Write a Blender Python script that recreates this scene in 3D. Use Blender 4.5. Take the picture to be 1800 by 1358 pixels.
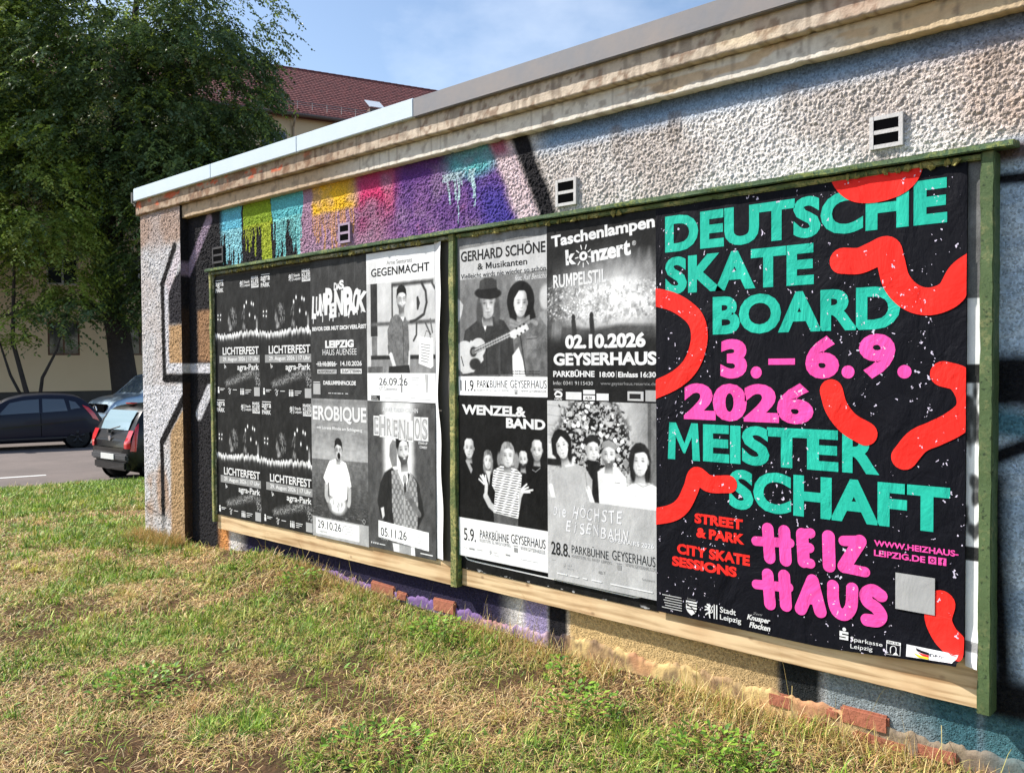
import bpy, bmesh, math, random
import numpy as np
from mathutils import Vector, Matrix

for o in list(bpy.data.objects):
    bpy.data.objects.remove(o)
scene = bpy.context.scene
COL = scene.collection
R = math.radians
random.seed(7)
rng = np.random.default_rng(11)

# ------------------------------------------------------------------ camera
def cam_basis(yaw, pitch, roll):
    f = np.array([math.sin(yaw)*math.cos(pitch), math.cos(yaw)*math.cos(pitch), math.sin(pitch)])
    r = np.array([math.cos(yaw), -math.sin(yaw), 0.0]); u = np.cross(r, f)
    r2 = r*math.cos(roll)+u*math.sin(roll); u2 = -r*math.sin(roll)+u*math.cos(roll)
    return r2, u2, f
CAM = np.array([5.7003, -3.0727, 1.40])
cr, cu, cf = cam_basis(-0.7442, -0.0250, -0.0065)
cd = bpy.data.cameras.new('camera'); cam = bpy.data.objects.new('camera', cd); COL.objects.link(cam)
cam.matrix_world = Matrix(((cr[0], cu[0], -cf[0], CAM[0]), (cr[1], cu[1], -cf[1], CAM[1]), (cr[2], cu[2], -cf[2], CAM[2]), (0, 0, 0, 1)))
cd.sensor_width = 36; cd.sensor_fit = 'HORIZONTAL'; cd.lens = 30.35
cd.clip_start = 0.05; cd.clip_end = 2000
scene.camera = cam

# ------------------------------------------------------------------ world + sun
SUN_EL, SUN_AZ = R(43), R(241)          # azimuth clockwise from +Y
w = bpy.data.worlds.new('World'); scene.world = w; w.use_nodes = True
nt = w.node_tree; nt.nodes.clear()
out = nt.nodes.new('ShaderNodeOutputWorld'); bg = nt.nodes.new('ShaderNodeBackground')
sky = nt.nodes.new('ShaderNodeTexSky'); sky.sky_type = 'NISHITA'; sky.sun_disc = False
sky.sun_elevation = SUN_EL; sky.sun_rotation = SUN_AZ
sky.air_density = 1.0; sky.dust_density = 0.9; sky.ozone_density = 1.0
tc = nt.nodes.new('ShaderNodeTexCoord')
mp = nt.nodes.new('ShaderNodeMapping'); mp.inputs['Scale'].default_value = (1.0, 1.0, 1.9)
nz = nt.nodes.new('ShaderNodeTexNoise'); nz.inputs['Scale'].default_value = 2.6; nz.inputs['Detail'].default_value = 7; nz.inputs['Roughness'].default_value = 0.55
cr_ = nt.nodes.new('ShaderNodeValToRGB'); cr_.color_ramp.elements[0].position = 0.50; cr_.color_ramp.elements[1].position = 0.80
cr_.color_ramp.elements[1].color = (0.40, 0.40, 0.40, 1)
mx = nt.nodes.new('ShaderNodeMixRGB'); mx.inputs['Color2'].default_value = (8.6, 8.9, 9.3, 1)
nt.links.new(tc.outputs['Generated'], mp.inputs['Vector']); nt.links.new(mp.outputs['Vector'], nz.inputs['Vector'])
nt.links.new(nz.outputs['Fac'], cr_.inputs['Fac']); nt.links.new(cr_.outputs['Color'], mx.inputs['Fac'])
nt.links.new(sky.outputs['Color'], mx.inputs['Color1']); nt.links.new(mx.outputs['Color'], bg.inputs['Color'])
bg.inputs['Strength'].default_value = 0.125
nt.links.new(bg.outputs['Background'], out.inputs['Surface'])
sd = bpy.data.lights.new('sun', 'SUN'); sd.energy = 5.0; sd.angle = R(0.5); sd.color = (1.0, 0.955, 0.88)
sun = bpy.data.objects.new('sun', sd); COL.objects.link(sun)
to_sun = Vector((math.sin(SUN_AZ)*math.cos(SUN_EL), math.cos(SUN_AZ)*math.cos(SUN_EL), math.sin(SUN_EL)))
sun.rotation_euler = to_sun.to_track_quat('Z', 'Y').to_euler()
sun.location = (-6, -6, 12)
scene.view_settings.view_transform = 'Standard'; scene.view_settings.look = 'None'
scene.view_settings.exposure = 0.68; scene.view_settings.gamma = 1.0
scene.view_settings.use_curve_mapping = False
try:
    scene.cycles.use_denoising = True
    scene.cycles.max_bounces = 6; scene.cycles.diffuse_bounces = 3; scene.cycles.transparent_max_bounces = 4
except Exception:
    pass

# ------------------------------------------------------------------ helpers: objects
def tag(o, label=None, cat=None, group=None, kind=None):
    if label: o['label'] = label
    if cat: o['category'] = cat
    if group: o['group'] = group
    if kind: o['kind'] = kind
    return o
def empty(name, loc=(0, 0, 0), rz=0.0, label=None, cat=None, group=None):
    o = bpy.data.objects.new(name, None); COL.objects.link(o)
    o.location = loc; o.rotation_euler = (0, 0, rz); o.empty_display_size = 0.2
    return tag(o, label, cat, group)
def nobj(name, V, F, mats, parent=None, col=None, mi=None, smooth=False, loc=None):
    """V (n,3); F a list of (k,m) index arrays"""
    me = bpy.data.meshes.new(name)
    V = np.asarray(V, np.float32); n = len(V)
    me.vertices.add(n); me.vertices.foreach_set('co', V.ravel())
    F = [np.asarray(f, np.int32) for f in F if len(f)]
    loops = np.concatenate([f.ravel() for f in F]); tot = np.concatenate([np.full(len(f), f.shape[1], np.int32) for f in F])
    st = np.concatenate([[0], np.cumsum(tot)[:-1]]).astype(np.int32)
    me.loops.add(len(loops)); me.loops.foreach_set('vertex_index', loops)
    me.polygons.add(len(tot)); me.polygons.foreach_set('loop_start', st); me.polygons.foreach_set('loop_total', tot)
    if mi is not None: me.polygons.foreach_set('material_index', np.asarray(mi, np.int32))
    me.polygons.foreach_set('use_smooth', np.full(len(tot), bool(smooth)))
    me.update(calc_edges=True)
    if col is not None:
        a = me.color_attributes.new('Col', 'FLOAT_COLOR', 'POINT')
        c = np.ones((n, 4), np.float32); c[:, :3] = col
        a.data.foreach_set('color', c.ravel())
    for m in (mats if isinstance(mats, (list, tuple)) else [mats]): me.materials.append(m)
    o = bpy.data.objects.new(name, me); COL.objects.link(o)
    if parent: o.parent = parent
    if loc is not None: o.location = loc
    return o
class MB:
    """collects boxes, tubes and sheets into one mesh"""
    def __init__(s): s.v = []; s.f = {}; s.n = 0
    def add(s, V, F):
        V = np.asarray(V, float)
        for f in F: s.f.setdefault(len(f), []).append([i+s.n for i in f])
        s.v.append(V); s.n += len(V); return s
    def box(s, x0, x1, y0, y1, z0, z1, bev=0.0):
        if bev <= 0:
            V = [(x, y, z) for x in (x0, x1) for y in (y0, y1) for z in (z0, z1)]
            return s.add(V, [(0, 1, 3, 2), (4, 6, 7, 5), (0, 4, 5, 1), (2, 3, 7, 6), (0, 2, 6, 4), (1, 5, 7, 3)])
        bm = bmesh.new(); bmesh.ops.create_cube(bm, size=1)
        for v in bm.verts: v.co = Vector(((x0+x1)/2+v.co.x*(x1-x0), (y0+y1)/2+v.co.y*(y1-y0), (z0+z1)/2+v.co.z*(z1-z0)))
        bmesh.ops.bevel(bm, geom=bm.edges[:], offset=bev, segments=2, affect='EDGES')
        bm.verts.index_update(); s.add([v.co[:] for v in bm.verts], [[v.index for v in f.verts] for f in bm.faces]); bm.free(); return s
    def tube(s, pts, rad, n=8, caps=True):
        pts = [Vector(p) for p in pts]; rad = rad if isinstance(rad, (list, tuple)) else [rad]*len(pts)
        V = []; F = []
        for i, p in enumerate(pts):
            t = (pts[min(i+1, len(pts)-1)]-pts[max(i-1, 0)]).normalized()
            a = t.orthogonal().normalized() if i == 0 else (a - t*a.dot(t)).normalized()
            b = t.cross(a)
            for k in range(n):
                th = 2*math.pi*k/n; V.append(p+(a*math.cos(th)+b*math.sin(th))*rad[i])
        for i in range(len(pts)-1):
            for k in range(n): F.append((i*n+k, i*n+(k+1) % n, (i+1)*n+(k+1) % n, (i+1)*n+k))
        if caps: F.append(tuple(range(n-1, -1, -1))); F.append(tuple((len(pts)-1)*n+k for k in range(n)))
        return s.add([v[:] for v in V], F)
    def lathe(s, prof, axis_o, axis, n=20):
        """prof (r,h) along axis"""
        o = Vector(axis_o); t = Vector(axis).normalized(); a = t.orthogonal().normalized(); b = t.cross(a); V = []; F = []
        for r_, h in prof:
            for k in range(n):
                th = 2*math.pi*k/n; V.append((o+t*h+(a*math.cos(th)+b*math.sin(th))*r_)[:])
        m = len(prof)
        for i in range(m-1):
            for k in range(n): F.append((i*n+k, i*n+(k+1) % n, (i+1)*n+(k+1) % n, (i+1)*n+k))
        F.append(tuple(range(n-1, -1, -1))); F.append(tuple((m-1)*n+k for k in range(n)))
        return s.add(V, F)
    def build(s, name, mat, parent=None, smooth=False, loc=None):
        V = np.concatenate(s.v); return nobj(name, V, [np.array(f) for f in s.f.values()], mat, parent, smooth=smooth, loc=loc)

# ------------------------------------------------------------------ helpers: noise and colour
def lin(c):
    c = np.asarray(c, float); return np.where(c <= 0.04045, c/12.92, ((c+0.055)/1.055)**2.4)
def S(r, g, b, k=1.0): return lin(np.array([r, g, b])/255.0)*k
def hash2(i, j, seed=0):
    h = (i.astype(np.int64)*374761393 + j.astype(np.int64)*668265263 + seed*974711) & 0x7fffffff
    h = (h ^ (h >> 13)) * 1274126177 & 0x7fffffff
    return ((h ^ (h >> 16)) & 0xffff)/65535.0
def vnoise(x, y, seed=0):
    x = np.asarray(x, float); y = np.asarray(y, float)
    i = np.floor(x); j = np.floor(y); fx = x-i; fy = y-j; i = i.astype(np.int64); j = j.astype(np.int64)
    fx = fx*fx*(3-2*fx); fy = fy*fy*(3-2*fy)
    a = hash2(i, j, seed); b = hash2(i+1, j, seed); c = hash2(i, j+1, seed); d = hash2(i+1, j+1, seed)
    return (a*(1-fx)+b*fx)*(1-fy)+(c*(1-fx)+d*fx)*fy
def fbm(x, y, seed=0, oct=4):
    t = 0; a = 0.5; s = 0
    for k in range(oct):
        t = t+a*vnoise(x*2**k, y*2**k, seed+k*17); s += a; a *= 0.5
    return t/s
def worley(x, y, seed=0):
    """F1 distance and random id of nearest cell"""
    i = np.floor(x).astype(np.int64); j = np.floor(y).astype(np.int64)
    best = np.full(x.shape, 9.0); rid = np.zeros(x.shape)
    for di in (-1, 0, 1):
        for dj in (-1, 0, 1):
            a = i+di; b = j+dj
            d = np.hypot(a+hash2(a, b, seed)-x, b+hash2(a, b, seed+5)-y); m = d < best
            best = np.where(m, d, best); rid = np.where(m, hash2(a, b, seed+9), rid)
    return best, rid
def sstep(a, b, x): t = np.clip((x-a)/(b-a), 0, 1); return t*t*(3-2*t)
def mix(a, b, m): return a+(b-a)*m[..., None]

# ------------------------------------------------------------------ helpers: materials
def mat(name, col=(0.5, 0.5, 0.5), rough=0.6, metal=0.0, spec=0.5, bump=None, var=None, attr=False, coat=0.0, trans=0.0):
    """procedural Principled material; bump=(scale,strength,distance); var=(scale,amount,colour2)"""
    m = bpy.data.materials.new(name); m.use_nodes = True; n = m.node_tree.nodes; l = m.node_tree.links
    p = n['Principled BSDF']; p.inputs['Roughness'].default_value = rough; p.inputs['Metallic'].default_value = metal
    p.inputs['Specular IOR Level'].default_value = spec; p.inputs['Coat Weight'].default_value = coat
    c = tuple(col)[:3]+(1,)
    p.inputs['Base Color'].default_value = c
    tcn = n.new('ShaderNodeTexCoord')
    src = None
    if attr:
        a = n.new('ShaderNodeAttribute'); a.attribute_name = 'Col'; src = a.outputs['Color']
    if var:
        t = n.new('ShaderNodeTexNoise'); t.inputs['Scale'].default_value = var[0]; t.inputs['Detail'].default_value = 6
        t.inputs['Roughness'].default_value = 0.65
        l.new(tcn.outputs['Object'], t.inputs['Vector'])
        rp = n.new('ShaderNodeValToRGB'); rp.color_ramp.elements[0].position = 0.38; rp.color_ramp.elements[1].position = 0.66
        l.new(t.outputs['Fac'], rp.inputs['Fac'])
        mm = n.new('ShaderNodeMath'); mm.operation = 'MULTIPLY'; mm.inputs[1].default_value = var[1]; l.new(rp.outputs['Color'], mm.inputs[0])
        x = n.new('ShaderNodeMixRGB'); l.new(mm.outputs[0], x.inputs['Fac'])
        if src is not None: l.new(src, x.inputs['Color1'])
        else: x.inputs['Color1'].default_value = c
        x.inputs['Color2'].default_value = tuple(var[2])[:3]+(1,); src = x.outputs['Color']
    if src is not None: l.new(src, p.inputs['Base Color'])
    if bump:
        t = n.new('ShaderNodeTexNoise'); t.inputs['Scale'].default_value = bump[0]; t.inputs['Detail'].default_value = 5
        l.new(tcn.outputs['Object'], t.inputs['Vector'])
        b = n.new('ShaderNodeBump'); b.inputs['Strength'].default_value = bump[1]; b.inputs['Distance'].default_value = bump[2]
        l.new(t.outputs['Fac'], b.inputs['Height']); l.new(b.outputs['Normal'], p.inputs['Normal'])
    if trans > 0:
        tr = n.new('ShaderNodeBsdfTranslucent'); ms = n.new('ShaderNodeMixShader'); ms.inputs['Fac'].default_value = trans
        if src is not None: l.new(src, tr.inputs['Color'])
        else: tr.inputs['Color'].default_value = c
        l.new(p.outputs[0], ms.inputs[1]); l.new(tr.outputs[0], ms.inputs[2]); l.new(ms.outputs[0], n['Material Output'].inputs['Surface'])
    return m
def wood_mat(name, c1, c2, axis_scale=(0.9, 10, 15), rough=0.7, knots=True):
    m = bpy.data.materials.new(name); m.use_nodes = True; n = m.node_tree.nodes; l = m.node_tree.links; p = n['Principled BSDF']
    p.inputs['Roughness'].default_value = rough; p.inputs['Specular IOR Level'].default_value = 0.25
    t = n.new('ShaderNodeTexCoord'); mpn = n.new('ShaderNodeMapping'); mpn.inputs['Scale'].default_value = axis_scale
    l.new(t.outputs['Object'], mpn.inputs['Vector'])
    nz = n.new('ShaderNodeTexNoise'); nz.inputs['Scale'].default_value = 2.2; nz.inputs['Detail'].default_value = 8; nz.inputs['Distortion'].default_value = 1.2
    l.new(mpn.outputs['Vector'], nz.inputs['Vector'])
    wv = n.new('ShaderNodeTexWave'); wv.wave_type = 'BANDS'; wv.bands_direction = 'Z'; wv.inputs['Scale'].default_value = 0.55
    wv.inputs['Distortion'].default_value = 7; wv.inputs['Detail'].default_value = 3; l.new(mpn.outputs['Vector'], wv.inputs['Vector'])
    ad = n.new('ShaderNodeMixRGB'); ad.inputs['Fac'].default_value = 0.14; l.new(nz.outputs['Fac'], ad.inputs['Color1']); l.new(wv.outputs['Color'], ad.inputs['Color2'])
    rp = n.new('ShaderNodeValToRGB'); rp.color_ramp.elements[0].color = tuple(c2)+(1,); rp.color_ramp.elements[1].color = tuple(c1)+(1,)
    rp.color_ramp.elements[0].position = 0.32; rp.color_ramp.elements[1].position = 0.56; l.new(ad.outputs['Color'], rp.inputs['Fac'])
    big = n.new('ShaderNodeTexNoise'); big.inputs['Scale'].default_value = 3.5; big.inputs['Detail'].default_value = 4; l.new(t.outputs['Object'], big.inputs['Vector'])
    br = n.new('ShaderNodeValToRGB'); br.color_ramp.elements[0].position = 0.5; br.color_ramp.elements[1].position = 0.75
    br.color_ramp.elements[1].color = (0.55, 0.55, 0.55, 1); l.new(big.outputs['Fac'], br.inputs['Fac'])
    st = n.new('ShaderNodeMixRGB'); st.blend_type = 'MULTIPLY'; st.inputs['Color2'].default_value = (0.62, 0.42, 0.28, 1)
    l.new(br.outputs['Color'], st.inputs['Fac']); l.new(rp.outputs['Color'], st.inputs['Color1'])
    vo = n.new('ShaderNodeTexVoronoi'); vo.inputs['Scale'].default_value = 6.0
    mk = n.new('ShaderNodeMapping'); mk.inputs['Scale'].default_value = (1, 1, 1.6); l.new(t.outputs['Object'], mk.inputs['Vector']); l.new(mk.outputs['Vector'], vo.inputs['Vector'])
    kr = n.new('ShaderNodeValToRGB'); kr.color_ramp.elements[0].position = 0.035; kr.color_ramp.elements[0].color = (0.8, 0.8, 0.8, 1)
    kr.color_ramp.elements[1].position = 0.11; kr.color_ramp.elements[1].color = (0, 0, 0, 1); l.new(vo.outputs['Distance'], kr.inputs['Fac'])
    kx = n.new('ShaderNodeMixRGB'); kx.inputs['Color2'].default_value = (0.16, 0.08, 0.04, 1)
    l.new(kr.outputs['Color'], kx.inputs['Fac']); l.new(st.outputs['Color'], kx.inputs['Color1']); l.new(kx.outputs['Color'], p.inputs['Base Color'])
    b = n.new('ShaderNodeBump'); b.inputs['Strength'].default_value = 0.5; b.inputs['Distance'].default_value = 0.003
    l.new(ad.outputs['Color'], b.inputs['Height']); l.new(b.outputs['Normal'], p.inputs['Normal'])
    return m
def flaky_mat(name, c1, c2, c3, scale=40, thr=0.55, bump=0.004):
    """old flaking paint: c1 paint, c2 algae / bare patches, c3 dark scabs"""
    m = bpy.data.materials.new(name); m.use_nodes = True; n = m.node_tree.nodes; l = m.node_tree.links; p = n['Principled BSDF']
    p.inputs['Roughness'].default_value = 0.65; p.inputs['Specular IOR Level'].default_value = 0.3
    t = n.new('ShaderNodeTexCoord')
    a = n.new('ShaderNodeTexNoise'); a.inputs['Scale'].default_value = scale; a.inputs['Detail'].default_value = 6; a.inputs['Roughness'].default_value = 0.7; l.new(t.outputs['Object'], a.inputs['Vector'])
    b = n.new('ShaderNodeTexNoise'); b.inputs['Scale'].default_value = scale*0.15; b.inputs['Detail'].default_value = 4; l.new(t.outputs['Object'], b.inputs['Vector'])
    r1 = n.new('ShaderNodeValToRGB'); r1.color_ramp.elements[0].position = thr-0.04; r1.color_ramp.elements[1].position = thr+0.08
    l.new(a.outputs['Fac'], r1.inputs['Fac'])
    r2 = n.new('ShaderNodeValToRGB'); r2.color_ramp.elements[0].position = 0.40; r2.color_ramp.elements[1].position = 0.62; l.new(b.outputs['Fac'], r2.inputs['Fac'])
    mu = n.new('ShaderNodeMath'); mu.operation = 'MULTIPLY'; l.new(r1.outputs['Color'], mu.inputs[0]); l.new(r2.outputs['Color'], mu.inputs[1])
    x = n.new('ShaderNodeMixRGB'); x.inputs['Color1'].default_value = tuple(c1)+(1,); x.inputs['Color2'].default_value = tuple(c2)+(1,); l.new(mu.outputs[0], x.inputs['Fac'])
    v = n.new('ShaderNodeTexNoise'); v.inputs['Scale'].default_value = scale*2.2; v.inputs['Detail'].default_value = 4; l.new(t.outputs['Object'], v.inputs['Vector'])
    r3 = n.new('ShaderNodeValToRGB'); r3.color_ramp.elements[0].position = 0.60; r3.color_ramp.elements[1].position = 0.68; l.new(v.outputs['Fac'], r3.inputs['Fac'])
    y = n.new('ShaderNodeMixRGB'); y.inputs['Color2'].default_value = tuple(c3)+(1,); l.new(r3.outputs['Color'], y.inputs['Fac']); l.new(x.outputs['Color'], y.inputs['Color1'])
    l.new(y.outputs['Color'], p.inputs['Base Color'])
    bn = n.new('ShaderNodeBump'); bn.inputs['Strength'].default_value = 0.7; bn.inputs['Distance'].default_value = bump; l.new(a.outputs['Fac'], bn.inputs['Height']); l.new(bn.outputs['Normal'], p.inputs['Normal'])
    return m
def paper_mat(name, col=None, flecks=False, wrinkle=0.35, attr=False, gloss=0.62, wscale=7.0):
    """printed paper pasted up: soft wrinkles, and (flecks) white spots where the top layer has torn off"""
    m = bpy.data.materials.new(name); m.use_nodes = True; n = m.node_tree.nodes; l = m.node_tree.links; p = n['Principled BSDF']
    p.inputs['Roughness'].default_value = gloss; p.inputs['Specular IOR Level'].default_value = 0.10
    t = n.new('ShaderNodeTexCoord')
    if attr:
        a = n.new('ShaderNodeAttribute'); a.attribute_name = 'Col'; src = a.outputs['Color']
    else:
        rgb = n.new('ShaderNodeRGB'); rgb.outputs[0].default_value = tuple(col)+(1,); src = rgb.outputs[0]
    # faint print unevenness
    e = n.new('ShaderNodeTexNoise'); e.inputs['Scale'].default_value = 9; e.inputs['Detail'].default_value = 6; l.new(t.outputs['Object'], e.inputs['Vector'])
    er = n.new('ShaderNodeValToRGB'); er.color_ramp.elements[0].color = (0.80, 0.80, 0.80, 1); er.color_ramp.elements[1].color = (1.08, 1.08, 1.08, 1)
    er.color_ramp.elements[0].position = 0.3; er.color_ramp.elements[1].position = 0.7; l.new(e.outputs['Fac'], er.inputs['Fac'])
    mu = n.new('ShaderNodeMixRGB'); mu.blend_type = 'MULTIPLY'; mu.inputs['Fac'].default_value = 0.6; l.new(src, mu.inputs['Color1']); l.new(er.outputs['Color'], mu.inputs['Color2']); src = mu.outputs['Color']
    if flecks:
        mk = n.new('ShaderNodeMapping'); mk.inputs['Scale'].default_value = (1.15, 0.0, 0.85); mk.inputs['Rotation'].default_value = (0, 0.5, 0)
        l.new(t.outputs['Object'], mk.inputs['Vector'])
        ds = n.new('ShaderNodeTexNoise'); ds.inputs['Scale'].default_value = 55; ds.inputs['Detail'].default_value = 2; l.new(t.outputs['Object'], ds.inputs['Vector'])
        dm = n.new('ShaderNodeMixRGB'); dm.blend_type = 'LINEAR_LIGHT'; dm.inputs['Fac'].default_value = 0.022; l.new(mk.outputs['Vector'], dm.inputs['Color1']); l.new(ds.outputs['Color'], dm.inputs['Color2'])
        for sc, th in ((34, 0.20), (62, 0.27)):
            vo = n.new('ShaderNodeTexVoronoi'); vo.inputs['Scale'].default_value = sc; l.new(dm.outputs['Color'], vo.inputs['Vector'])
            sp = n.new('ShaderNodeSeparateColor'); l.new(vo.outputs['Color'], sp.inputs['Color'])
            # clusters: vertical streaks plus blotches
            cm = n.new('ShaderNodeMapping'); cm.inputs['Scale'].default_value = (5.0, 0.0, 1.7); cm.inputs['Location'].default_value = (sc*0.13, 0, 1.3); l.new(t.outputs['Object'], cm.inputs['Vector'])
            cn = n.new('ShaderNodeTexNoise'); cn.inputs['Scale'].default_value = 1.0; cn.inputs['Detail'].default_value = 3; l.new(cm.outputs['Vector'], cn.inputs['Vector'])
            c2 = n.new('ShaderNodeMapRange'); c2.inputs['From Min'].default_value = 0.42; c2.inputs['From Max'].default_value = 0.72; c2.inputs['To Min'].default_value = 0.0; c2.inputs['To Max'].default_value = 0.60; l.new(cn.outputs['Fac'], c2.inputs['Value'])
            lt = n.new('ShaderNodeMath'); lt.operation = 'LESS_THAN'; l.new(sp.outputs['Red'], lt.inputs[0]); l.new(c2.outputs[0], lt.inputs[1])
            rd = n.new('ShaderNodeMath'); rd.operation = 'MULTIPLY'; rd.inputs[1].default_value = th; l.new(sp.outputs['Green'], rd.inputs[0])
            ld = n.new('ShaderNodeMath'); ld.operation = 'LESS_THAN'; l.new(vo.outputs['Distance'], ld.inputs[0]); l.new(rd.outputs[0], ld.inputs[1])
            an = n.new('ShaderNodeMath'); an.operation = 'MULTIPLY'; l.new(lt.outputs[0], an.inputs[0]); l.new(ld.outputs[0], an.inputs[1])
            fx = n.new('ShaderNodeMixRGB'); fx.inputs['Color2'].default_value = (0.66, 0.60, 0.74, 1); l.new(an.outputs[0], fx.inputs['Fac']); l.new(src, fx.inputs['Color1']); src = fx.outputs['Color']
    l.new(src, p.inputs['Base Color'])
    wm = n.new('ShaderNodeMapping'); wm.inputs['Scale'].default_value = (1.0, 0.0, 0.55); l.new(t.outputs['Object'], wm.inputs['Vector'])
    wn = n.new('ShaderNodeTexNoise'); wn.inputs['Scale'].default_value = wscale; wn.inputs['Detail'].default_value = 5; wn.inputs['Roughness'].default_value = 0.55; wn.inputs['Distortion'].default_value = 0.6
    l.new(wm.outputs['Vector'], wn.inputs['Vector'])
    b = n.new('ShaderNodeBump'); b.inputs['Strength'].default_value = wrinkle; b.inputs['Distance'].default_value = 0.02; l.new(wn.outputs['Fac'], b.inputs['Height'])
    w2 = n.new('ShaderNodeTexVoronoi'); w2.feature = 'DISTANCE_TO_EDGE'; w2.inputs['Scale'].default_value = 9; l.new(t.outputs['Object'], w2.inputs['Vector'])
    wr = n.new('ShaderNodeMapRange'); wr.inputs['From Max'].default_value = 0.05; l.new(w2.outputs['Distance'], wr.inputs['Value'])
    b2 = n.new('ShaderNodeBump'); b2.inputs['Strength'].default_value = wrinkle*0.08; b2.inputs['Distance'].default_value = 0.004; l.new(wr.outputs[0], b2.inputs['Height']); l.new(b.outputs['Normal'], b2.inputs['Normal'])
    l.new(b2.outputs['Normal'], p.inputs['Normal'])
    return m

M = {}
def roughcast_mat(name):
    m = mat(name, attr=True, rough=0.88, spec=0.12, var=(60, 0.05, (0.22, 0.19, 0.17))); n = m.node_tree.nodes; l = m.node_tree.links; p = n['Principled BSDF']
    t = n.new('ShaderNodeTexCoord'); heights = []
    for sc in (150, 260):
        v = n.new('ShaderNodeTexVoronoi'); v.inputs['Scale'].default_value = sc; l.new(t.outputs['Object'], v.inputs['Vector'])
        r = n.new('ShaderNodeMapRange'); r.inputs['From Min'].default_value = 0.15; r.inputs['From Max'].default_value = 0.62; r.inputs['To Min'].default_value = 1.0; r.inputs['To Max'].default_value = 0.0; l.new(v.outputs['Distance'], r.inputs['Value'])
        sp = n.new('ShaderNodeSeparateColor'); l.new(v.outputs['Color'], sp.inputs['Color'])
        h = n.new('ShaderNodeMath'); h.operation = 'MULTIPLY'; l.new(r.outputs[0], h.inputs[0]); l.new(sp.outputs['Red'], h.inputs[1]); heights.append((h, sp))
    ad = n.new('ShaderNodeMath'); ad.operation = 'MULTIPLY_ADD'; ad.inputs[1].default_value = 0.5; l.new(heights[1][0].outputs[0], ad.inputs[0]); l.new(heights[0][0].outputs[0], ad.inputs[2])
    b = n.new('ShaderNodeBump'); b.inputs['Strength'].default_value = 0.9; b.inputs['Distance'].default_value = 0.004; l.new(ad.outputs[0], b.inputs['Height']); l.new(b.outputs['Normal'], p.inputs['Normal'])
    lk = p.inputs['Base Color'].links[0]; src = lk.from_socket
    rg = n.new('ShaderNodeMapRange'); rg.inputs['To Min'].default_value = 0.68; rg.inputs['To Max'].default_value = 1.22; l.new(heights[0][1].outputs['Green'], rg.inputs['Value'])
    mu = n.new('ShaderNodeMixRGB'); mu.blend_type = 'MULTIPLY'; mu.inputs['Fac'].default_value = 1.0; l.new(src, mu.inputs['Color1']); l.new(rg.outputs[0], mu.inputs['Color2']); l.new(mu.outputs['Color'], p.inputs['Base Color'])
    return m
M['rough'] = roughcast_mat('painted_roughcast')
M['plaster'] = mat('weathered_plaster', attr=True, rough=0.85, spec=0.2, bump=(120, 0.6, 0.004), var=(30, 0.22, (0.20, 0.13, 0.09)))
M['white_metal'] = mat('white_coated_metal', (0.58, 0.66, 0.72), rough=0.35, spec=0.5, bump=(3, 0.08, 0.01), var=(6, 0.25, (0.46, 0.56, 0.64)))
M['grey_metal'] = mat('weathered_zinc', (0.165, 0.165, 0.180), rough=0.65, metal=0.1, bump=(40, 0.25, 0.002), var=(4, 0.5, (0.27, 0.215, 0.18)))
M['stone'] = mat('grey_felt', (0.20, 0.20, 0.19), rough=0.9, bump=(150, 0.9, 0.006), var=(60, 0.6, (0.34, 0.33, 0.31)))
M['concrete'] = mat('vent_concrete', (0.58, 0.56, 0.55), rough=0.85, bump=(120, 0.5, 0.003), var=(30, 0.3, (0.40, 0.37, 0.35)))
M['vent_dark'] = mat('sprayed_vent', (0.030, 0.028, 0.032), rough=0.8, bump=(120, 0.5, 0.003))
M['vent_lilac'] = mat('lilac_vent', (0.36, 0.26, 0.36), rough=0.8, bump=(120, 0.5, 0.003))
M['hole'] = mat('dark_hole', (0.003, 0.003, 0.0035), rough=1.0, spec=0.02)  # near-black; stands in for the shade inside vents and wheel arches
M['brick'] = mat('exposed_brick', (0.36, 0.125, 0.07), rough=0.9, bump=(70, 0.7, 0.006), var=(22, 0.6, (0.30, 0.10, 0.06)))
M['roof_felt'] = mat('roof_felt', (0.09, 0.09, 0.09), rough=0.9, bump=(30, 0.4, 0.004))
M['green'] = flaky_mat('green_paint', (0.055, 0.105, 0.045), (0.23, 0.27, 0.07), (0.02, 0.03, 0.015), scale=55, thr=0.50)
M['green_light'] = flaky_mat('weathered_green_paint', (0.080, 0.125, 0.048), (0.20, 0.21, 0.09), (0.03, 0.05, 0.02), scale=34, thr=0.56)
M['green_moss'] = flaky_mat('mossy_green_paint', (0.10, 0.14, 0.045), (0.40, 0.36, 0.13), (0.02, 0.03, 0.015), scale=60, thr=0.44, bump=0.008)
M['moss'] = mat('yellow_moss', (0.30, 0.26, 0.07), rough=0.95, bump=(90, 0.9, 0.006), var=(50, 0.7, (0.10, 0.09, 0.03)))
M['pale_batten'] = flaky_mat('peeling_batten', (0.10, 0.12, 0.06), (0.55, 0.52, 0.38), (0.03, 0.03, 0.02), scale=45, thr=0.45, bump=0.008)
M['wood'] = wood_mat('raw_plywood', (0.72, 0.53, 0.315), (0.40, 0.255, 0.13))
M['panel'] = mat('back_panel', (0.10, 0.09, 0.08), rough=0.9)
M['ink_white'] = paper_mat('print_white', (0.74, 0.74, 0.74))
M['ink_grey'] = paper_mat('print_grey', (0.28, 0.28, 0.28))
M['ink_mid'] = paper_mat('print_mid', (0.50, 0.50, 0.50))
M['ink_black'] = paper_mat('print_black', (0.018, 0.018, 0.018))
M['photo'] = paper_mat('printed_photo', attr=True)
M['big_black'] = paper_mat('poster_black', (0.0045, 0.0048, 0.0085), flecks=True, wrinkle=0.85)
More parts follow.
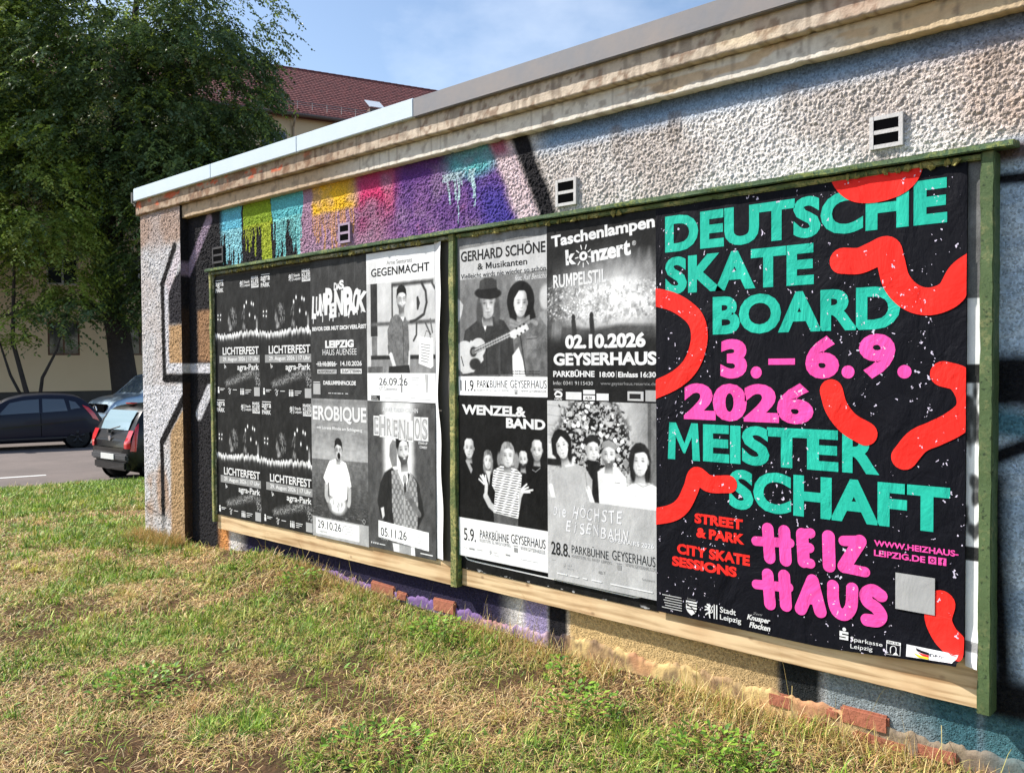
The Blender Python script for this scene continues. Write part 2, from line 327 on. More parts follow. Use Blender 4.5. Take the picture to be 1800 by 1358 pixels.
M['big_teal'] = paper_mat('poster_teal', (0.022, 0.47, 0.345), flecks=True, wrinkle=0.85)
M['big_pink'] = paper_mat('poster_pink', (0.90, 0.085, 0.40), flecks=True, wrinkle=0.85)
M['big_red'] = paper_mat('poster_red', (0.92, 0.030, 0.022), flecks=True, wrinkle=0.85)
M['big_white'] = paper_mat('poster_white', (0.74, 0.74, 0.76), wrinkle=0.6)
M['flag_yellow'] = paper_mat('print_yellow', (0.88, 0.62, 0.02))
M['blank'] = paper_mat('print_pale_square', (0.40, 0.40, 0.40))
M['paper_back'] = mat('peeling_paper', (0.72, 0.72, 0.73), rough=0.7, bump=(14, 0.8, 0.01), var=(5, 0.3, (0.5, 0.5, 0.5)))

# ------------------------------------------------------------------ the little utility building
Z0 = 2.043                                  # height of the poster tops
WY = 0.055                                  # wall face
PX0, PX1, PY = -1.11, -0.455, -0.009        # pier
XR = 7.6                                    # right end of the building
bld = empty('utility_building', (0, WY, 0), 0, 'low roughcast utility building sprayed with graffiti behind the poster board', 'building')
def B_(o):                                  # parent to the building, keep world coordinates
    o.parent = bld; o.matrix_parent_inverse = Matrix.Translation((0, -WY, 0)); return o

def band(d, w_, soft): return np.clip(0.5-(np.abs(d)-w_/2)/soft, 0, 1)
def seg_d(X, Z, a, b):
    ax, az = a; bx, bz = b; dx, dz = bx-ax, bz-az; t = np.clip(((X-ax)*dx+(Z-az)*dz)/(dx*dx+dz*dz), 0, 1)
    return np.hypot(X-ax-t*dx, Z-az-t*dz)
def drips(X, x0, x1, ztop, zlen, seed, pitch=0.018, cover=0.75):
    """spray-paint runs: returns for every X the height down to which paint ran"""
    k = np.floor((X+vnoise(X*40, X*0, seed)*0.004)/pitch); r = hash2(k, k*0, seed); r2 = hash2(k, k*0+3, seed)
    fr = X/pitch-np.floor(X/pitch); run = (r2 < cover) & (np.abs(fr-0.5) < 0.20+0.28*r)
    return np.where(run & (X > x0) & (X < x1), ztop-zlen*(0.25+0.75*r), ztop)
def paint_wall(X, Z):
    C = np.zeros(X.shape+(3,)); n1 = fbm(X*9, Z*9, 3); n2 = fbm(X*2.2, Z*2.2, 8); n3 = vnoise(X*90, Z*90, 4)
    C[:] = S(222, 217, 213, 1.0)
    C[:] = mix(C, np.broadcast_to(S(182, 170, 162), C.shape), sstep(0.46, 0.70, n2)*0.8)
    C[:] = mix(C, np.broadcast_to(S(150, 118, 98), C.shape), sstep(0.60, 0.80, fbm(X*3.1+4, Z*5, 21))*0.65)
    # upper right runs to brown
    C[:] = mix(C, np.broadcast_to(S(160, 125, 100), C.shape), sstep(4.55, 5.0, X+(Z-2.3)*0.5)*sstep(2.05, 2.2, Z)*(0.35+0.5*n1))
    # ledge's blue and dark shadow painted on below it, right of the drips
    C[:] = mix(C, np.broadcast_to(S(118, 152, 186), C.shape), sstep(2.33, 2.42, Z-0.01*X)*sstep(2.9, 3.1, X)*0.92*(1-0.3*sstep(4.2, 5.2, X)))
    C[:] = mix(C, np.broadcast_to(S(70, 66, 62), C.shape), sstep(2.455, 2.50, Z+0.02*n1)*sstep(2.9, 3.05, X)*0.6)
    # purple field behind the drips
    e = X+(Z-2.12)*0.42+0.015*(n1-0.5)
    def put(c, m): C[:] = mix(C, np.broadcast_to(S(*c), C.shape), np.clip(m, 0, 1))
    upper = sstep(1.95, 2.0, Z)
    Xo = X; wp = fbm(X*5.5, Z*5.5, 131)-0.5; X = X+0.075*wp+0.012*(n1-0.5); e = e+0.05*wp
    put((36, 34, 38), sstep(1.06, 0.96, X)*upper)                                   # dark ground behind aqua and green
    lil = sstep(0.98, 1.03, X)*sstep(3.03, 2.94, e)*upper
    put((172, 134, 158), lil)
    put((150, 62, 108), lil*sstep(1.52, 1.62, X)*sstep(2.30, 1.9, X)*(0.5+0.5*n1)*sstep(2.10, 2.3, Z+0.1*n1))
    pur = sstep(1.78, 2.04, X+0.05*(n1-0.5))*sstep(2.90, 2.80, e)*upper
    put((112, 76, 140), pur)
    put((134, 92, 150), pur*sstep(0.40, 0.62, fbm(X*6, Z*6, 133))*0.7); put((190, 120, 160), pur*sstep(0.55, 0.72, fbm(X*8+3, Z*8, 135))*sstep(2.35, 2.2, Z)*0.5)
    put((74, 62, 150), pur*sstep(2.52, 2.72, e)*sstep(2.46, 2.2, Z))
    put((88, 42, 124), pur*sstep(2.34, 2.46, Z))
    put((206, 60, 112), sstep(1.52, 1.62, X)*sstep(2.02, 1.80, X)*sstep(2.28, 2.40, Z+0.05*(n1-0.5)))
    put((200, 96, 130), sstep(1.82, 1.86, X)*sstep(1.95, 1.90, X)*sstep(2.20, 2.34, Z)*0.8)
    zs = Z+0.015*(n1-0.5)
    # yellow with long runs
    yd = drips(X, 1.14, 1.56, 2.345, 0.30, 5, 0.020, 0.85)
    put((206, 150, 96), ((zs > yd) & (X > 1.14) & (X < 1.56)).astype(float)*upper*0.85)
    put((238, 186, 40), sstep(1.11, 1.17, X)*sstep(1.62, 1.53, X)*sstep(2.315, 2.35, zs))
    # aqua, green, aqua
    for (x0, x1, ztop, c, c2, ln, sd, cov) in ((-0.17, 0.31, 2.335, (86, 178, 206), (150, 214, 226), 0.22, 31, 0.72), (0.335, 0.685, 2.335, (128, 158, 38), (164, 176, 52), 0.22, 41, 0.6),
                                     (0.69, 1.03, 2.34, (84, 176, 186), (128, 204, 204), 0.28, 51, 0.85)):
        d = drips(X, x0, x1, ztop, ln, sd, 0.016, cov)
        if sd == 31: d = np.where((X > 0.17) & (X < 0.285) & (hash2(np.floor(X/0.02), np.floor(X*0), 3) > 0.25), 2.05, d)
        if sd == 41: d = np.where((X > 0.545) & (X < 0.67) & (hash2(np.floor(X/0.017), np.floor(X*0), 8) > 0.2), 2.05, d)
        inb = (X > x0+0.01*(n1-0.5)) & (X < x1)
        put(c2, (inb & (zs > d)).astype(float)*upper)
        put(c, (inb & (zs > ztop+0.02)).astype(float)*upper*0.8)
    # teal fog patch and its runs
    put((96, 178, 182), sstep(0, 1, 1.55-np.hypot((X-2.57)/0.19, (Z-2.455)/0.085)*1.0)*upper*sstep(2.30, 2.34, Z))
    td = drips(X, 2.34, 2.58, 2.36, 0.28, 77, 0.022, 0.7)
    put((176, 206, 212), ((zs > td) & (X > 2.345) & (X < 2.45) & (Z < 2.40)).astype(float)*upper)
    put((176, 206, 212), ((zs > td+0.12) & (X > 2.45) & (X < 2.58) & (Z < 2.40)).astype(float)*upper)
    put((158, 134, 156), sstep(1.05, 1.1, X)*sstep(2.92, 2.85, e)*upper*sstep(0.45, 0.75, fbm(X*7+2, Z*9, 141))*0.42); put((92, 60, 92), sstep(1.3, 1.6, X)*sstep(2.92, 2.85, e)*sstep(2.40, 2.47, Z)*0.35)
    X = Xo
    # pale pink and black diagonals
    put((212, 190, 194), band(e-2.925, 0.13, 0.04)*upper)
    put((168, 96, 120), band(e-2.90, 0.11, 0.05)*upper*sstep(2.40, 2.47, Z))
    put((26, 25, 30), band(e-3.055, 0.115, 0.035)*upper)
    # the lettering at the far left: dark plaster, lilac arm, brown infill, pale arrow
    left = sstep(0.08, 0.0, X)
    put((34, 33, 37), left)
    put((168, 128, 94), left*sstep(-0.35, -0.30, X)*sstep(1.42, 1.46, Z)*sstep(1.83, 1.79, Z)*(0.55+0.6*n1))
    put((150, 132, 150), left*band(seg_d(X, Z, (-0.46, 2.11), (-0.14, 2.46)), 0.085, 0.02))
    put((205, 203, 208), left*sstep(1.35, 1.36, Z)*sstep(1.43, 1.42, Z))
    put((205, 203, 208), left*band(seg_d(X, Z, (-0.33, 1.05), (-0.02, 1.40)), 0.09, 0.02))
    put((20, 20, 24), left*sstep(1.27, 1.28, Z)*sstep(1.355, 1.345, Z)*sstep(0.0, -0.07, X))
    put((20, 20, 24), left*sstep(1.0, 1.27, Z-(X+0.42)*1.0)*sstep(1.30, 1.28, Z)*sstep(-0.12, -0.2, X-(Z-1.2)))
    # below the board
    low = sstep(0.62, 0.55, Z)*sstep(-0.1, 0.0, X)
    put((40, 36, 62), low*sstep(0.2, 0.35, X)*sstep(2.9, 2.7, X))
    put((150, 138, 176), low*sstep(2.86, 2.92, X)*sstep(3.06, 3.03, X))
    put((22, 22, 28), low*sstep(3.03, 3.06, X)*sstep(3.18, 3.15, X))
    put((198, 168, 118), low*sstep(3.15, 3.19, X)*sstep(4.24, 4.20, X))
    put((150, 128, 96), low*sstep(3.3, 4.2, X+0.5*(n2-0.5))*sstep(4.24, 4.20, X)*0.5)
    put((28, 32, 34), low*sstep(4.20, 4.24, X+0.02*n1)*sstep(4.42, 4.36, X))
    put((128, 138, 142), low*sstep(4.36, 4.42, X))
    put((58, 96, 106), low*sstep(4.72, 4.86, X+0.1*n1))
    put((206, 142, 84), low*sstep(0.12, 0.05, X))
    # right of the board: pale blue with black outline
    rt = sstep(4.90, 4.95, X)*sstep(2.13, 2.08, Z)
    n4 = fbm(X*14, Z*14, 61)
    put((184, 204, 222), rt); put((212, 224, 232), rt*sstep(0.45, 0.7, n4)*0.6); put((146, 170, 194), rt*sstep(0.55, 0.72, fbm(X*5, Z*11, 66))*0.5)
    put((110, 96, 96), rt*sstep(2.02, 2.06, Z))
    put((22, 22, 28), rt*band(Z-1.985+0.03*(X-5), 0.04, 0.02))
    put((20, 22, 27), rt*band(Z-1.31-0.05*n1, 0.17, 0.05))
    put((86, 132, 148), rt*band(Z-1.20+0.15*(X-5), 0.09, 0.04))
    put((20, 22, 27), rt*band(Z-1.11-0.5*(X-5.0), 0.06, 0.03))
    put((18, 20, 24), rt*band(X-4.955-0.03*sstep(1.0, 0.3, Z), 0.07, 0.05)*sstep(1.1, 1.0, Z))
    put((18, 20, 24), rt*sstep(0.42, 0.34, Z+0.0*X))
    put((66, 104, 112), rt*sstep(0.27, 0.22, Z+0.02*n1))
    put((24, 24, 30), rt*band(X-5.6-0.3*np.sin(Z*3), 0.10, 0.05))
    for vx_, vz_ in ((3.178, 2.13), (4.612, 2.145), (3.75, 2.46), (4.25, 2.46), (4.95, 2.46), (3.45, 2.46), (5.6, 2.46)):   # dirt washed down below vents and ledge
        put((120, 104, 92), band(X-vx_-0.012*(n1-0.5), 0.05+0.05*hash2(np.floor(X/0.013), X*0, 3), 0.03)*sstep(vz_, vz_-0.02, Z)*sstep(vz_-0.26, vz_-0.05, Z)*0.42*(0.4+n1))
    C *= (0.90+0.2*n3)[..., None]
    return C
def pebbles(X, Z, amp, seed=0, scale=92.0, smoothz=None):
    d, r = worley(X*scale, Z*scale, seed); h = sstep(0.66, 0.30, d)*(0.25+0.75*r)
    d2, r2 = worley(X*scale*0.55+7, Z*scale*0.55, seed+3); h2 = sstep(0.62, 0.34, d2)*(r2 > 0.50)
    return amp*(0.85*h+0.55*h2*r2+0.45*fbm(X*18, Z*18, seed+6)-0.4)
def wall_patch(x0, x1, z0, z1, st, y, amp, paint, seed=0, facing='-y'):
    nx = max(2, int((x1-x0)/st)+1); nz_ = max(2, int((z1-z0)/st)+1)
    X, Z = np.meshgrid(np.linspace(x0, x1, nx), np.linspace(z0, z1, nz_))
    h = pebbles(X, Z, 1.0, seed)*(amp(X, Z) if callable(amp) else amp)
    if facing == '-y': V = np.stack([X, y-h, Z], -1)
    elif facing == '+x': V = np.stack([y+h, X, Z], -1)
    else: V = np.stack([y-h, X, Z], -1)
    C = paint(X, Z)
    i = np.arange(nx*nz_).reshape(nz_, nx)
    q = np.stack([i[:-1, :-1], i[:-1, 1:], i[1:, 1:], i[1:, :-1]], -1).reshape(-1, 4)
    if facing == '-x': q = q[:, ::-1]
    return V.reshape(-1, 3), q, C.reshape(-1, 3)
def join(parts):
    V = []; F = []; C = []; n = 0
    for v, f, c in parts: V.append(v); F.append(f+n); C.append(c); n += len(v)
    return np.concatenate(V), np.concatenate(F), np.concatenate(C)
wall_amp = lambda X, Z: 0.0062*(1-0.72*sstep(4.85, 4.95, X)*sstep(2.16, 2.08, Z))*(1-0.6*sstep(0.45, 0.3, Z)*sstep(0.3, 0.5, X))*(0.30+0.70*sstep(2.46, 2.40, Z+0.03*fbm(X*5, Z*5, 9)) if True else 1)
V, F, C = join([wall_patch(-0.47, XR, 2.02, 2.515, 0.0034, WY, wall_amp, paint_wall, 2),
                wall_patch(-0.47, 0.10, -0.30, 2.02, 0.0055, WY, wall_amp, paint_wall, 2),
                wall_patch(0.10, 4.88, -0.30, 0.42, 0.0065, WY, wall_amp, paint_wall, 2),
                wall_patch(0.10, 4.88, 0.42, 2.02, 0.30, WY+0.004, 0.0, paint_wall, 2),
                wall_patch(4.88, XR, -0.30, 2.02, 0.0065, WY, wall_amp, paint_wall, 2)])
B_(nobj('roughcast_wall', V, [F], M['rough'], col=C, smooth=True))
def paint_pier(X, Z):
    n1 = fbm(X*9, Z*9, 13); n3 = vnoise(X*90, Z*90, 14); n2 = fbm(X*3, Z*2, 15)
    C = np.zeros(X.shape+(3,)); C[:] = S(200, 192, 190)
    def put(c, m): C[:] = mix(C, np.broadcast_to(S(*c), C.shape), np.clip(m, 0, 1))
    put((206, 204, 206), sstep(0.4, 0.6, n2)); put((178, 142, 112), sstep(0.58, 0.75, n2)*0.8)
    put((172, 148, 136), sstep(2.25, 2.42, Z+0.1*(n1-.5))*0.75)
    edge = -0.655
    put((184, 148, 108), sstep(edge-0.03, edge+0.03, X+0.02*(n1-.5))*sstep(1.74, 1.70, Z)*((Z > 1.42) | (Z < 1.12)).astype(float)*(0.75+0.4*n1))
    put((180, 148, 110), sstep(edge-0.03, edge+0.03, X)*sstep(0.95, 0.85, Z-(X+0.66)*1.2)*(0.75+0.4*n1))
    put((42, 40, 46), sstep(edge-0.02, edge+0.02, X+0.02*(n1-.5))*sstep(1.70, 1.74, Z)*sstep(2.02, 1.98, Z-(X+0.66)*0.6))
    put((214, 202, 208), band(seg_d(X, Z, (-0.70, 1.96), (-0.46, 2.26)), 0.09, 0.02)*0.8)
    put((208, 206, 212), band(seg_d(X, Z, (-0.695, 1.98), (-0.695, 1.44)), 0.07, 0.02)*0.85)
    put((212, 210, 214), sstep(1.35, 1.36, Z)*sstep(1.435, 1.425, Z)*sstep(-0.72, -0.70, X))
    put((214, 212, 216), sstep(1.06, 1.10, Z-(X+0.46)*0.9)*sstep(1.27, 1.25, Z))
    blk = np.zeros(X.shape)
    for a, b, w_ in (((-0.54, 2.30), (-0.75, 2.03), 0.065), ((-0.75, 2.03), (-0.735, 1.335), 0.062), ((-0.735, 1.315), (-0.40, 1.315), 0.07),
                     ((-0.44, 1.16), (-0.80, 0.82), 0.075), ((-0.80, 0.82), (-0.79, -0.05), 0.066), ((-1.12, 0.30), (-0.82, 0.25), 0.008)):
        blk = np.maximum(blk, band(seg_d(X, Z, a, b), w_, 0.016))
    put((20, 19, 22), blk)
    put((196, 192, 190), sstep(0.27, 0.22, Z)*sstep(edge, edge-0.03, X)*0.6)
    C *= (0.90+0.2*n3)[..., None]
    return C
def paint_pier_side(Y, Z):
    n1 = fbm(Y*20, Z*6, 23); C = np.zeros(Y.shape+(3,)); C[:] = S(60, 46, 40)
    def put(c, m): C[:] = mix(C, np.broadcast_to(S(*c), C.shape), np.clip(m, 0, 1))
    put((34, 33, 37), sstep(1.80, 1.86, Z)); put((205, 203, 208), sstep(1.35, 1.36, Z)*sstep(1.43, 1.42, Z)); put((28, 28, 32), sstep(1.28, 1.29, Z)*sstep(1.35, 1.34, Z))
    put((150, 132, 150), band(Z-2.13, 0.10, 0.03)); put((120, 84, 56), sstep(1.0, 0.9, Z)*sstep(0.03, 0.0, Y)*0.7*n1)
    return C
amp_p = lambda X, Z: 0.0068*np.clip(np.minimum(X-PX0, PX1-X)/0.012, 0.15, 1)
V, F, C = join([wall_patch(PX0, PX1, -0.35, 2.61, 0.0055, PY, amp_p, paint_pier, 5), wall_patch(PY, WY+0.01, -0.35, 2.61, 0.0055, PX1, 0.004, paint_pier_side, 6, '+x'),
                wall_patch(PY, 4.2, -0.35, 2.61, 0.03, PX0, 0.006, lambda Y, Z: np.broadcast_to(S(150, 130, 118), Y.shape+(3,)).copy(), 7, '-x')])
B_(nobj('corner_pier', V, [F], M['rough'], col=C, smooth=True))
# body and roof slab behind the face
mb = MB(); mb.box(PX0+0.02, XR, 0.30, 4.2, -0.35, 2.60); B_(mb.build('rear_body', M['concrete']))
mb = MB(); mb.box(PX0-0.02, XR+0.02, 0.10, 4.25, 2.66, 2.745); B_(mb.build('roof', M['roof_felt']))
# cornice: two crumbling ledges
def ledge(name, x0, x1, yf, yb, z0, z1, seed, cols, chip=0.010):
    nx = int((x1-x0)/0.010)+1; xs = np.linspace(x0, x1, nx); nr = 14
    rows = [(yb, z1, 0)] + [(yf, z1-(z1-z0)*k/(nr-1), 1) for k in range(nr)] + [(yf+(yb-yf)*t, z0, 2) for t in (0.15, 0.4, 0.7, 1.0)]
    P = []; C = []
    for k, (y, z, kind) in enumerate(rows):
        low = 1.0 if (kind == 2 or k >= nr-2) else 0.0
        n = fbm(xs*14, np.full(nx, z*40+k*0.0), seed); ch = np.clip(vnoise(xs*16, xs*0, seed+2)-0.62, 0, 1)*chip*0.5+np.clip(worley(xs*22, xs*0+0.5, seed+5)[1]-0.72, 0, 1)*chip*2.0*(worley(xs*22, xs*0+0.5, seed+5)[0] < 0.42)+(hash2(np.floor(xs/0.02).astype(int), np.zeros(nx, int), seed)-0.5)*chip*0.25
        zz = np.full(nx, z)+low*ch*(0.8 if kind < 2 else 1)+(vnoise(xs*1.3, xs*0, seed+7)-0.5)*0.002
        yy = np.full(nx, y)+((n-0.5)*0.0018+(vnoise(xs*60, np.full(nx, z*60), seed+1)-0.5)*0.0022 if kind else 0)
        P.append(np.stack([xs, yy, zz], -1))
        C.append(cols(xs, np.full(nx, z), (z-z0)/(z1-z0)))
    P = np.stack(P); i = np.arange(P.shape[0]*nx).reshape(-1, nx)
    q = np.stack([i[1:, :-1], i[1:, 1:], i[:-1, 1:], i[:-1, :-1]], -1).reshape(-1, 4)
    m0 = len(rows); e0 = [list(range(0, m0*nx, nx))]; 
    return B_(nobj(name, P.reshape(-1, 3), [q, np.array(e0), np.array([x[::-1] for x in [[v+nx-1 for v in e0[0]]]])], M['plaster'], col=np.concatenate(C), smooth=True))
def upcol(x, z, t):
    n = fbm(x*9, z*22, 33); n2 = fbm(x*30, z*36, 35); C = np.zeros(x.shape+(3,)); C[:] = S(206, 190, 170)
    def put(c, m): C[:] = mix(C, np.broadcast_to(S(*c), C.shape), np.clip(m, 0, 1))
    put((176, 152, 128), sstep(2.3, 1.2, x)*0.9); put((120, 84, 58), sstep(0.52, 0.66, n)*0.75*sstep(3.0, 1.0, x)); put((224, 204, 172), sstep(0.5, 0.7, fbm(x*2.2, z*9, 37))*sstep(2.0, 3.0, x))
    put((110, 96, 84), sstep(0.55, 0.72, fbm(x*24, z*14, 57))*0.5); put((120, 104, 90), sstep(0.74, 0.82, vnoise(x*55, z*3, 58))*0.45); put((112, 78, 54), sstep(0.60, 0.70, n2)*0.6); put((178, 140, 118), sstep(0.55, 0.75, fbm(x*3, z*3, 39))*0.5*sstep(3, 4, x)); put((205, 98, 62), sstep(0.66, 0.7, fbm(x*9, z*22, 52))*sstep(1.4, 1.0, x)*(1 if t > 0.3 else 0)*0.9)
    return C
def locol(x, z, t):
    n = fbm(x*4, z*20, 43); C = np.zeros(x.shape+(3,)); C[:] = S(226, 218, 204)
    def put(c, m): C[:] = mix(C, np.broadcast_to(S(*c), C.shape), np.clip(m, 0, 1))
    put((194, 168, 138), sstep(1.9, 1.2, x)*0.95); put((210, 186, 150), sstep(4.3, 4.7, x+0.3*(n-.5))); put((208, 178, 140), sstep(0.56, 0.62, n)*sstep(3.4, 3.6, x)*0.8)
    put((124, 108, 94), sstep(0.58, 0.72, fbm(x*26, z*22, 45))*0.5); put((130, 114, 100), sstep(0.78, 0.84, vnoise(x*60, z*3, 46))*0.4)
    return C
ledge('upper_ledge', PX0-0.035, XR+0.03, -0.030, 0.20, 2.598, 2.735, 71, upcol)
ledge('lower_ledge', PX1, XR+0.03, 0.009, 0.20, 2.503, 2.5965, 81, locol, chip=0.007)
# coping
mb = MB(); xs = np.linspace(PX0-0.005, 2.23, 4)
for a, b in ((PX0-0.005, 0.10), (0.102, 1.15), (1.152, 2.23)): mb.box(a, b, -0.060, 0.16, 2.704, 2.803, 0.004)
B_(mb.build('white_coping', M['white_metal']))
mb = MB(); mb.box(2.232, XR+0.05, -0.060, 0.16, 2.700, 2.800, 0.004); B_(mb.build('grey_coping', M['grey_metal']))
mb = MB(); mb.box(PX0-0.062, PX0-0.008, -0.062, 0.10, 2.672, 2.800, 0.022); B_(mb.build('coping_end_cap', M['stone'], smooth=False))
# vents
for (x0, x1, z0, z1, mt) in ((-0.075, 0.075, 2.135, 2.25, 'vent_dark'), (1.432, 1.544, 2.13, 2.248, 'vent_lilac'), (3.117, 3.238, 2.132, 2.256, 'concrete'), (4.555, 4.668, 2.148, 2.262, 'concrete')):
    y0, y1 = WY-0.016, WY+0.05; t = 0.014; zm = (z0+z1)/2
    mb = MB(); mb.box(x0, x0+t, y0, y1, z0, z1); mb.box(x1-t, x1, y0, y1, z0, z1)
    mb.box(x0+t, x1-t, y0+0.001, y1, z0, z0+t); mb.box(x0+t, x1-t, y0+0.001, y1, z1-t, z1); mb.box(x0+t, x1-t, y0+0.001, y1, zm-t/2, zm+t/2)
    v = B_(mb.build('vent_block', M[mt]))
    mb = MB(); mb.box(x0+t*0.8, x1-t*0.8, WY-0.0125, WY-0.006, z0+t*0.8, z1-t*0.8)  # flush near-black panel, colour standing for the shade inside the vent
    h = mb.build('vent_opening', M['hole']); h.parent = v
# sunlit wall base added as a paler band, with broken edge and exposed bricks
def lit_band_top(x): return 0.130+0.04*(fbm(x*3, x*0, 91)-0.5)+0.022*(vnoise(x*26, x*0, 92)-0.5)+0.016*(vnoise(x*75, x*0, 94)-0.5)-0.02*np.exp(-((x-2.75)/0.35)**2)-0.07*sstep(0.5, 0.1, x)-0.022*sstep(4.4, 4.7, x)
def paint_lit_band(X, Z):
    n1 = fbm(X*12, Z*12, 93); C = np.zeros(X.shape+(3,)); C[:] = S(206, 178, 122)
    def put(c, m): C[:] = mix(C, np.broadcast_to(S(*c), C.shape), np.clip(m, 0, 1))
    put((150, 120, 92), sstep(0.45, 0.65, n1)*0.8); put((96, 78, 62), sstep(0.60, 0.72, fbm(X*20, Z*30, 99))*0.7); put((118, 92, 144), sstep(2.95, 2.80, X)); put((168, 146, 186), sstep(2.6, 2.8, X)*sstep(3.08, 3.04, X)*(0.5+0.5*n1)); put((40, 34, 44), sstep(3.03, 3.06, X)*sstep(3.18, 3.14, X))
    put((126, 114, 100), sstep(4.40, 4.6, X)*0.9); put((190, 130, 96), sstep(0.6, 0.75, fbm(X*5, Z*9, 96))*0.6); put((176, 128, 88), sstep(0.7, 0.4, X)*0.8); put((44, 96, 108), sstep(4.9, 5.0, X)*(0.4+0.4*n1))
    return C
nx = 1100; xs = np.linspace(-0.40, XR, nx); rows = 14; P = []
tp = lit_band_top(xs)
for k in range(rows):
    z = -0.30+(tp+0.30)*(k/(rows-1))**0.6; bumpy = 0.010*(fbm(xs*22, z*22, 97)-0.5)+0.008*(vnoise(xs*70, z*70, 98)-0.5)
    P.append(np.stack([xs, WY-0.008-bumpy*0.6, z], -1))
P.append(np.stack([xs, np.full(nx, WY+0.012), tp+0.004], -1))
P = np.stack(P); i = np.arange((rows+1)*nx).reshape(-1, nx)
B_(nobj('plinth', P.reshape(-1, 3), [np.stack([i[:-1, :-1], i[:-1, 1:], i[1:, 1:], i[1:, :-1]], -1).reshape(-1, 4)], M['plaster'], col=paint_lit_band(P[..., 0], P[..., 2]).reshape(-1, 3), smooth=True))
for (a, b, z0, z1, rot) in ((1.70, 1.91, 0.085, 0.150, 0.02), (2.235, 2.415, 0.075, 0.150, -0.03), (4.17, 4.275, 0.070, 0.128, 0.0), (4.29, 4.41, 0.012, 0.075, 0.03), (4.455, 4.63, 0.080, 0.148, -0.02), (4.50, 4.69, 0.018, 0.075, 0.02), (4.40, 4.45, 0.085, 0.125, 0.05), (4.72, 4.86, 0.035, 0.092, -0.03), (1.93, 2.02, 0.08, 0.13, 0.03)):
    mb = MB(); mb.box(-(b-a)/2, (b-a)/2, -0.05, 0.05, -(z1-z0)/2, (z1-z0)/2, 0.008)
    o = mb.build('exposed_brick', M['brick']); V_ = np.array([v.co[:] for v in o.data.vertices])
    B_(o); o.location = ((a+b)/2, WY+0.035+0.004*random.random(), (z0+z1)/2); o.rotation_euler = (0, rot, rot*1.5)

# ------------------------------------------------------------------ the poster board
brd = empty('poster_board', (2.47, 0, 0.25), 0, 'long green framed poster board fixed to the roughcast wall', 'billboard')
def BB(o):
    o.parent = brd; o.matrix_parent_inverse = Matrix.Translation((-2.47, 0, -0.25)); return o
mb = MB(); mb.box(0.0, 4.94, 0.0205, 0.040, 0.27, Z0+0.02); BB(mb.build('back_panel', M['panel']))
def rough_bar(x0, x1, y0, y1, z0, z1, axis, st, amp, seed, bev=0.004):
    """timber with slightly uneven faces"""
    bm = bmesh.new(); bmesh.ops.create_cube(bm, size=1)
    for v in bm.verts: v.co = Vector(((x0+x1)/2+v.co.x*(x1-x0), (y0+y1)/2+v.co.y*(y1-y0), (z0+z1)/2+v.co.z*(z1-z0)))
    L_ = (x1-x0) if axis == 'x' else (z1-z0); k = max(1, int(L_/st))
    ed = [e for e in bm.edges if abs((e.verts[0].co-e.verts[1].co)[0 if axis == 'x' else 2]) > 0.5*L_]
    bmesh.ops.bevel(bm, geom=ed, offset=bev, segments=2, affect='EDGES')
    ed = [e for e in bm.edges if abs((e.verts[0].co-e.verts[1].co)[0 if axis == 'x' else 2]) > 0.5*L_]
    bmesh.ops.subdivide_edges(bm, edges=ed, cuts=k, use_grid_fill=True)
    for v in bm.verts:
        t = v.co.x if axis == 'x' else v.co.z; s = (v.co.y*31+v.co.z*17) if axis == 'x' else (v.co.y*31+v.co.x*17)
        a = float(vnoise(np.array([t*9+s]), np.array([s*3.0]), seed)[0])-0.5; b = float(vnoise(np.array([t*30+s*2]), np.array([s*5.0]), seed+3)[0])-0.5
        v.co.y += (a+b*0.6)*amp
        if axis == 'x': v.co.z += (b+a*0.5)*amp*0.8
        else: v.co.x += (b+a*0.5)*amp*0.8
    mm = MB(); bm.verts.index_update(); mm.add([v.co[:] for v in bm.verts], [[v.index for v in f.verts] for f in bm.faces]); bm.free(); return mm
for nm, a in (('post', (-0.030, 0.002, -0.015, 0.052, 0.30, 2.068)), ('post', (2.445, 2.488, -0.018, 0.030, 0.255, 2.068)), ('post', (4.926, 4.966, -0.017, 0.066, 0.262, 2.068))):
    BB(rough_bar(*a, 'z', 0.04, 0.005, int(a[0]*7)).build(nm, M['green_moss'] if a[0] < 4 else M['green_light']))
o = BB(rough_bar(2.4885, 2.500, -0.008, 0.030, 0.30, 2.06, 'z', 0.04, 0.004, 77).build('post_strip', M['green']))
o = BB(rough_bar(0.0025, 0.0095, -0.005, 0.012, 0.35, 2.04, 'z', 0.04, 0.004, 79).build('post_strip', M['pale_batten']))
BB(rough_bar(0.0025, 2.4445, -0.014, 0.040, 2.046, 2.066, 'x', 0.03, 0.007, 5).build('top_batten', M['pale_batten']))
BB(rough_bar(2.505, 4.926, -0.014, 0.040, 2.046, 2.066, 'x', 0.03, 0.007, 6).build('top_batten', M['green_moss']))
mbt = rough_bar(-0.045, 5.022, -0.036, 0.050, 2.071, 2.092, 'x', 0.05, 0.004, 9)
V_ = np.concatenate(mbt.v); V_[:, 2] += (V_[:, 1]+0.014)*0.10; mbt.v = [V_]
BB(mbt.build('top_board', M['green']))
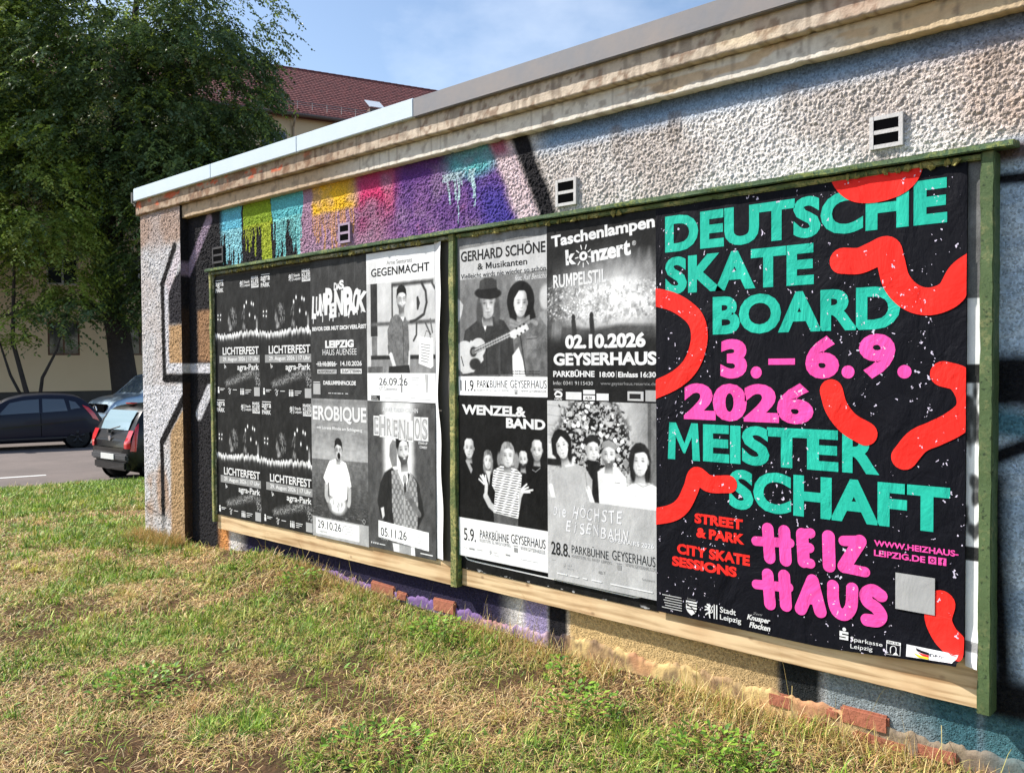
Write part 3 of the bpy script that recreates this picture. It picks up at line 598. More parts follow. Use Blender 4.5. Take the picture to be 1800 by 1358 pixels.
# moss and scabs sitting on the batten
mb = MB()
for k in range(230):
    x = 0.05+random.random()*4.85; r = 0.002+random.random()**2*0.008
    if 2.42 < x < 2.52: continue
    if vnoise(np.array([x*3.0]), np.array([0.5]), 44)[0] < 0.42: continue
    bm = bmesh.new(); bmesh.ops.create_icosphere(bm, subdivisions=1, radius=1)
    for v in bm.verts: v.co = Vector((v.co.x*r*random.uniform(0.9, 2.2)+x, v.co.y*r-0.016, v.co.z*r*random.uniform(0.6, 1)+2.046+random.uniform(-0.006, 0.018)))
    mb.add([v.co[:] for v in bm.verts], [[v.index for v in f.verts] for f in bm.faces]); bm.free()
tag(BB(mb.build('moss', M['moss'])), kind='stuff')
mb = rough_bar(0.0025, 2.4445, 0.012, 0.034, 0.250, 0.372, 'x', 0.08, 0.002, 12, 0.002); o = BB(mb.build('bottom_plank', M['wood']))
mb = rough_bar(2.5025, 4.925, 0.012, 0.034, 0.266, 0.425, 'x', 0.08, 0.002, 13, 0.002); o = BB(mb.build('bottom_plank', M['wood']))

# ------------------------------------------------------------------ printing: soft photographs and crisp lettering
class Art:
    """greyscale photograph painted in millimetres on a grid of points"""
    def __init__(s, w_, h_, v=0.15, cell=3.0):
        s.w, s.h = w_, h_; s.nx = int(round(w_/cell))+1; s.ny = int(round(h_/cell))+1
        s.X, s.Y = np.meshgrid(np.linspace(0, w_, s.nx), np.linspace(0, h_, s.ny)); s.I = np.full(s.X.shape, float(v))
    def put(s, m, v): m = np.clip(m, 0, 1); s.I = s.I*(1-m)+v*m
    def ell(s, cx, cy, rx, ry, v, soft=4, rot=0, a=1.0):
        c, q = math.cos(R(rot)), math.sin(R(rot)); dx, dy = s.X-cx, s.Y-cy
        d = (np.hypot((dx*c+dy*q)/rx, (dy*c-dx*q)/ry)-1)*min(rx, ry); s.put(np.clip(0.5-d/soft, 0, 1)*a, v)
    def sdf(s, pts):
        p = np.array(pts, float); q = np.roll(p, -1, 0); d = np.full(s.X.shape, 1e9); ins = np.zeros(s.X.shape, bool)
        for (ax, ay), (bx, by) in zip(p, q):
            d = np.minimum(d, seg_d(s.X, s.Y, (ax, ay), (bx+1e-6, by)))
            c = ((ay > s.Y) != (by > s.Y)) & (s.X < (bx-ax)*(s.Y-ay)/((by-ay) if by != ay else 1e-9)+ax); ins ^= c
        return np.where(ins, -d, d)
    def poly(s, pts, v, soft=4, a=1.0): s.put(np.clip(0.5-s.sdf(pts)/soft, 0, 1)*a, v)
    def line(s, pts, w_, v, soft=3, a=1.0):
        d = np.full(s.X.shape, 1e9)
        for p, q in zip(pts[:-1], pts[1:]): d = np.minimum(d, seg_d(s.X, s.Y, p, (q[0]+1e-6, q[1])))
        s.put(np.clip(0.5-(d-w_/2)/soft, 0, 1)*a, v)
    def rect(s, x0, y0, x1, y1, v, soft=2, a=1.0): s.poly([(x0, y0), (x1, y0), (x1, y1), (x0, y1)], v, soft, a)
    def n(s, sc, seed, oct=4, sy=1.0): return fbm(s.X/sc, s.Y/(sc*sy), seed, oct)
    def head(s, cx, cy, w_, h_, skin=0.72, hair=0.12, style='short', beard=0, dark=0.3, turn=0.0, tilt=0, light=1, neck=True, smile=False, glasses=False):
        """a face in soft tones: modelled skin, sockets, brows, nose, mouth and strands of hair"""
        t = R(tilt); c_, s_ = math.cos(t), math.sin(t)
        def P(u, v): x = u*w_/2; y = v*h_/2; return cx+x*c_-y*s_, cy+x*s_+y*c_
        U = ((s.X-cx)*c_+(s.Y-cy)*s_)/(w_/2); V = ((s.Y-cy)*c_-(s.X-cx)*s_)/(h_/2); G = lambda u0, v0, su, sv: np.exp(-((U-u0)/su)**2-((V-v0)/sv)**2)
        strand = (vnoise(U*9+V*2, V*1.5, int(cx+cy))-0.5)*0.30+(vnoise(U*3, V*3, int(cx))-0.5)*0.2
        HV = np.clip(hair*(1+1.2*strand)+0.10*strand, 0.02, 1)
        E = lambda u, v, ru, rv, val, soft=3, a=1.0: s.ell(*P(u, v), ru*w_/2, rv*h_/2, val, soft, tilt, a)
        if style == 'long': E(0, 0.10, 1.22, 1.20, HV, 6); E(-0.78, 0.75, 0.40, 0.75, HV, 8); E(0.80, 0.70, 0.40, 0.75, HV, 8)
        elif style == 'bob': E(0, -0.10, 1.20, 1.12, HV, 6); E(-0.85, 0.40, 0.32, 0.50, HV, 8); E(0.85, 0.40, 0.32, 0.50, HV, 8)
        elif style == 'short': E(0, -0.28, 1.04, 0.86, HV, 5)
        elif style == 'curly':
            for k in range(9): E(-0.9+k*0.22, -0.70-0.25*math.sin(k*0.4), 0.34, 0.30, HV, 6)
        if neck: s.poly([P(-0.50, 0.55), P(0.52, 0.55), P(0.62, 1.5), P(-0.60, 1.5)], skin*(0.45+0.30*sstep(0.9, 1.4, V)+0.12*U*light), 8)
        E(-0.97, 0.0, 0.11, 0.20, skin*0.7, 4); E(0.97, 0.0, 0.11, 0.20, skin*0.75, 4)
        us = U-turn*0.8; T = 0.98-0.30*sstep(0.1, 1.0, -U*light)-0.10*sstep(0.6, 1.0, U*light)-0.16*sstep(0.6, 1.05, V)+0.06*G(turn+0.3*light, 0.2, 0.3, 0.25)+0.05*G(turn, -0.6, 0.5, 0.25)
        for sx in (-1, 1):
            e = sx*0.40+turn; T = T-0.24*G(e, -0.08, 0.22, 0.13)-0.34*G(e, -0.05, 0.15, 0.045)-0.30*G(e+0.02*sx, -0.26, 0.23, 0.045)-0.05*G(e, 0.10, 0.2, 0.05)
        T = T+0.10*G(turn*1.3, 0.08, 0.07, 0.24)-0.20*G(turn*1.3-0.15*light, 0.12, 0.07, 0.22)-0.26*G(turn*1.3, 0.32, 0.17, 0.045)-0.08*G(turn*1.3, 0.42, 0.09, 0.06)
        T = T-0.34*G(turn*1.1, 0.58, 0.26, 0.04)-0.10*G(turn*1.1, 0.66, 0.2, 0.05)-0.14*G(turn*1.1, 0.76, 0.2, 0.04)-0.10*(G(turn-0.36, 0.46, 0.05, 0.14)+G(turn+0.36, 0.46, 0.05, 0.14))
        if smile: T = T+0.55*G(turn*1.1, 0.575, 0.20, 0.035)
        if beard:
            bm = np.clip(sstep(0.28, 0.52, V+0.20*np.abs(us)-0.12)*(1-G(turn*1.1, 0.58, 0.22, 0.07)), 0, 1)*beard; T = T*(1-bm)+bm*(dark/skin)*(1+0.8*strand)
        s.poly([P(a_, b_) for a_, b_ in ((-0.84, -0.75), (-0.45, -1.0), (0.45, -1.0), (0.84, -0.75), (0.94, -0.1), (0.85, 0.42), (0.50, 0.86), (0.18, 1.0), (-0.18, 1.0), (-0.50, 0.86), (-0.85, 0.42), (-0.94, -0.1))], np.clip(skin*T, 0.02, 1), 5)
        if style in ('short', 'long', 'bob', 'curly'): s.poly([P(-1.0, -0.30), P(-0.97, -0.95), P(-0.5, -1.28), P(0.1, -1.34), P(0.6, -1.22), P(0.97, -0.9), P(1.0, -0.30), P(0.80, -0.58), P(0.2, -0.74), P(-0.55, -0.60)], HV, 6)
        if glasses:
            for sx in (-1, 1):
                cxx = sx*0.42+turn; s.line([P(*q) for q in [(cxx-0.30, -0.18), (cxx+0.30, -0.18), (cxx+0.27, 0.12), (cxx-0.27, 0.12), (cxx-0.30, -0.18)]], 2.0, 0.15, 2.0, 0.8)
    def grain(s, amt=0.05, fold=0.10, seed=1):
        """film grain and a little cloth-like unevenness in the mid tones"""
        s.I = np.where(s.I > 0.16, (s.I-0.45)*1.14+0.475, s.I); mid = np.clip(1-np.abs(s.I-0.45)*1.7, 0, 1); s.I = s.I+(hash2((s.X/3).astype(int), (s.Y/3).astype(int), seed)-0.5)*amt*(0.4+mid)+(s.n(26, seed+5, 4, 1.7)-0.5)*fold*mid*2
    def build(s, name, loc, mt='photo', curl=None, bow=0.0006, seed=0, ink=None):
        Z = -s.Y/1000; X = s.X/1000; Yd = -bow*fbm(X*4, Z*3, seed)
        if curl is not None: X, Yd, Z = curl(X, Yd, Z)
        V = np.stack([X, Yd, Z], -1).reshape(-1, 3)
        g = lin(np.clip(s.I, 0, 1)); C = np.repeat(g.reshape(-1, 1), 3, 1)
        i = np.arange(s.nx*s.ny).reshape(s.ny, s.nx); q = np.stack([i[1:, :-1], i[1:, 1:], i[:-1, 1:], i[:-1, :-1]], -1).reshape(-1, 4)
        if ink is None or not ink.n: return nobj(name, V, [q], M[mt], col=C, smooth=True, loc=loc)
        V2, F2, mi2 = ink.arrays()
        if curl is not None:
            x_, y_, z_ = curl(V2[:, 0], V2[:, 1], V2[:, 2]); V2 = np.stack([x_, y_-0.0012*sstep(1.5, 1.58, -V2[:, 2]), z_], -1)
        return nobj(name, np.concatenate([V, V2]), [q]+[f+len(V) for f in F2], [M[mt]]+[M[k] for k in ink.mats], col=np.concatenate([C, np.zeros((len(V2), 3))]), mi=[0]*len(q)+[j+1 for j in mi2], smooth=False, loc=loc)
_tc = {}
def glyphs(txt, bold=0.0, shear=0.0, space=1.0):
    """outline of a line of text from Blender's built-in font: vertices and faces in font units"""
    key = (txt, bold, shear, space)
    if key in _tc: return _tc[key]
    cu = bpy.data.curves.new('t', 'FONT'); cu.body = txt; cu.size = 1; cu.offset = bold; cu.shear = shear; cu.space_character = space; cu.resolution_u = 4; cu.dimensions = '2D'; cu.fill_mode = 'FRONT'
    ob = bpy.data.objects.new('t', cu); me = ob.to_mesh()
    V = np.array([v.co[:] for v in me.vertices]).reshape(-1, 3); F = [list(p.vertices) for p in me.polygons]
    ob.to_mesh_clear(); bpy.data.objects.remove(ob); bpy.data.curves.remove(cu)
    if bold > 0 and 'M' in txt and not shear and space == 1.0:        # a thickened M folds over itself: draw it as one clean outline instead
        W1 = glyphs('M', 0.0)[0]; mw, H = np.ptp(W1[:, 0]), W1[:, 1].max()
        for k, ch in enumerate(txt):
            if ch != 'M': continue
            xr = glyphs(txt[:k+1], 0.0)[0][:, 0].max()+bold*0.7; xl = xr-mw-bold*1.4; xc = (xl+xr)/2
            F = [f for f in F if not (xl-0.012 < V[f, 0].mean() < xr+0.012)]
            st = 0.105+1.9*bold; pts = [(xl, -bold), (xl+st, -bold), (xl+st, 0.60*H), (xc-0.03, 0.10*H), (xc+0.03, 0.10*H), (xr-st, 0.60*H), (xr-st, -bold), (xr, -bold), (xr, H+bold), (xr-1.12*st, H+bold), (xc, 0.44*H), (xl+1.12*st, H+bold), (xl, H+bold)]
            F.append([len(V)+j for j in range(len(pts))]); V = np.vstack([V, [(a, b, 0) for a, b in pts]])
        used = sorted({i for f in F for i in f}); mp_ = {o: n for n, o in enumerate(used)}; V = V[used]; F = [[mp_[i] for i in f] for f in F]
    _tc[key] = (V, F); return V, F
def catmull(pts, n=8):
    p = np.array(pts, float); p = np.vstack([2*p[0]-p[1], p, 2*p[-1]-p[-2]]); out = []
    for i in range(1, len(p)-2):
        for t in np.linspace(0, 1, n, endpoint=False):
            out.append(0.5*((2*p[i])+(-p[i-1]+p[i+1])*t+(2*p[i-1]-5*p[i]+4*p[i+1]-p[i+2])*t*t+(-p[i-1]+3*p[i]-3*p[i+1]+p[i+2])*t**3))
    out.append(p[-2]); return np.array(out)
class Ink:
    """flat printed shapes in millimetres from the poster's top left corner, one mesh with several inks"""
    def __init__(s, y0=-0.0010): s.V = []; s.F = []; s.mi = []; s.mats = []; s.n = 0; s.y = y0
    def m(s, k):
        if k not in s.mats: s.mats.append(k)
        return s.mats.index(k)
    def raw(s, P, F, k):
        P = np.asarray(P, float); s.y -= 0.00001
        s.V.append(np.stack([P[:, 0]/1000, np.full(len(P), s.y), -P[:, 1]/1000], -1)); j = s.m(k)
        for f in F: s.F.append([i+s.n for i in f]); s.mi.append(j)
        s.n += len(P)
    def text(s, txt, x0, y0, x1, y1, k='ink_white', bold=0.0, shear=0.0, rot=0.0, space=1.0):
        V, F = glyphs(txt, bold, shear, space)
        if not len(V): return
        a, b = V[:, :2].min(0), V[:, :2].max(0); P = np.stack([x0+(V[:, 0]-a[0])/(b[0]-a[0])*(x1-x0), y1-(V[:, 1]-a[1])/(b[1]-a[1])*(y1-y0)], -1)
        if rot:
            c = P.mean(0); q = P-c; t = R(rot); P = np.stack([c[0]+q[:, 0]*math.cos(t)-q[:, 1]*math.sin(t), c[1]+q[:, 0]*math.sin(t)+q[:, 1]*math.cos(t)], -1)
        s.raw(P, F, k)
    def poly(s, pts, k): s.raw(pts, [list(range(len(pts)))], k)
    def rect(s, x0, y0, x1, y1, k): s.poly([(x0, y1), (x1, y1), (x1, y0), (x0, y0)], k)
    def disc(s, cx, cy, rx, k, ry=None, n=24): s.poly([(cx+rx*math.cos(2*math.pi*i/n), cy-(ry or rx)*math.sin(2*math.pi*i/n)) for i in range(n)], k)
    def ribbon(s, pts, w_, k, n=8, caps=(True, True), clip=None, smooth=True):
        c = catmull(pts, n) if (smooth and len(pts) > 2) else np.array(pts, float)
        t = np.gradient(c, axis=0); t /= np.linalg.norm(t, axis=1)[:, None]; nn = np.stack([-t[:, 1], t[:, 0]], -1)
        L_ = c+nn*w_/2; R_ = c-nn*w_/2
        if caps[1]:
            a0 = math.atan2(nn[-1, 1], nn[-1, 0]); arc = [c[-1]+w_/2*np.array([math.cos(a0-math.pi*i/10), math.sin(a0-math.pi*i/10)]) for i in range(1, 10)]
        else: arc = []
        if caps[0]:
            a0 = math.atan2(-nn[0, 1], -nn[0, 0]); arc0 = [c[0]+w_/2*np.array([math.cos(a0-math.pi*i/10), math.sin(a0-math.pi*i/10)]) for i in range(1, 10)]
        else: arc0 = []
        m = len(c); P = np.vstack([L_, R_]); F = [[i, i+1, m+i+1, m+i] for i in range(m-1)]
        if len(arc): F.append([m-1]+[len(P)+i for i in range(len(arc))]+[2*m-1]); P = np.vstack([P, arc])
        if len(arc0): F.append([m]+[len(P)+i for i in range(len(arc0))]+[0]); P = np.vstack([P, arc0])
        if clip: P = np.stack([np.clip(P[:, 0], clip[0], clip[2]), np.clip(P[:, 1], clip[1], clip[3])], -1)
        s.raw(P, F, k)
        dy = np.zeros(len(P)); dy[:m] = dy[m:2*m] = -4e-6*np.arange(m); dy[2*m:2*m+len(arc)] = dy[m-1]; s.V[-1][:, 1] += dy; s.y -= 4.5e-6*m
    def build(s, name, parent):
        V, F, mi = s.arrays(); return nobj(name, V, F, [M[k] for k in s.mats], parent, mi=mi)
    def arrays(s):
        V = np.concatenate(s.V); by = {}
        for f, j in zip(s.F, s.mi): by.setdefault(len(f), []).append((f, j))
        # make every face look at the viewer (-y)
        F = []; mi = []
        for k_, L_ in by.items():
            A = np.array([f for f, _ in L_]); p0 = V[A]; ar = np.zeros(len(A))
            for i in range(k_): ar += p0[:, i, 0]*p0[:, (i+1) % k_, 2]-p0[:, (i+1) % k_, 0]*p0[:, i, 2]
            A[ar < 0] = A[ar < 0][:, ::-1]; F.append(A); mi += [j for _, j in L_]
        return V, F, mi
def lion(I, x, y, w_, h_, k='ink_white'):
    """rampant lion of the city arms, reduced to strokes"""
    q = lambda u, v: (x+u*w_, y+v*h_)
    I.ribbon([q(0.35, 0.05), q(0.62, 0.10), q(0.50, 0.25), q(0.62, 0.45), q(0.48, 0.62)], 0.20*w_, k)
    for a, b in (((0.45, 0.32), (0.10, 0.22)), ((0.50, 0.40), (0.08, 0.46)), ((0.50, 0.62), (0.15, 0.80)), ((0.52, 0.64), (0.62, 0.95))): I.ribbon([q(*a), q((a[0]+b[0])/2, (a[1]+b[1])/2-0.04), q(*b)], 0.13*w_, k)
    I.ribbon([q(0.62, 0.62), q(0.92, 0.50), q(0.80, 0.25), q(0.95, 0.08)], 0.09*w_, k)
def poster(name, art, loc, label, group=None, ink=None, mt='photo', **kw):
    art.grain(0.06, 0.10, int(loc[0]*50)); return tag(art.build(name, loc, mt, ink=ink, **kw), label, 'poster', group)
GRP = 'posters pasted on the green framed board'
def PL(x, z, lay=0): return (x/1000, 0.0085-0.0012*lay, Z0-z/1000)

# --- four copies of the park festival poster
def festival():
    a = Art(590, 838, 0.135); n = a.n(40, 3); a.I += (n-0.5)*0.05
    a.put(sstep(0.55, 0.75, a.n(60, 5))*sstep(150, 250, a.Y)*sstep(420, 330, a.Y)*0.5, 0.22)
    for cx, cy, rx, ry, v in ((200, 335, 26, 45, 0.85), (188, 300, 12, 30, 0.8), (215, 360, 24, 20, 0.9)): a.ell(cx, cy, rx*0.7, ry, v*np.clip(0.2+1.4*(a.n(14, 23, 3, 2.5)-0.2), 0, 1), 14, 0, 0.8)
    for k in range(46):
        x = rng.normal(258, 22); y = rng.uniform(215, 350); a.line([(x, y), (x+rng.normal(4, 4), y+rng.uniform(10, 32))], 2.5, rng.uniform(0.5, 0.95), 4, 0.75)
    for k in range(30):
        x = rng.normal(395, 12); y = rng.uniform(235, 370); a.line([(x, y), (x-6, y+18)], 3, rng.uniform(0.4, 0.85), 5, 0.5)
    for x, y in ((400, 222), (428, 196), (492, 206), (515, 214), (466, 282), (534, 302), (48, 268), (84, 268), (47, 296), (80, 300)): a.ell(x, y, 6, 13 if x > 100 else 7, 1.0, 5); a.ell(x, y, 12, 22, 0.6, 14, 0, 0.25)
    wl = 392+8*np.sin(a.X/95)+26*(vnoise(a.X/11, a.Y*0, 19)-0.5); st = vnoise(a.X/5, a.Y/60, 9); m = sstep(0, 6, a.Y-wl)*sstep(wl+46+14*st, wl+18, a.Y); a.put(m*(0.55+0.45*st), 0.92)
    a.put(sstep(wl+30, wl+40, a.Y)*sstep(wl+90, wl+50, a.Y)*vnoise(a.X/6, a.Y/50, 10)*0.35, 0.45)
    a.ell(552, 398, 12, 26, 1.0, 8); a.ell(556, 350, 10, 40, 0.75, 12, 0, 0.7); a.ell(400, 365, 14, 26, 0.6, 12, 0, 0.5)
    d = seg_d(a.X, a.Y, (150, 745), (540, 655)); m = sstep(34+30*(a.X/590), 4, d)*(vnoise(a.X/5, a.Y/5, 12) > 0.35)*vnoise(a.X/5, a.Y/5, 13); a.put(m*0.95, 0.72)
    a.put(sstep(60, 10, np.hypot(a.X-560, (a.Y-725)*0.8))*(vnoise(a.X/5, a.Y/6, 15) > 0.55)*0.8, 0.7)
    return a
def festival_ink():
    I = Ink()
    I.text('agra', 20, 37, 130, 78, bold=0.01); I.rect(24, 24, 128, 29, 'ink_white'); I.text('PARK', 22, 80, 128, 109, bold=0.02)
    lion(I, 346, 50, 34, 44); I.rect(384, 46, 387, 94, 'ink_white'); I.rect(391, 46, 394, 94, 'ink_white')
    I.text('Stadt', 404, 50, 474, 68, bold=0.015); I.text('Leipzig', 404, 72, 482, 94, bold=0.015)
    for t, y in (('MARK', 28), ('KLEE', 52), ('BERG', 75)): I.text(t, 496, y, 586, y+21, bold=0.02)
    I.rect(496, 97, 586, 104, 'ink_white')
    I.text('LICHTERFEST', 108, 494, 577, 547, bold=0.022)
    I.rect(61, 553, 588, 604, 'ink_grey'); I.text('29. August 2026 | 17 Uhr', 110, 562, 573, 598, bold=0.018)
    I.text('agra-Park', 302, 612, 577, 664, bold=0.018)
    I.ribbon([(128, 612), (134, 640), (142, 622), (150, 634)], 5, 'ink_white')
    I.disc(44, 778, 9, 'ink_white'); I.rect(34, 788, 55, 814, 'ink_white'); I.rect(66, 780, 130, 784, 'ink_white'); I.rect(66, 790, 112, 794, 'ink_white')
    I.ribbon([(176, 784), (190, 778), (205, 800), (196, 818), (186, 800), (214, 784)], 6, 'ink_mid'); I.rect(238, 786, 290, 790, 'ink_white')
    for x in (338, 356, 374): I.disc(x+6, 782, 5, 'ink_white'); I.rect(x, 789, x+12, 820, 'ink_white')
    for y, x in ((784, 478), (796, 468), (808, 440)): I.rect(402, y, x, y+4, 'ink_white')
    I.rect(514, 767, 584, 826, 'blank'); return I
fa = festival(); first = None
spots = [(5, 14, 0, 'upper left of the four black Lichterfest posters'), (599, 14, 1, 'upper right of the four black Lichterfest posters, beside the Lumpenpack poster'),
         (3, 851, 2, 'lower left of the four black Lichterfest posters'), (597, 849, 3, 'lower right of the four black Lichterfest posters, beside the bearded singer at sea')]
for (x, z, lay, lb) in spots:
    if first is None:
        first = poster('festival_poster', fa, PL(x, z, lay), lb, GRP, festival_ink())
    else:
        c = first.copy(); COL.objects.link(c); c.location = PL(x, z, lay); c['label'] = lb
# --- concert poster with dripping letters
a = Art(556, 830, 0.23); a.I += (a.n(90, 4)-0.5)*0.04
for x in (190, 362, 445): a.line([(x, 0), (x+2, 230)], 3, 0.34, 3, 0.7)
I = Ink()
for t, x0, z0, x1, z1, r in (('D', 243, 140, 275, 186, 4), ('A', 268, 146, 306, 184, -3), ('S', 296, 128, 342, 182, -5), ('L', 16, 208, 62, 346, 4), ('U', 56, 212, 100, 330, 3), ('M', 96, 196, 160, 330, -4), ('P', 154, 168, 226, 330, 5), ('E', 198, 258, 264, 346, -4),
                             ('N', 244, 186, 336, 332, 3), ('P', 336, 170, 424, 342, -2), ('A', 374, 238, 446, 338, 0), ('C', 428, 184, 480, 330, 8), ('K', 466, 200, 560, 318, 12)):
    I.text(t, x0, z0, x1, z1, bold=0.055, rot=r)
for x, z0, z1 in ((28, 330, 372), (126, 320, 366), (196, 320, 360), (232, 336, 366), (292, 322, 340), (352, 330, 338), (386, 330, 350), (468, 310, 336), (506, 300, 326)): I.ribbon([(x, z0), (x+1, (z0+z1)/2), (x, z1)], 7, 'ink_white')
I.text('BEVOR DER MUT DICH VERLÄSST', 18, 390, 552, 420, bold=0.045); I.text('LEIPZIG', 150, 480, 432, 527, bold=0.06); I.text('HAUS AUENSEE', 123, 533, 458, 569, bold=0.0)
I.text('13.10.2026', 72, 606, 254, 636, bold=0.03); I.rect(56, 619, 268, 624, 'ink_white'); I.text('14.10.2026', 302, 605, 506, 634, bold=0.03)
I.rect(66, 654, 262, 680, 'ink_mid'); I.text('AUSVERKAUFT', 74, 658, 254, 676, 'ink_black', bold=0.03); I.rect(303, 651, 504, 679, 'ink_white'); I.text('ZUSATZTERMIN', 312, 656, 496, 674, 'ink_black', bold=0.03)
I.text('DASLUMPENPACK.DE', 127, 722, 449, 747, bold=0.045); I.rect(22, 738, 96, 806, 'blank'); I.rect(24, 729, 92, 733, 'ink_white')
for x, wd in ((176, 30), (214, 14), (236, 24), (268, 34), (310, 16), (346, 26)): I.rect(x, 795, x+wd, 799, 'ink_white')
poster('concert_poster', a, PL(1188, 9, 4), 'dark grey Lumpenpack poster with dripping white letters', GRP, I, seed=3)
# --- author with a book bag before a graffiti wall
a = Art(578, 834, 0.80); a.I += (a.n(60, 6)-0.5)*0.08; a.rect(0, 172, 578, 676, 0.78); a.I -= 0.10*sstep(170, 180, a.Y)*sstep(676, 670, a.Y)*a.n(70, 8)
a.rect(36, 172, 96, 470, 0.20); a.rect(44, 470, 92, 640, 0.42, 6); a.rect(8, 392, 578, 412, 0.36, 12); a.rect(8, 578, 578, 602, 0.16, 8); a.rect(0, 602, 578, 676, 0.50); a.rect(8, 640, 140, 676, 0.36, 4)
a.rect(0, 172, 34, 640, 0.72); a.rect(224, 180, 566, 200, 0.28, 14); a.line([(228, 190), (226, 400)], 12, 0.24, 6)
a.line([(470, 190), (505, 240), (512, 300), (490, 362), (420, 392), (380, 398)], 16, 0.22, 7); a.line([(440, 270), (452, 300), (440, 330), (438, 272)], 14, 0.20, 5); a.line([(556, 200), (578, 230)], 14, 0.25, 6)
a.line([(430, 410), (428, 470), (405, 500)], 13, 0.25, 6); a.line([(500, 408), (540, 470)], 10, 0.3, 6); a.line([(540, 390), (556, 460)], 10, 0.35, 6)
a.poly([(215, 372), (258, 352), (300, 360), (340, 372), (362, 420), (368, 520), (366, 645), (230, 645), (214, 560), (190, 545), (184, 440)], 0.44, 5); a.put((a.sdf([(215, 372), (300, 360), (362, 420), (366, 645), (230, 645), (184, 440)]) < 0)*(a.n(12, 11)-0.4)*0.9, 0.25)
a.line([(306, 372), (318, 440), (322, 640)], 5, 0.26, 4); a.poly([(184, 520), (230, 530), (232, 566), (190, 572)], 0.38, 4); a.line([(212, 575), (252, 662)], 28, 0.80, 5); a.line([(370, 560), (362, 662)], 14, 0.78, 5)
a.poly([(196, 640), (366, 632), (372, 676), (190, 676)], 0.16, 5); a.poly([(280, 350), (318, 395), (330, 372), (308, 342)], 0.86, 4)
a.head(306, 276, 80, 124, skin=0.86, hair=0.14, style='short', beard=0.75, dark=0.34, turn=0.16, glasses=True); a.poly([(272, 236), (284, 206), (306, 214), (344, 222), (350, 250), (320, 236)], 0.12, 5)
a.poly([(458, 480), (560, 492), (560, 640), (540, 650), (444, 624)], 0.93, 3); a.line([(494, 482), (508, 450), (530, 460), (540, 488)], 4, 0.35, 3)
for k in range(7): a.line([(466, 520+k*15), (540-3*k, 530+k*15)], 5, 0.30, 3, 0.75)
a.rect(0, 676, 578, 834, 0.88); a.rect(0, 0, 578, 170, 0.84); a.rect(18, 50, 92, 172, 0.78, 3)
I = Ink(); I.text('Arne Semsrott', 182, 52, 398, 76, 'ink_grey'); I.text('GEGENMACHT', 44, 88, 536, 134, 'ink_black', bold=0.014)
I.text('26.09.26', 106, 703, 350, 744, 'ink_black', bold=-0.004); I.text('UT Connewitz', 106, 752, 262, 772, 'ink_mid'); I.rect(296, 684, 306, 782, 'ink_grey'); I.rect(34, 802, 113, 830, 'ink_black'); I.text('Public', 44, 805, 84, 814); I.text('Booking', 44, 817, 96, 828)
for x, y, wd in ((384, 700, 66), (384, 712, 60), (384, 724, 64), (384, 736, 62), (150, 812, 60), (226, 808, 66), (226, 822, 60), (372, 810, 44), (440, 816, 100)): I.rect(x, y, x+wd, y+2.5, 'ink_mid')
I.poly([(494, 682), (520, 684), (512, 780), (502, 780)], 'ink_mid')
poster('reading_poster', a, PL(1744, 8, 5), 'white Gegenmacht poster with a man in glasses before a graffiti wall', GRP, I, seed=4)
# --- man in white standing in the sea
a = Art(558, 846, 0.5); a.I = 0.56-0.04*(a.Y/366)+0.12*(a.n(60, 12, sy=0.25)-0.5)+0.10*sstep(220, 340, a.Y)
hz = 370-0.02*a.X; sea = sstep(hz-2, hz+2, a.Y); a.put(sea, 0.40-0.14*sstep(370, 720, a.Y)+0.12*(a.n(22, 14, sy=0.3)-0.5))
a.put(sstep(0.62, 0.75, a.n(18, 16, sy=0.25))*sstep(600, 660, a.Y)*0.5, 0.55); a.rect(0, 0, 558, 36, 0.48, 30)
a.ell(250, 648, 120, 46, 0.22, 40, 0, 0.8); a.ell(258, 628, 86, 60, 0.92, 30); a.put(sstep(0.45, 0.7, a.n(16, 17, sy=1.6))*sstep(120, 40, np.abs(a.X-255))*sstep(560, 600, a.Y)*sstep(690, 660, a.Y)*0.5, 0.35)
a.line([(148, 520), (146, 590), (160, 612)], 34, 0.68, 6); a.line([(378, 530), (376, 600), (368, 622)], 32, 0.68, 6)
a.poly([(186, 372), (236, 360), (300, 362), (346, 376), (376, 440), (396, 512), (372, 520), (360, 508), (352, 590), (300, 612), (180, 580), (176, 500), (152, 520), (118, 480), (140, 440), (170, 392)], 0.95, 5)
for k in range(9): a.line([(196+k*18, 420+6*(k % 3)), (188+k*19, 560)], 4, 0.78, 5, 0.8)
a.head(272, 306, 72, 112, skin=0.80, hair=0.12, style='short', beard=0.0, turn=0.05, glasses=True); a.ell(278, 338, 15, 20, 0.10, 4); a.line([(248, 366), (275, 384), (304, 366)], 5, 0.6, 4)
a.poly([(232, 290), (246, 256), (280, 246), (308, 262), (316, 310), (300, 280), (262, 270)], 0.12, 5)
a.rect(0, 724, 558, 846, 0.62, 4); a.rect(36, 732, 466, 828, 0.88, 2)
I = Ink(); I.text('EROBIQUE', 12, 38, 550, 152, 'ink_grey', bold=0.055); I.text('EROBIQUE', 16, 43, 546, 147, bold=0.03); I.text('mit Lorenz Rhode am Schlagzeug', 57, 166, 506, 190, bold=0.03)
I.text('29.10.26', 54, 744, 292, 792, 'ink_black', bold=-0.004); I.text('Täubchen', 52, 800, 150, 818, 'ink_mid')
for k, y in enumerate((748, 764, 780, 796)): I.rect(330, y, 410-6*(k % 2), y+2.5, 'ink_mid')
I.ribbon([(300, 790), (312, 762), (340, 744)], 3, 'ink_mid'); I.ribbon([(500, 704), (512, 690), (526, 700), (516, 716), (504, 706)], 3, 'ink_mid')
poster('concert_poster', a, PL(1187, 840, 6), 'grey poster of a shouting man in a white shirt standing in the sea', GRP, I, seed=5)
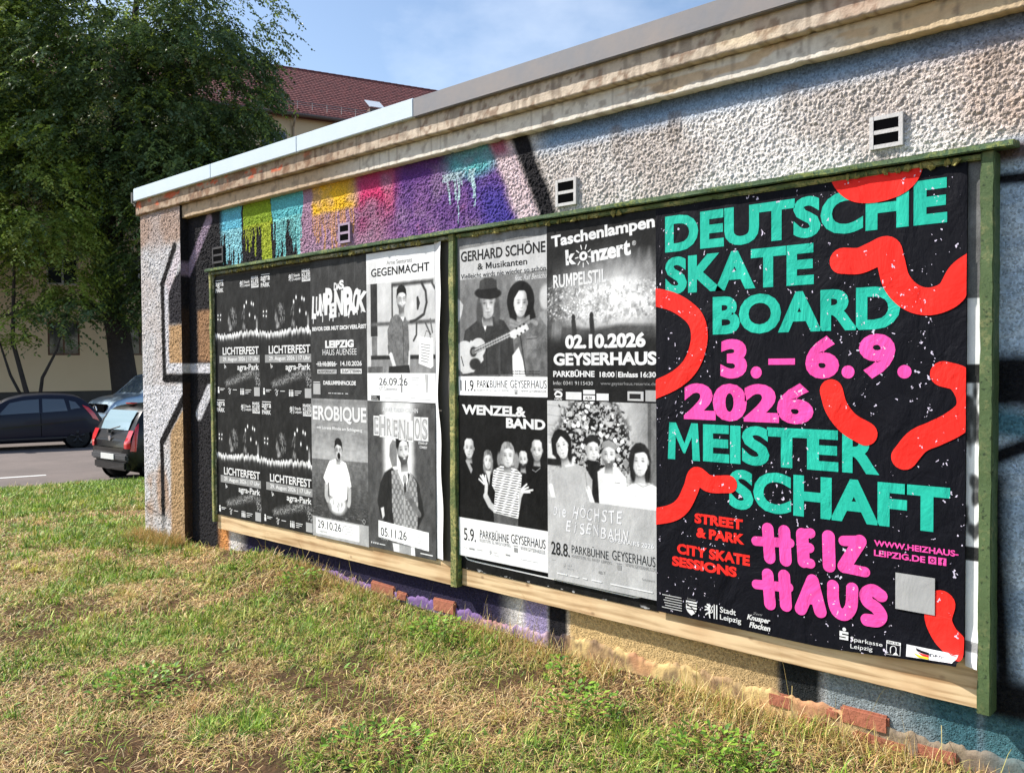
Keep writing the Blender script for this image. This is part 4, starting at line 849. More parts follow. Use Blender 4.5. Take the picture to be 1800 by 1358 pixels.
# --- comedian in the spotlight
a = Art(574, 832, 0.30); a.I += 0.05*(a.n(80, 21)-0.5)
a.put(sstep(110, 180, a.X)*sstep(430, 360, a.X)*sstep(700, 380, a.Y)*0.95, 0.90); a.put(sstep(40, 200, a.X)*sstep(540, 380, a.X)*sstep(90, 0, a.Y)*0.55, 0.72)
a.poly([(196, 240), (222, 208), (258, 216), (258, 352), (214, 360), (192, 300)], 0.48, 8)
a.poly([(150, 396), (216, 362), (260, 400), (330, 380), (390, 392), (440, 440), (468, 540), (480, 600), (440, 660), (420, 700), (170, 700), (112, 650), (82, 560), (110, 460)], 0.16, 10)
a.poly([(210, 384), (262, 370), (330, 470), (372, 380), (420, 430), (432, 560), (418, 760), (240, 760), (214, 600)], 0.46, 8); m = (a.sdf([(210, 384), (262, 370), (330, 470), (372, 380), (420, 430), (432, 560), (418, 760), (240, 760), (214, 600)]) < 0); a.put(m*((np.sin(a.X/5.5)*np.sin(a.Y/8.5)) > 0.1)*0.75, 0.66)
a.poly([(262, 380), (300, 352), (344, 366), (352, 420), (326, 480)], 0.88, 6); a.line([(258, 384), (322, 500), (318, 690)], 9, 0.62, 5); a.line([(372, 384), (338, 500)], 9, 0.62, 5)
a.line([(324, 428), (326, 500)], 17, 0.20, 4); a.ell(322, 418, 17, 24, 0.58, 5); a.line([(344, 510), (400, 560), (440, 600)], 34, 0.42, 7); a.ell(346, 506, 26, 24, 0.50, 6)
for k in range(4): a.line([(326, 492+k*10), (362, 490+k*11)], 4, 0.32, 3, 0.7)
a.poly([(112, 600), (140, 590), (146, 640), (128, 660)], 0.78, 6)
a.head(308, 262, 104, 156, skin=0.82, hair=0.10, style='short', beard=0.8, dark=0.20, turn=0.14, tilt=-8, smile=True); a.poly([(256, 230), (268, 180), (318, 166), (350, 190), (356, 220), (310, 196), (280, 224), (266, 270)], 0.08, 6)
a.poly([(214, 784), (270, 784), (320, 830), (224, 830)], 0.88, 8); a.poly([(372, 784), (400, 784), (404, 832), (350, 832)], 0.92, 8); a.rect(270, 784, 372, 832, 0.60, 8)
a.poly([(90, 672), (516, 690), (516, 790), (90, 766)], 0.93, 2)
I = Ink(); I.text('ABDUL KADER CHAHIN', 137, 29, 438, 54, bold=0.015)
for t, x0, y0, x1, y1 in (('E', 56, 80, 106, 192), ('H', 110, 72, 166, 198), ('R', 170, 84, 222, 196), ('E', 226, 90, 272, 200), ('N', 276, 86, 338, 206), ('L', 342, 96, 398, 212), ('O', 404, 74, 460, 202), ('S', 464, 74, 520, 202)):
    I.rect(x0, y0, x1, y1, 'ink_white'); I.text(t, x0+7, y0+9, x1-7, y1-9, 'ink_grey', bold=0.02); I.text(t, x0+12, y0+16, x1-12, y1-16, 'ink_mid', bold=-0.01)
I.text('STAND-UP', 440, 207, 512, 220, bold=0.03); I.text('COMEDY', 450, 229, 511, 242, bold=0.03)
I.text('05.11.26', 110, 708, 334, 756, 'ink_black', bold=-0.004); I.text('Werk 2', 110, 762, 176, 778, 'ink_mid'); I.rect(288, 690, 290, 792, 'ink_mid')
for k, y in enumerate((710, 722, 742, 754)): I.rect(400, y, 458, y+2.5, 'ink_mid')
for x in (24, 44, 62, 80): I.rect(x, 800, x+9, 810, 'ink_white')
I.rect(98, 803, 150, 808, 'ink_white'); I.rect(448, 806, 548, 812, 'ink_white')
poster('comedy_poster', a, PL(1744, 846, 7), 'dark Ehrenlos poster of a smiling man holding a microphone in a spotlight', GRP, I, seed=6)
# --- two musicians with a guitar
a = Art(611, 798, 0.50); a.I = 0.42+0.10*(a.n(120, 31)-0.5)+0.05*sstep(500, 100, a.Y)
a.poly([(0, 300), (28, 318), (48, 340), (38, 380), (20, 420), (0, 430)], 0.72, 6); a.ell(600, 330, 40, 60, 0.70, 14); a.poly([(560, 400), (611, 390), (611, 470), (560, 440)], 0.55, 10)
a.poly([(60, 470), (150, 420), (240, 400), (330, 430), (388, 500), (404, 690), (30, 700), (36, 560)], 0.20, 6); a.put((a.sdf([(60, 470), (240, 400), (388, 500), (404, 690), (30, 700)]) < 0)*0.3*a.n(40, 33), 0.36)
a.poly([(400, 430), (470, 408), (560, 420), (604, 470), (611, 700), (400, 700)], 0.36, 6); a.put((a.sdf([(400, 430), (470, 408), (560, 420), (611, 470), (611, 700), (400, 700)]) < 0)*(a.n(24, 35)-0.35)*1.3, 0.52)
a.poly([(384, 600), (426, 560), (452, 620), (470, 700), (388, 700)], 0.86, 6); a.line([(430, 470), (455, 600), (470, 690)], 6, 0.2, 4); a.rect(478, 510, 540, 570, 0.46, 6); a.line([(478, 524), (540, 520)], 4, 0.25, 3); a.line([(498, 430), (540, 452)], 20, 0.55, 6)
a.poly([(170, 400), (200, 395), (214, 440), (204, 478), (190, 450)], 0.85, 5); a.line([(206, 470), (214, 690)], 3, 0.10, 3); a.rect(292, 540, 306, 700, 0.28, 6)
a.head(220, 342, 118, 146, skin=0.72, hair=0.34, style='bob', turn=0.04); a.ell(165, 384, 24, 60, 0.30, 12); a.ell(284, 380, 22, 60, 0.32, 12)
a.ell(222, 290, 92, 30, 0.12, 5, 4); a.poly([(160, 284), (168, 226), (200, 214), (250, 216), (282, 230), (288, 284)], 0.26, 6); a.poly([(160, 270), (288, 268), (290, 288), (158, 290)], 0.12, 5)
a.ell(440, 340, 88, 96, 0.10, 6); a.poly([(356, 340), (420, 250), (500, 300), (536, 420), (480, 440), (372, 430)], 0.10, 8); a.head(440, 352, 92, 128, skin=0.80, hair=0.10, style='none', turn=0.12, light=-1)
a.poly([(372, 320), (392, 262), (440, 252), (486, 270), (498, 340), (470, 292), (430, 290), (396, 330), (392, 420), (376, 420)], 0.09, 6); a.poly([(492, 300), (520, 380), (534, 424), (496, 430), (484, 380)], 0.09, 6)
for k in range(4): a.line([(372, 424+k*9), (430, 446+k*7), (494, 414+k*10)], 11, 0.48+0.06*(k % 2), 5)
# guitar
a.ell(60, 604, 76, 84, 0.74, 5, -20); a.ell(150, 560, 56, 50, 0.74, 5, -20); a.poly([(100, 520), (170, 540), (190, 620), (120, 680), (40, 690), (10, 640)], 0.74, 6); a.ell(130, 640, 40, 30, 0.20, 8); a.ell(118, 578, 24, 26, 0.10, 4); a.ell(118, 578, 30, 32, 0.45, 3, 0, 0.35)
a.line([(118, 578), (372, 496)], 26, 0.40, 4); a.line([(130, 568), (372, 490)], 3, 0.8, 2); a.line([(130, 584), (372, 504)], 3, 0.7, 2)
for k in range(12): a.line([(160+k*17, 552-k*5.5), (166+k*17, 576-k*5.5)], 2.5, 0.75, 2, 0.8)
a.poly([(366, 488), (392, 476), (478, 450), (494, 476), (400, 520), (374, 512)], 0.78, 4)
for k in range(3): a.ell(412+k*24, 470-k*9, 7, 5, 0.18, 3); a.ell(420+k*24, 506-k*12, 7, 5, 0.18, 3)
a.line([(30, 602), (46, 648)], 6, 0.2, 3)
a.poly([(26, 58), (608, 42), (608, 202), (26, 212)], 0.70, 2); a.rect(6, 702, 611, 798, 0.89, 2)
I = Ink(); I.text('GERHARD SCHÖNE', 34, 58, 598, 122, 'ink_black', bold=0.02, rot=0); I.text('& Musikanten', 152, 138, 484, 170, 'ink_black', bold=0.012); I.text('Vielleicht wirds nie wieder so schön', 33, 183, 600, 208, 'ink_black'); I.text('feat. Ralf Benschu', 406, 217, 606, 242, bold=0.0, shear=0.3)
I.text('11.9.', 24, 720, 130, 776, 'ink_black', bold=0.0); I.text('PARKBÜHNE', 144, 712, 351, 757, 'ink_black', bold=-0.012); I.text('GEYSERHAUS', 370, 718, 600, 756, 'ink_black', bold=-0.012); I.text('KLEISTSTR. 52, 04157 LEIPZIG', 143, 765, 363, 777, 'ink_mid'); I.text('WWW.GEYSERHAUS.DE', 440, 764, 599, 776, 'ink_grey'); I.rect(394, 766, 420, 770, 'ink_grey'); I.rect(398, 774, 416, 786, 'ink_grey')
for y in (672, 684): I.text('mit Ralf Benschu, Lutz Kirchner', 380, y, 560, y+8, 'ink_black', bold=0.01)
poster('concert_poster', a, PL(2491, -2, 8), 'Gerhard Schöne poster of a guitarist in a hat beside a long-haired man', GRP, I, seed=7)
# --- torch concert stage
a = Art(602, 808, 0.13); n = a.n(80, 41); lt = sstep(330, 60, np.hypot((a.X-370)*0.62, (a.Y-370)*1.15)); a.put(lt, 0.80+0.2*(n-0.5)); sp = vnoise(a.X/6, a.Y/6, 43); a.put(sstep(250, 330, a.Y)*sstep(470, 400, a.Y)*sstep(0.5, 0.9, sp)*0.8, 0.98)
a.put(sstep(0.55, 0.72, a.n(14, 45))*sstep(260, 320, a.Y)*sstep(480, 420, a.Y)*(1-lt*0.55)*0.8, 0.25); a.put(sstep(0.52, 0.7, a.n(30, 47))*lt*0.5*sstep(300, 340, a.Y), 0.45)
for k in range(6): x = 300+k*52; a.poly([(x, 150), (x+10, 150), (x+34-k*3, 262), (x-24, 262)], 0.55, 14, 0.4)
a.poly([(0, 480), (140, 470), (260, 490), (420, 470), (602, 480), (602, 520), (0, 560)], 0.30, 20); a.poly([(30, 450), (90, 442), (80, 540), (20, 560)], 0.42, 8)
for x, y in ((156, 448), (258, 442)): a.line([(x, y), (x+6, y+58)], 25, 0.20, 6); a.ell(x, y-18, 11, 14, 0.18, 4)
a.put(sstep(490, 560, a.Y)*0.9, 0.12)
I = Ink(); I.text('Taschenlampen', 28, 36, 592, 104, bold=0.035, rot=-3.2); I.text('k', 113, 122, 172, 192, bold=0.05, rot=-3); I.text('nzert', 258, 118, 470, 184, bold=0.045, rot=-4)
I.text('o', 192, 138, 238, 180, bold=0.04)
for k in range(9):
    t = 2*math.pi*k/9+0.2; I.ribbon([(215+30*math.cos(t), 158+32*math.sin(t)), (215+46*math.cos(t), 158+50*math.sin(t))], 5, 'ink_white', smooth=False)
I.text('®', 478, 118, 498, 138); I.text('RUMPELSTIL', 39, 228, 342, 289, bold=0.03, rot=-1.5); I.text('02.10.2026', 108, 507, 545, 572, bold=0.05); I.text('GEYSERHAUS', 38, 590, 600, 648, bold=0.045)
I.text('PARKBÜHNE', 36, 666, 275, 700, bold=0.035); I.text('18:00', 303, 676, 384, 700, bold=0.03); I.rect(392, 672, 394, 702, 'ink_mid'); I.text('Einlass', 403, 676, 506, 700, bold=0.03); I.text('16:30', 520, 676, 596, 700, bold=0.03)
I.text('Info: 0341 9115430', 36, 719, 266, 736, 'ink_mid'); I.text('www.geyserhaus.reservix.de', 308, 720, 596, 738, 'ink_grey')
I.text('GEYSER', 39, 755, 91, 763); I.ribbon([(46, 780), (60, 768), (84, 776), (80, 790), (52, 790)], 10, 'ink_white'); I.text('HAUS', 44, 798, 88, 806, bold=0.03)
I.rect(111, 768, 201, 803, 'ink_white'); I.rect(211, 757, 277, 776, 'ink_white'); I.rect(211, 781, 277, 803, 'ink_white'); I.rect(286, 772, 352, 803, 'ink_white'); I.text('ALSA', 222, 786, 262, 799, 'ink_black', bold=0.03); I.rect(452, 760, 534, 800, 'ink_mid'); I.rect(462, 770, 520, 792, 'ink_black'); I.rect(544, 754, 596, 801, 'blank')
poster('concert_poster', a, PL(3098, 0, 9), 'Taschenlampenkonzert poster of a bright stage with white lettering', GRP, I, seed=8)
# --- five band members on black
a = Art(604, 822, 0.085)
for (x, y, w_, h_, st, hr, bd) in ((80, 268, 74, 100, 'none', 0.1, 0), (214, 322, 58, 84, 'long', 0.45, 0), (448, 300, 58, 84, 'none', 0.1, 0.9), (536, 250, 72, 100, 'none', 0.1, 0.25)):
    a.head(x, y, w_, h_, skin=0.80, hair=hr, style=st, beard=bd, dark=0.15, light=-1 if x < 300 else 1)
a.poly([(52, 330), (76, 330), (104, 372), (96, 400)], 0.62, 6); a.poly([(196, 372), (232, 372), (222, 440)], 0.75, 6); a.poly([(0, 350), (48, 326), (90, 400), (120, 360), (150, 420), (150, 560), (0, 560)], 0.07, 8); a.poly([(470, 360), (500, 320), (540, 350), (604, 330), (604, 560), (470, 560)], 0.07, 8); a.line([(508, 344), (528, 352), (556, 332)], 4, 0.6, 4)
a.line([(196, 500), (226, 540), (262, 560)], 34, 0.72, 6); a.line([(196, 500), (202, 440), (176, 404)], 22, 0.74, 6); a.line([(412, 540), (424, 480), (440, 452)], 26, 0.72, 6)
for q in ([(196, 436), (160, 400)], [(196, 430), (176, 396)], [(200, 430), (196, 396)], [(186, 440), (150, 418)], [(440, 446), (480, 430)], [(440, 440), (470, 416)], [(440, 452), (508, 440)], [(446, 456), (490, 452)]): a.line(q, 9, 0.86, 4)
tor = [(252, 366), (300, 340), (396, 342), (440, 372), (432, 440), (416, 470), (420, 560), (414, 588), (250, 576), (262, 470), (240, 440)]
a.poly(tor, 0.92, 4); d = a.sdf(tor); a.put((d < -2)*sstep(0.1, 0.5, np.sin((a.Y-0.06*a.X)/1.95))*0.9, 0.16)
a.poly([(250, 576), (414, 588), (412, 640), (256, 640)], 0.34, 4); a.head(346, 290, 84, 108, skin=0.80, hair=0.55, style='bob', turn=0.05); a.ell(404, 310, 18, 40, 0.50, 8); a.ell(290, 310, 14, 34, 0.5, 8)
a.poly([(0, 626), (604, 626), (604, 822), (0, 822)], 0.84, 2)
I = Ink(); I.text('WENZEL&', 32, 46, 470, 96, bold=0.045); I.text('BAND', 339, 103, 590, 152, bold=0.045); I.text('5.9.', 38, 676, 124, 740, 'ink_black', bold=0.005); I.text('PARKBÜHNE', 154, 664, 352, 714, 'ink_black', bold=-0.004); I.text('GEYSERHAUS', 367, 667, 586, 711, 'ink_black', bold=-0.004); I.text('KLEISTSTR. 52, 04157 LEIPZIG', 153, 718, 362, 735, 'ink_grey'); I.text('WWW.GEYSERHAUS.DE', 428, 718, 584, 736, 'ink_grey'); I.rect(382, 720, 414, 724, 'ink_grey'); I.rect(386, 730, 410, 752, 'ink_grey')
for x, y, wd, h_ in ((36, 776, 26, 3), (76, 774, 38, 8), (130, 774, 40, 3), (330, 770, 30, 7), (430, 780, 110, 2)): I.rect(x, y, x+wd, y+h_, 'ink_grey' if h_ > 4 else 'ink_mid')
lion(I, 218, 766, 18, 26, 'ink_mid'); I.text('Stadt', 246, 768, 276, 777, 'ink_mid'); I.text('Leipzig', 246, 782, 282, 792, 'ink_mid')
poster('concert_poster', a, PL(2495, 797, 10), 'black Wenzel and Band poster of five people around a man in a striped shirt', GRP, I, seed=9)
# --- four friends before a flowering bush
a = Art(601, 830, 0.66); a.I = 0.70+0.05*(a.n(90, 51)-0.5)-0.22*sstep(430, 600, a.X)
for k in range(9): a.line([(0 if k < 4 else 410, 20+k*46), (120 if k < 4 else 560, 30+k*46)], 2.5, 0.48, 3, 0.7)
a.rect(556, 0, 574, 420, 0.34, 6); a.rect(574, 0, 601, 420, 0.42, 6)
env = sstep(40, -30, np.hypot((a.X-260)/(1.0+0.0015*a.Y), (a.Y-170)*0.72)-165-40*(a.n(40, 53)-0.5)); lf = a.n(13, 54, 2); a.put(env*sstep(0.40, 0.52, lf), 0.10); a.put(env*sstep(0.62, 0.70, vnoise(a.X/9, a.Y/9, 57)), 0.55)
for k in range(34): t = rng.uniform(0, 6.28); r_ = rng.uniform(20, 170); a.ell(265+r_*math.cos(t), 150+r_*1.05*math.sin(t), rng.uniform(6, 15), rng.uniform(5, 11), 0.95, 4, rng.uniform(0, 90))
for k in range(40): a.ell(rng.uniform(60, 440), rng.uniform(20, 270), 9, 4, 0.16, 3, rng.uniform(0, 180))
a.rect(0, 270, 80, 300, 0.12, 4); a.rect(4, 200, 74, 268, 0.80, 4)
a.head(262, 216, 74, 104, skin=0.84, hair=0.14, style='curly', turn=0.2); a.poly([(230, 260), (300, 266), (304, 450), (258, 450)], 0.12, 6)
a.poly([(30, 330), (80, 290), (140, 276), (220, 296), (262, 350), (256, 450), (22, 450), (14, 420)], 0.66, 5); a.line([(20, 400), (34, 450)], 26, 0.84, 6); a.line([(236, 390), (264, 455)], 24, 0.86, 6); a.line([(222, 320), (232, 392)], 4, 0.50, 5); a.poly([(84, 280), (150, 262), (160, 292), (110, 304)], 0.82, 6)
a.head(84, 208, 80, 118, skin=0.88, hair=0.11, style='long', tilt=-16); a.poly([(22, 180), (50, 140), (110, 134), (140, 170), (144, 240), (120, 190), (80, 160), (52, 200), (60, 270), (30, 250)], 0.10, 6)
a.poly([(290, 310), (340, 278), (400, 284), (446, 326), (450, 460), (300, 460)], 0.82, 5); a.line([(384, 350), (410, 350)], 3, 0.4, 2); a.head(352, 232, 76, 108, skin=0.84, hair=0.2, style='short', beard=0.85, dark=0.36, smile=True); a.poly([(312, 206), (318, 176), (352, 166), (388, 178), (394, 210), (352, 196)], 0.55, 5)
a.poly([(440, 370), (500, 330), (560, 336), (601, 350), (601, 470), (446, 460)], 0.84, 5); a.line([(490, 340), (530, 356), (580, 338)], 4, 0.62, 4); a.head(516, 250, 86, 122, skin=0.88, hair=0.15, style='long', turn=-0.05); a.poly([(456, 240), (470, 196), (516, 178), (560, 196), (574, 250), (540, 206), (490, 216), (478, 300), (462, 290)], 0.14, 6)
a.put(sstep(448, 452, a.Y+0.0*a.X)*1.0, 0.655+0.04*(a.n(90, 58, sy=3)-0.5))
a.put(sstep(380, 600, a.X)*sstep(452, 470, a.Y)*(vnoise(a.X/16, a.Y/400, 59))*0.35, 0.66)
I = Ink()
def hand(txt, x0, y0, x1, y1, seed):
    rr = random.Random(seed); k = len(txt); st = (x1-x0)/k
    for i, ch in enumerate(txt):
        if ch == ' ': continue
        dy = rr.uniform(-5, 5); nar = 0.3 if ch in 'iI' else 0.78
        I.text(ch, x0+st*i+st*(0.5-nar/2), y0+dy, x0+st*i+st*(0.5+nar/2), y1+dy, 'big_white', bold=0.006, rot=rr.uniform(-10, 8), shear=0.15)
hand('Die', 34, 496, 112, 536, 1); hand('HÖCHSTE', 146, 474, 428, 530, 2); hand('EiSENBAHN', 105, 550, 458, 600, 3)
I.text('OPEN AIRS 2026', 356, 594, 586, 614, 'big_white', bold=0.015); I.text('28.8.', 20, 655, 130, 716, 'ink_black', bold=0.01); I.text('PARKBÜHNE', 142, 648, 349, 694, 'ink_black', bold=-0.008); I.text('GEYSERHAUS', 369, 648, 592, 690, 'ink_black', bold=-0.008); I.text('KLEISTSTR. 52, 04157 LEIPZIG', 142, 700, 365, 714, 'ink_grey'); I.text('WWW.GEYSERHAUS.DE', 439, 694, 594, 709, 'ink_grey'); I.rect(392, 700, 420, 704, 'ink_grey'); I.rect(396, 708, 418, 730, 'ink_grey')
lion(I, 88, 742, 18, 26, 'ink_mid'); I.text('Stadt', 112, 746, 142, 756, 'ink_mid'); I.text('Leipzig', 112, 760, 150, 772, 'ink_mid'); I.text('ALL T', 292, 750, 330, 762, 'ink_grey', bold=0.03); I.rect(20, 738, 46, 740, 'ink_mid'); I.text('konzert', 526, 744, 590, 754, 'ink_grey')
for x, wd in ((56, 60), (130, 52), (205, 26), (256, 56), (360, 220)): I.rect(x, 796, x+wd, 802, 'ink_white')
poster('concert_poster', a, PL(3098, 809, 11), 'pale poster of four men before a white flowering bush', GRP, I, seed=10)
# --- older black poster still showing below the two concert posters
a = Art(1204, 88, 0.09); a.put(sstep(0.68, 0.72, a.n(34, 61, sy=0.4))*sstep(70, 82, a.Y), 0.62)
I = Ink(-0.001); I.ribbon([(34, -10), (36, 14), (58, 34), (110, 38)], 6.5, 'ink_white', caps=(False, False)); I.ribbon([(110, 38), (1080, 48)], 6.5, 'ink_white', caps=(False, False), smooth=False); I.ribbon([(1080, 48), (1116, 40), (1134, 16), (1136, -10)], 6.5, 'ink_white', caps=(False, False))
poster('old_poster', a, (2.489, 0.0095, Z0-1.602), 'older black poster with a white rounded outline showing below two pale posters', GRP, I)
# --- older grey poster along the right post
a = Art(40, 1648, 0.40); a.put(sstep(440, 445, a.Y)*sstep(660, 655, a.Y), 0.84); a.put(sstep(655, 660, a.Y)*sstep(720, 715, a.Y), 0.2); a.put(sstep(715, 720, a.Y)*sstep(1290, 1285, a.Y), 0.30+0.6*sstep(0.3, 0.6, a.n(26, 63, 2, 2.0))); a.put(sstep(1250, 1255, a.Y)*sstep(1300, 1290, a.Y), 0.22); a.put(sstep(1298, 1300, a.Y), 0.90); a.put(sstep(1560, 1565, a.Y)*sstep(1600, 1595, a.Y), 0.5); a.I += 0.05*(a.n(90, 64)-0.5)
poster('old_poster', a, (4.884, 0.007, Z0+0.006), 'narrow grey strip of an older poster along the right green post', GRP, None, curl=lambda X, Y, Z: (X, Y-0.02*(X/0.04)*sstep(1.5, 1.65, -Z), Z))
# --- white sheet peeling off beside the centre post
nz_ = 120; nx = 10; u, v = np.meshgrid(np.linspace(0, 1, nx), np.linspace(0, 1.668, nz_))
wd = 0.066+0.012*np.sin(v*2.1)-0.045*np.exp(-((v-0.75)/0.25)**2); X = u*wd; Y = -0.020*u**1.6*(0.6+0.8*np.sin(v*3.7+0.4)**2)-0.004*u*np.sin(v*17)
i = np.arange(nx*nz_).reshape(nz_, nx)
o = nobj('peeling_sheet', np.stack([X, Y, -v], -1).reshape(-1, 3), [np.stack([i[1:, :-1], i[1:, 1:], i[:-1, 1:], i[:-1, :-1]], -1).reshape(-1, 4)], M['paper_back'], smooth=True, loc=(2.318, 0.004, Z0+0.004))
tag(o, 'white paper sheet peeling away beside the mossy centre post', 'paper sheet')

# --- the big colour poster
BW, BH = 1188, 1690
def bigcurl(X, Y, Z):
    t = sstep(0.55, 1.0, X/1.188)*sstep(1.55, 1.69, -Z); c = sstep(1.08, 1.188, X)*sstep(1.60, 1.69, -Z)
    return X-0.012*c, Y-0.014*t-0.030*c, Z+0.036*t*sstep(1.6, 1.69, -Z)+0.012*c
a = Art(BW, BH, 0.1, cell=9.0)
T = Ink(-0.0008)
for t, x0, y0, x1, y1, b in (('DEUTSCHE', 46, 43, 1128, 194, 0.045), ('SKATE', 46, 213, 678, 366, 0.045), ('BOARD', 266, 386, 982, 538, 0.045), ('SCHAFT', 337, 1064, 1142, 1220, 0.045)): T.text(t, x0, y0, x1, y1, 'big_teal', bold=b, space=1.02)
T.text('EISTE', 222, 892, 770, 1044, 'big_teal', bold=0.045)
for q in ([(57, 1044), (64, 892), (96, 892), (92, 1044)], [(174, 1044), (168, 892), (198, 892), (208, 1044)], [(66, 892), (96, 892), (140, 984), (132, 1018)], [(168, 892), (197, 892), (138, 1018), (126, 1002)]): T.poly(q, 'big_teal')
T.text('R', 784, 890, 914, 1042, 'big_teal', bold=0.045)
for t, x0, y0, x1, y1 in (('3', 300, 556, 414, 710), ('6', 647, 553, 772, 709), ('9', 842, 551, 966, 707), ('2026', 134, 726, 678, 878)): T.text(t, x0, y0, x1, y1, 'big_pink', bold=0.055)
for x, y in ((452, 686), (804, 684), (996, 683)): T.disc(x, y, 23, 'big_pink')
T.rect(502, 634, 607, 657, 'big_pink')
for t, x0, y0, x1, y1 in (('STREET', 183, 1256, 396, 1297), ('& PARK', 191, 1313, 403, 1354), ('CITY SKATE', 101, 1391, 426, 1434), ('SESSIONS', 77, 1446, 370, 1487)): T.text(t, x0, y0, x1, y1, 'big_red', bold=0.05, rot=0.6)
T.text('WWW.HEIZHAUS-', 897, 1270, 1169, 1291, 'big_pink', bold=0.03); T.text('LEIPZIG.DE', 897, 1304, 1066, 1326, 'big_pink', bold=0.03)
for x in (1076, 1107):
    T.rect(x, 1301, x+25, 1326, 'big_pink')
T.disc(1088.5, 1313.5, 7.5, 'big_black'); T.disc(1088.5, 1313.5, 4, 'big_pink'); T.text('f', 1116, 1304, 1125, 1326, 'big_black', bold=0.04)
# HEIZ HAUS in fat round strokes
W_ = 47
for pts in ([(500, 1281), (508, 1390)], [(566, 1282), (572, 1390)], [(451, 1334), (588, 1323)], [(636, 1284), (642, 1384)], [(636, 1282), (668, 1276)], [(640, 1336), (664, 1331)], [(644, 1386), (668, 1388)], [(735, 1280), (738, 1386)],
            [(790, 1288), (848, 1280)], [(848, 1282), (792, 1380)], [(792, 1384), (866, 1388)],
            [(500, 1456), (510, 1566)], [(566, 1450), (574, 1560)], [(453, 1501), (584, 1491)], [(632, 1562), (676, 1450)], [(676, 1450), (706, 1558)], [(646, 1522), (694, 1518)]):
    T.ribbon(pts, W_ if abs(pts[0][0]-pts[1][0]) < 60 and abs(pts[0][1]-pts[1][1]) > 60 else W_*0.78, 'big_pink', smooth=False)
T.poly([(676, 1448), (650, 1532), (702, 1530)], 'big_pink')
T.ribbon([(752, 1456), (754, 1510), (768, 1546), (796, 1552), (818, 1520), (822, 1454)], 43, 'big_pink'); T.ribbon([(922, 1462), (894, 1448), (870, 1464), (876, 1490), (906, 1508), (922, 1532), (908, 1552), (874, 1556)], 44, 'big_pink')
# sponsors along the bottom
for k, (x0, x1) in enumerate(((30, 122), (44, 124), (36, 124), (40, 124), (44, 124), (28, 124))): T.rect(x0, 1612+k*10.5, x1, 1615.5+k*10.5, 'ink_mid')
T.poly([(144, 1618), (194, 1618), (194, 1650), (186, 1664), (169, 1676), (152, 1664), (144, 1650)], 'ink_white')
for k in range(4): T.poly([(144, 1624+k*12), (194, 1624+k*12), (194, 1629+k*12), (150, 1629+k*12)], 'big_black') if k < 3 else None
T.ribbon([(146, 1630), (172, 1646), (192, 1668)], 5, 'big_black'); T.text('Freistaat', 150, 1606, 190, 1613, 'ink_grey')
lion(T, 229, 1615, 40, 56); T.rect(271, 1612, 276, 1669, 'ink_white'); T.rect(282, 1612, 287, 1669, 'ink_white'); T.text('Stadt', 299, 1615, 368, 1638, bold=0.01); T.text('Leipzig', 299, 1646, 391, 1672, bold=0.01)
T.text('Zetti', 440, 1610, 480, 1619, 'ink_grey', shear=0.3); T.text('Knusper', 416, 1622, 512, 1649, bold=0.03, shear=0.25); T.text('Flocken', 425, 1650, 512, 1672, bold=0.03, shear=0.25)
T.disc(795, 1605, 6.5, 'ink_white'); T.rect(778, 1613, 810, 1621, 'ink_white'); T.rect(778, 1621, 787, 1627, 'ink_white'); T.rect(778, 1626, 810, 1633, 'ink_white'); T.rect(801, 1633, 810, 1638, 'ink_white'); T.rect(778, 1637.5, 810, 1645, 'ink_white')
T2 = T
T2.text('Sparkasse', 818, 1626, 930, 1650, bold=0.0); T2.text('Leipzig', 818, 1656, 896, 1680, bold=0.0)
T2.rect(943, 1612, 991, 1624, 'ink_white'); T2.text('SKSB', 946, 1614, 988, 1622, 'big_black', bold=0.03); T2.ribbon([(944, 1626), (944, 1678), (990, 1678), (990, 1626)], 2, 'ink_white', smooth=False)
T2.ribbon([(958, 1670), (958, 1640), (968, 1630), (976, 1640), (976, 1672)], 2.5, 'ink_white'); T2.poly([(966, 1676), (984, 1676), (976, 1660)], 'ink_white')
gx_, gy_ = np.meshgrid(np.linspace(1010, 1174, 15), np.linspace(1612, 1676, 7)); gi = np.arange(gx_.size).reshape(gx_.shape)
T2.raw(np.stack([gx_.ravel(), gy_.ravel()], -1), np.stack([gi[1:, :-1], gi[1:, 1:], gi[:-1, 1:], gi[:-1, :-1]], -1).reshape(-1, 4).tolist(), 'big_white'); T2.y -= 0.0016
T2.poly([(1040, 1618), (1060, 1624), (1083, 1628), (1083, 1642), (1064, 1638), (1044, 1630)], 'big_black'); T2.poly([(1046, 1636), (1064, 1641), (1083, 1644), (1083, 1658), (1062, 1654)], 'big_red'); T2.poly([(1034, 1646), (1060, 1657), (1083, 1660), (1083, 1674), (1050, 1670)], 'flag_yellow')
T2.text('DRIV', 1086, 1630, 1134, 1649, 'ink_black', bold=0.0); T2.rect(1088, 1656, 1150, 1658.5, 'ink_mid'); T2.rect(1088, 1664, 1142, 1666.5, 'ink_mid')
T2.rect(971, 1372, 1098, 1497, 'blank')
big = a.build('skateboard_poster', (3.697, -0.0065, Z0+0.008), 'big_black', curl=bigcurl, bow=0.0, ink=T)
tag(big, 'large black poster with turquoise and pink lettering and red squiggles', 'poster', GRP)
CL = (0, 0, BW, BH)
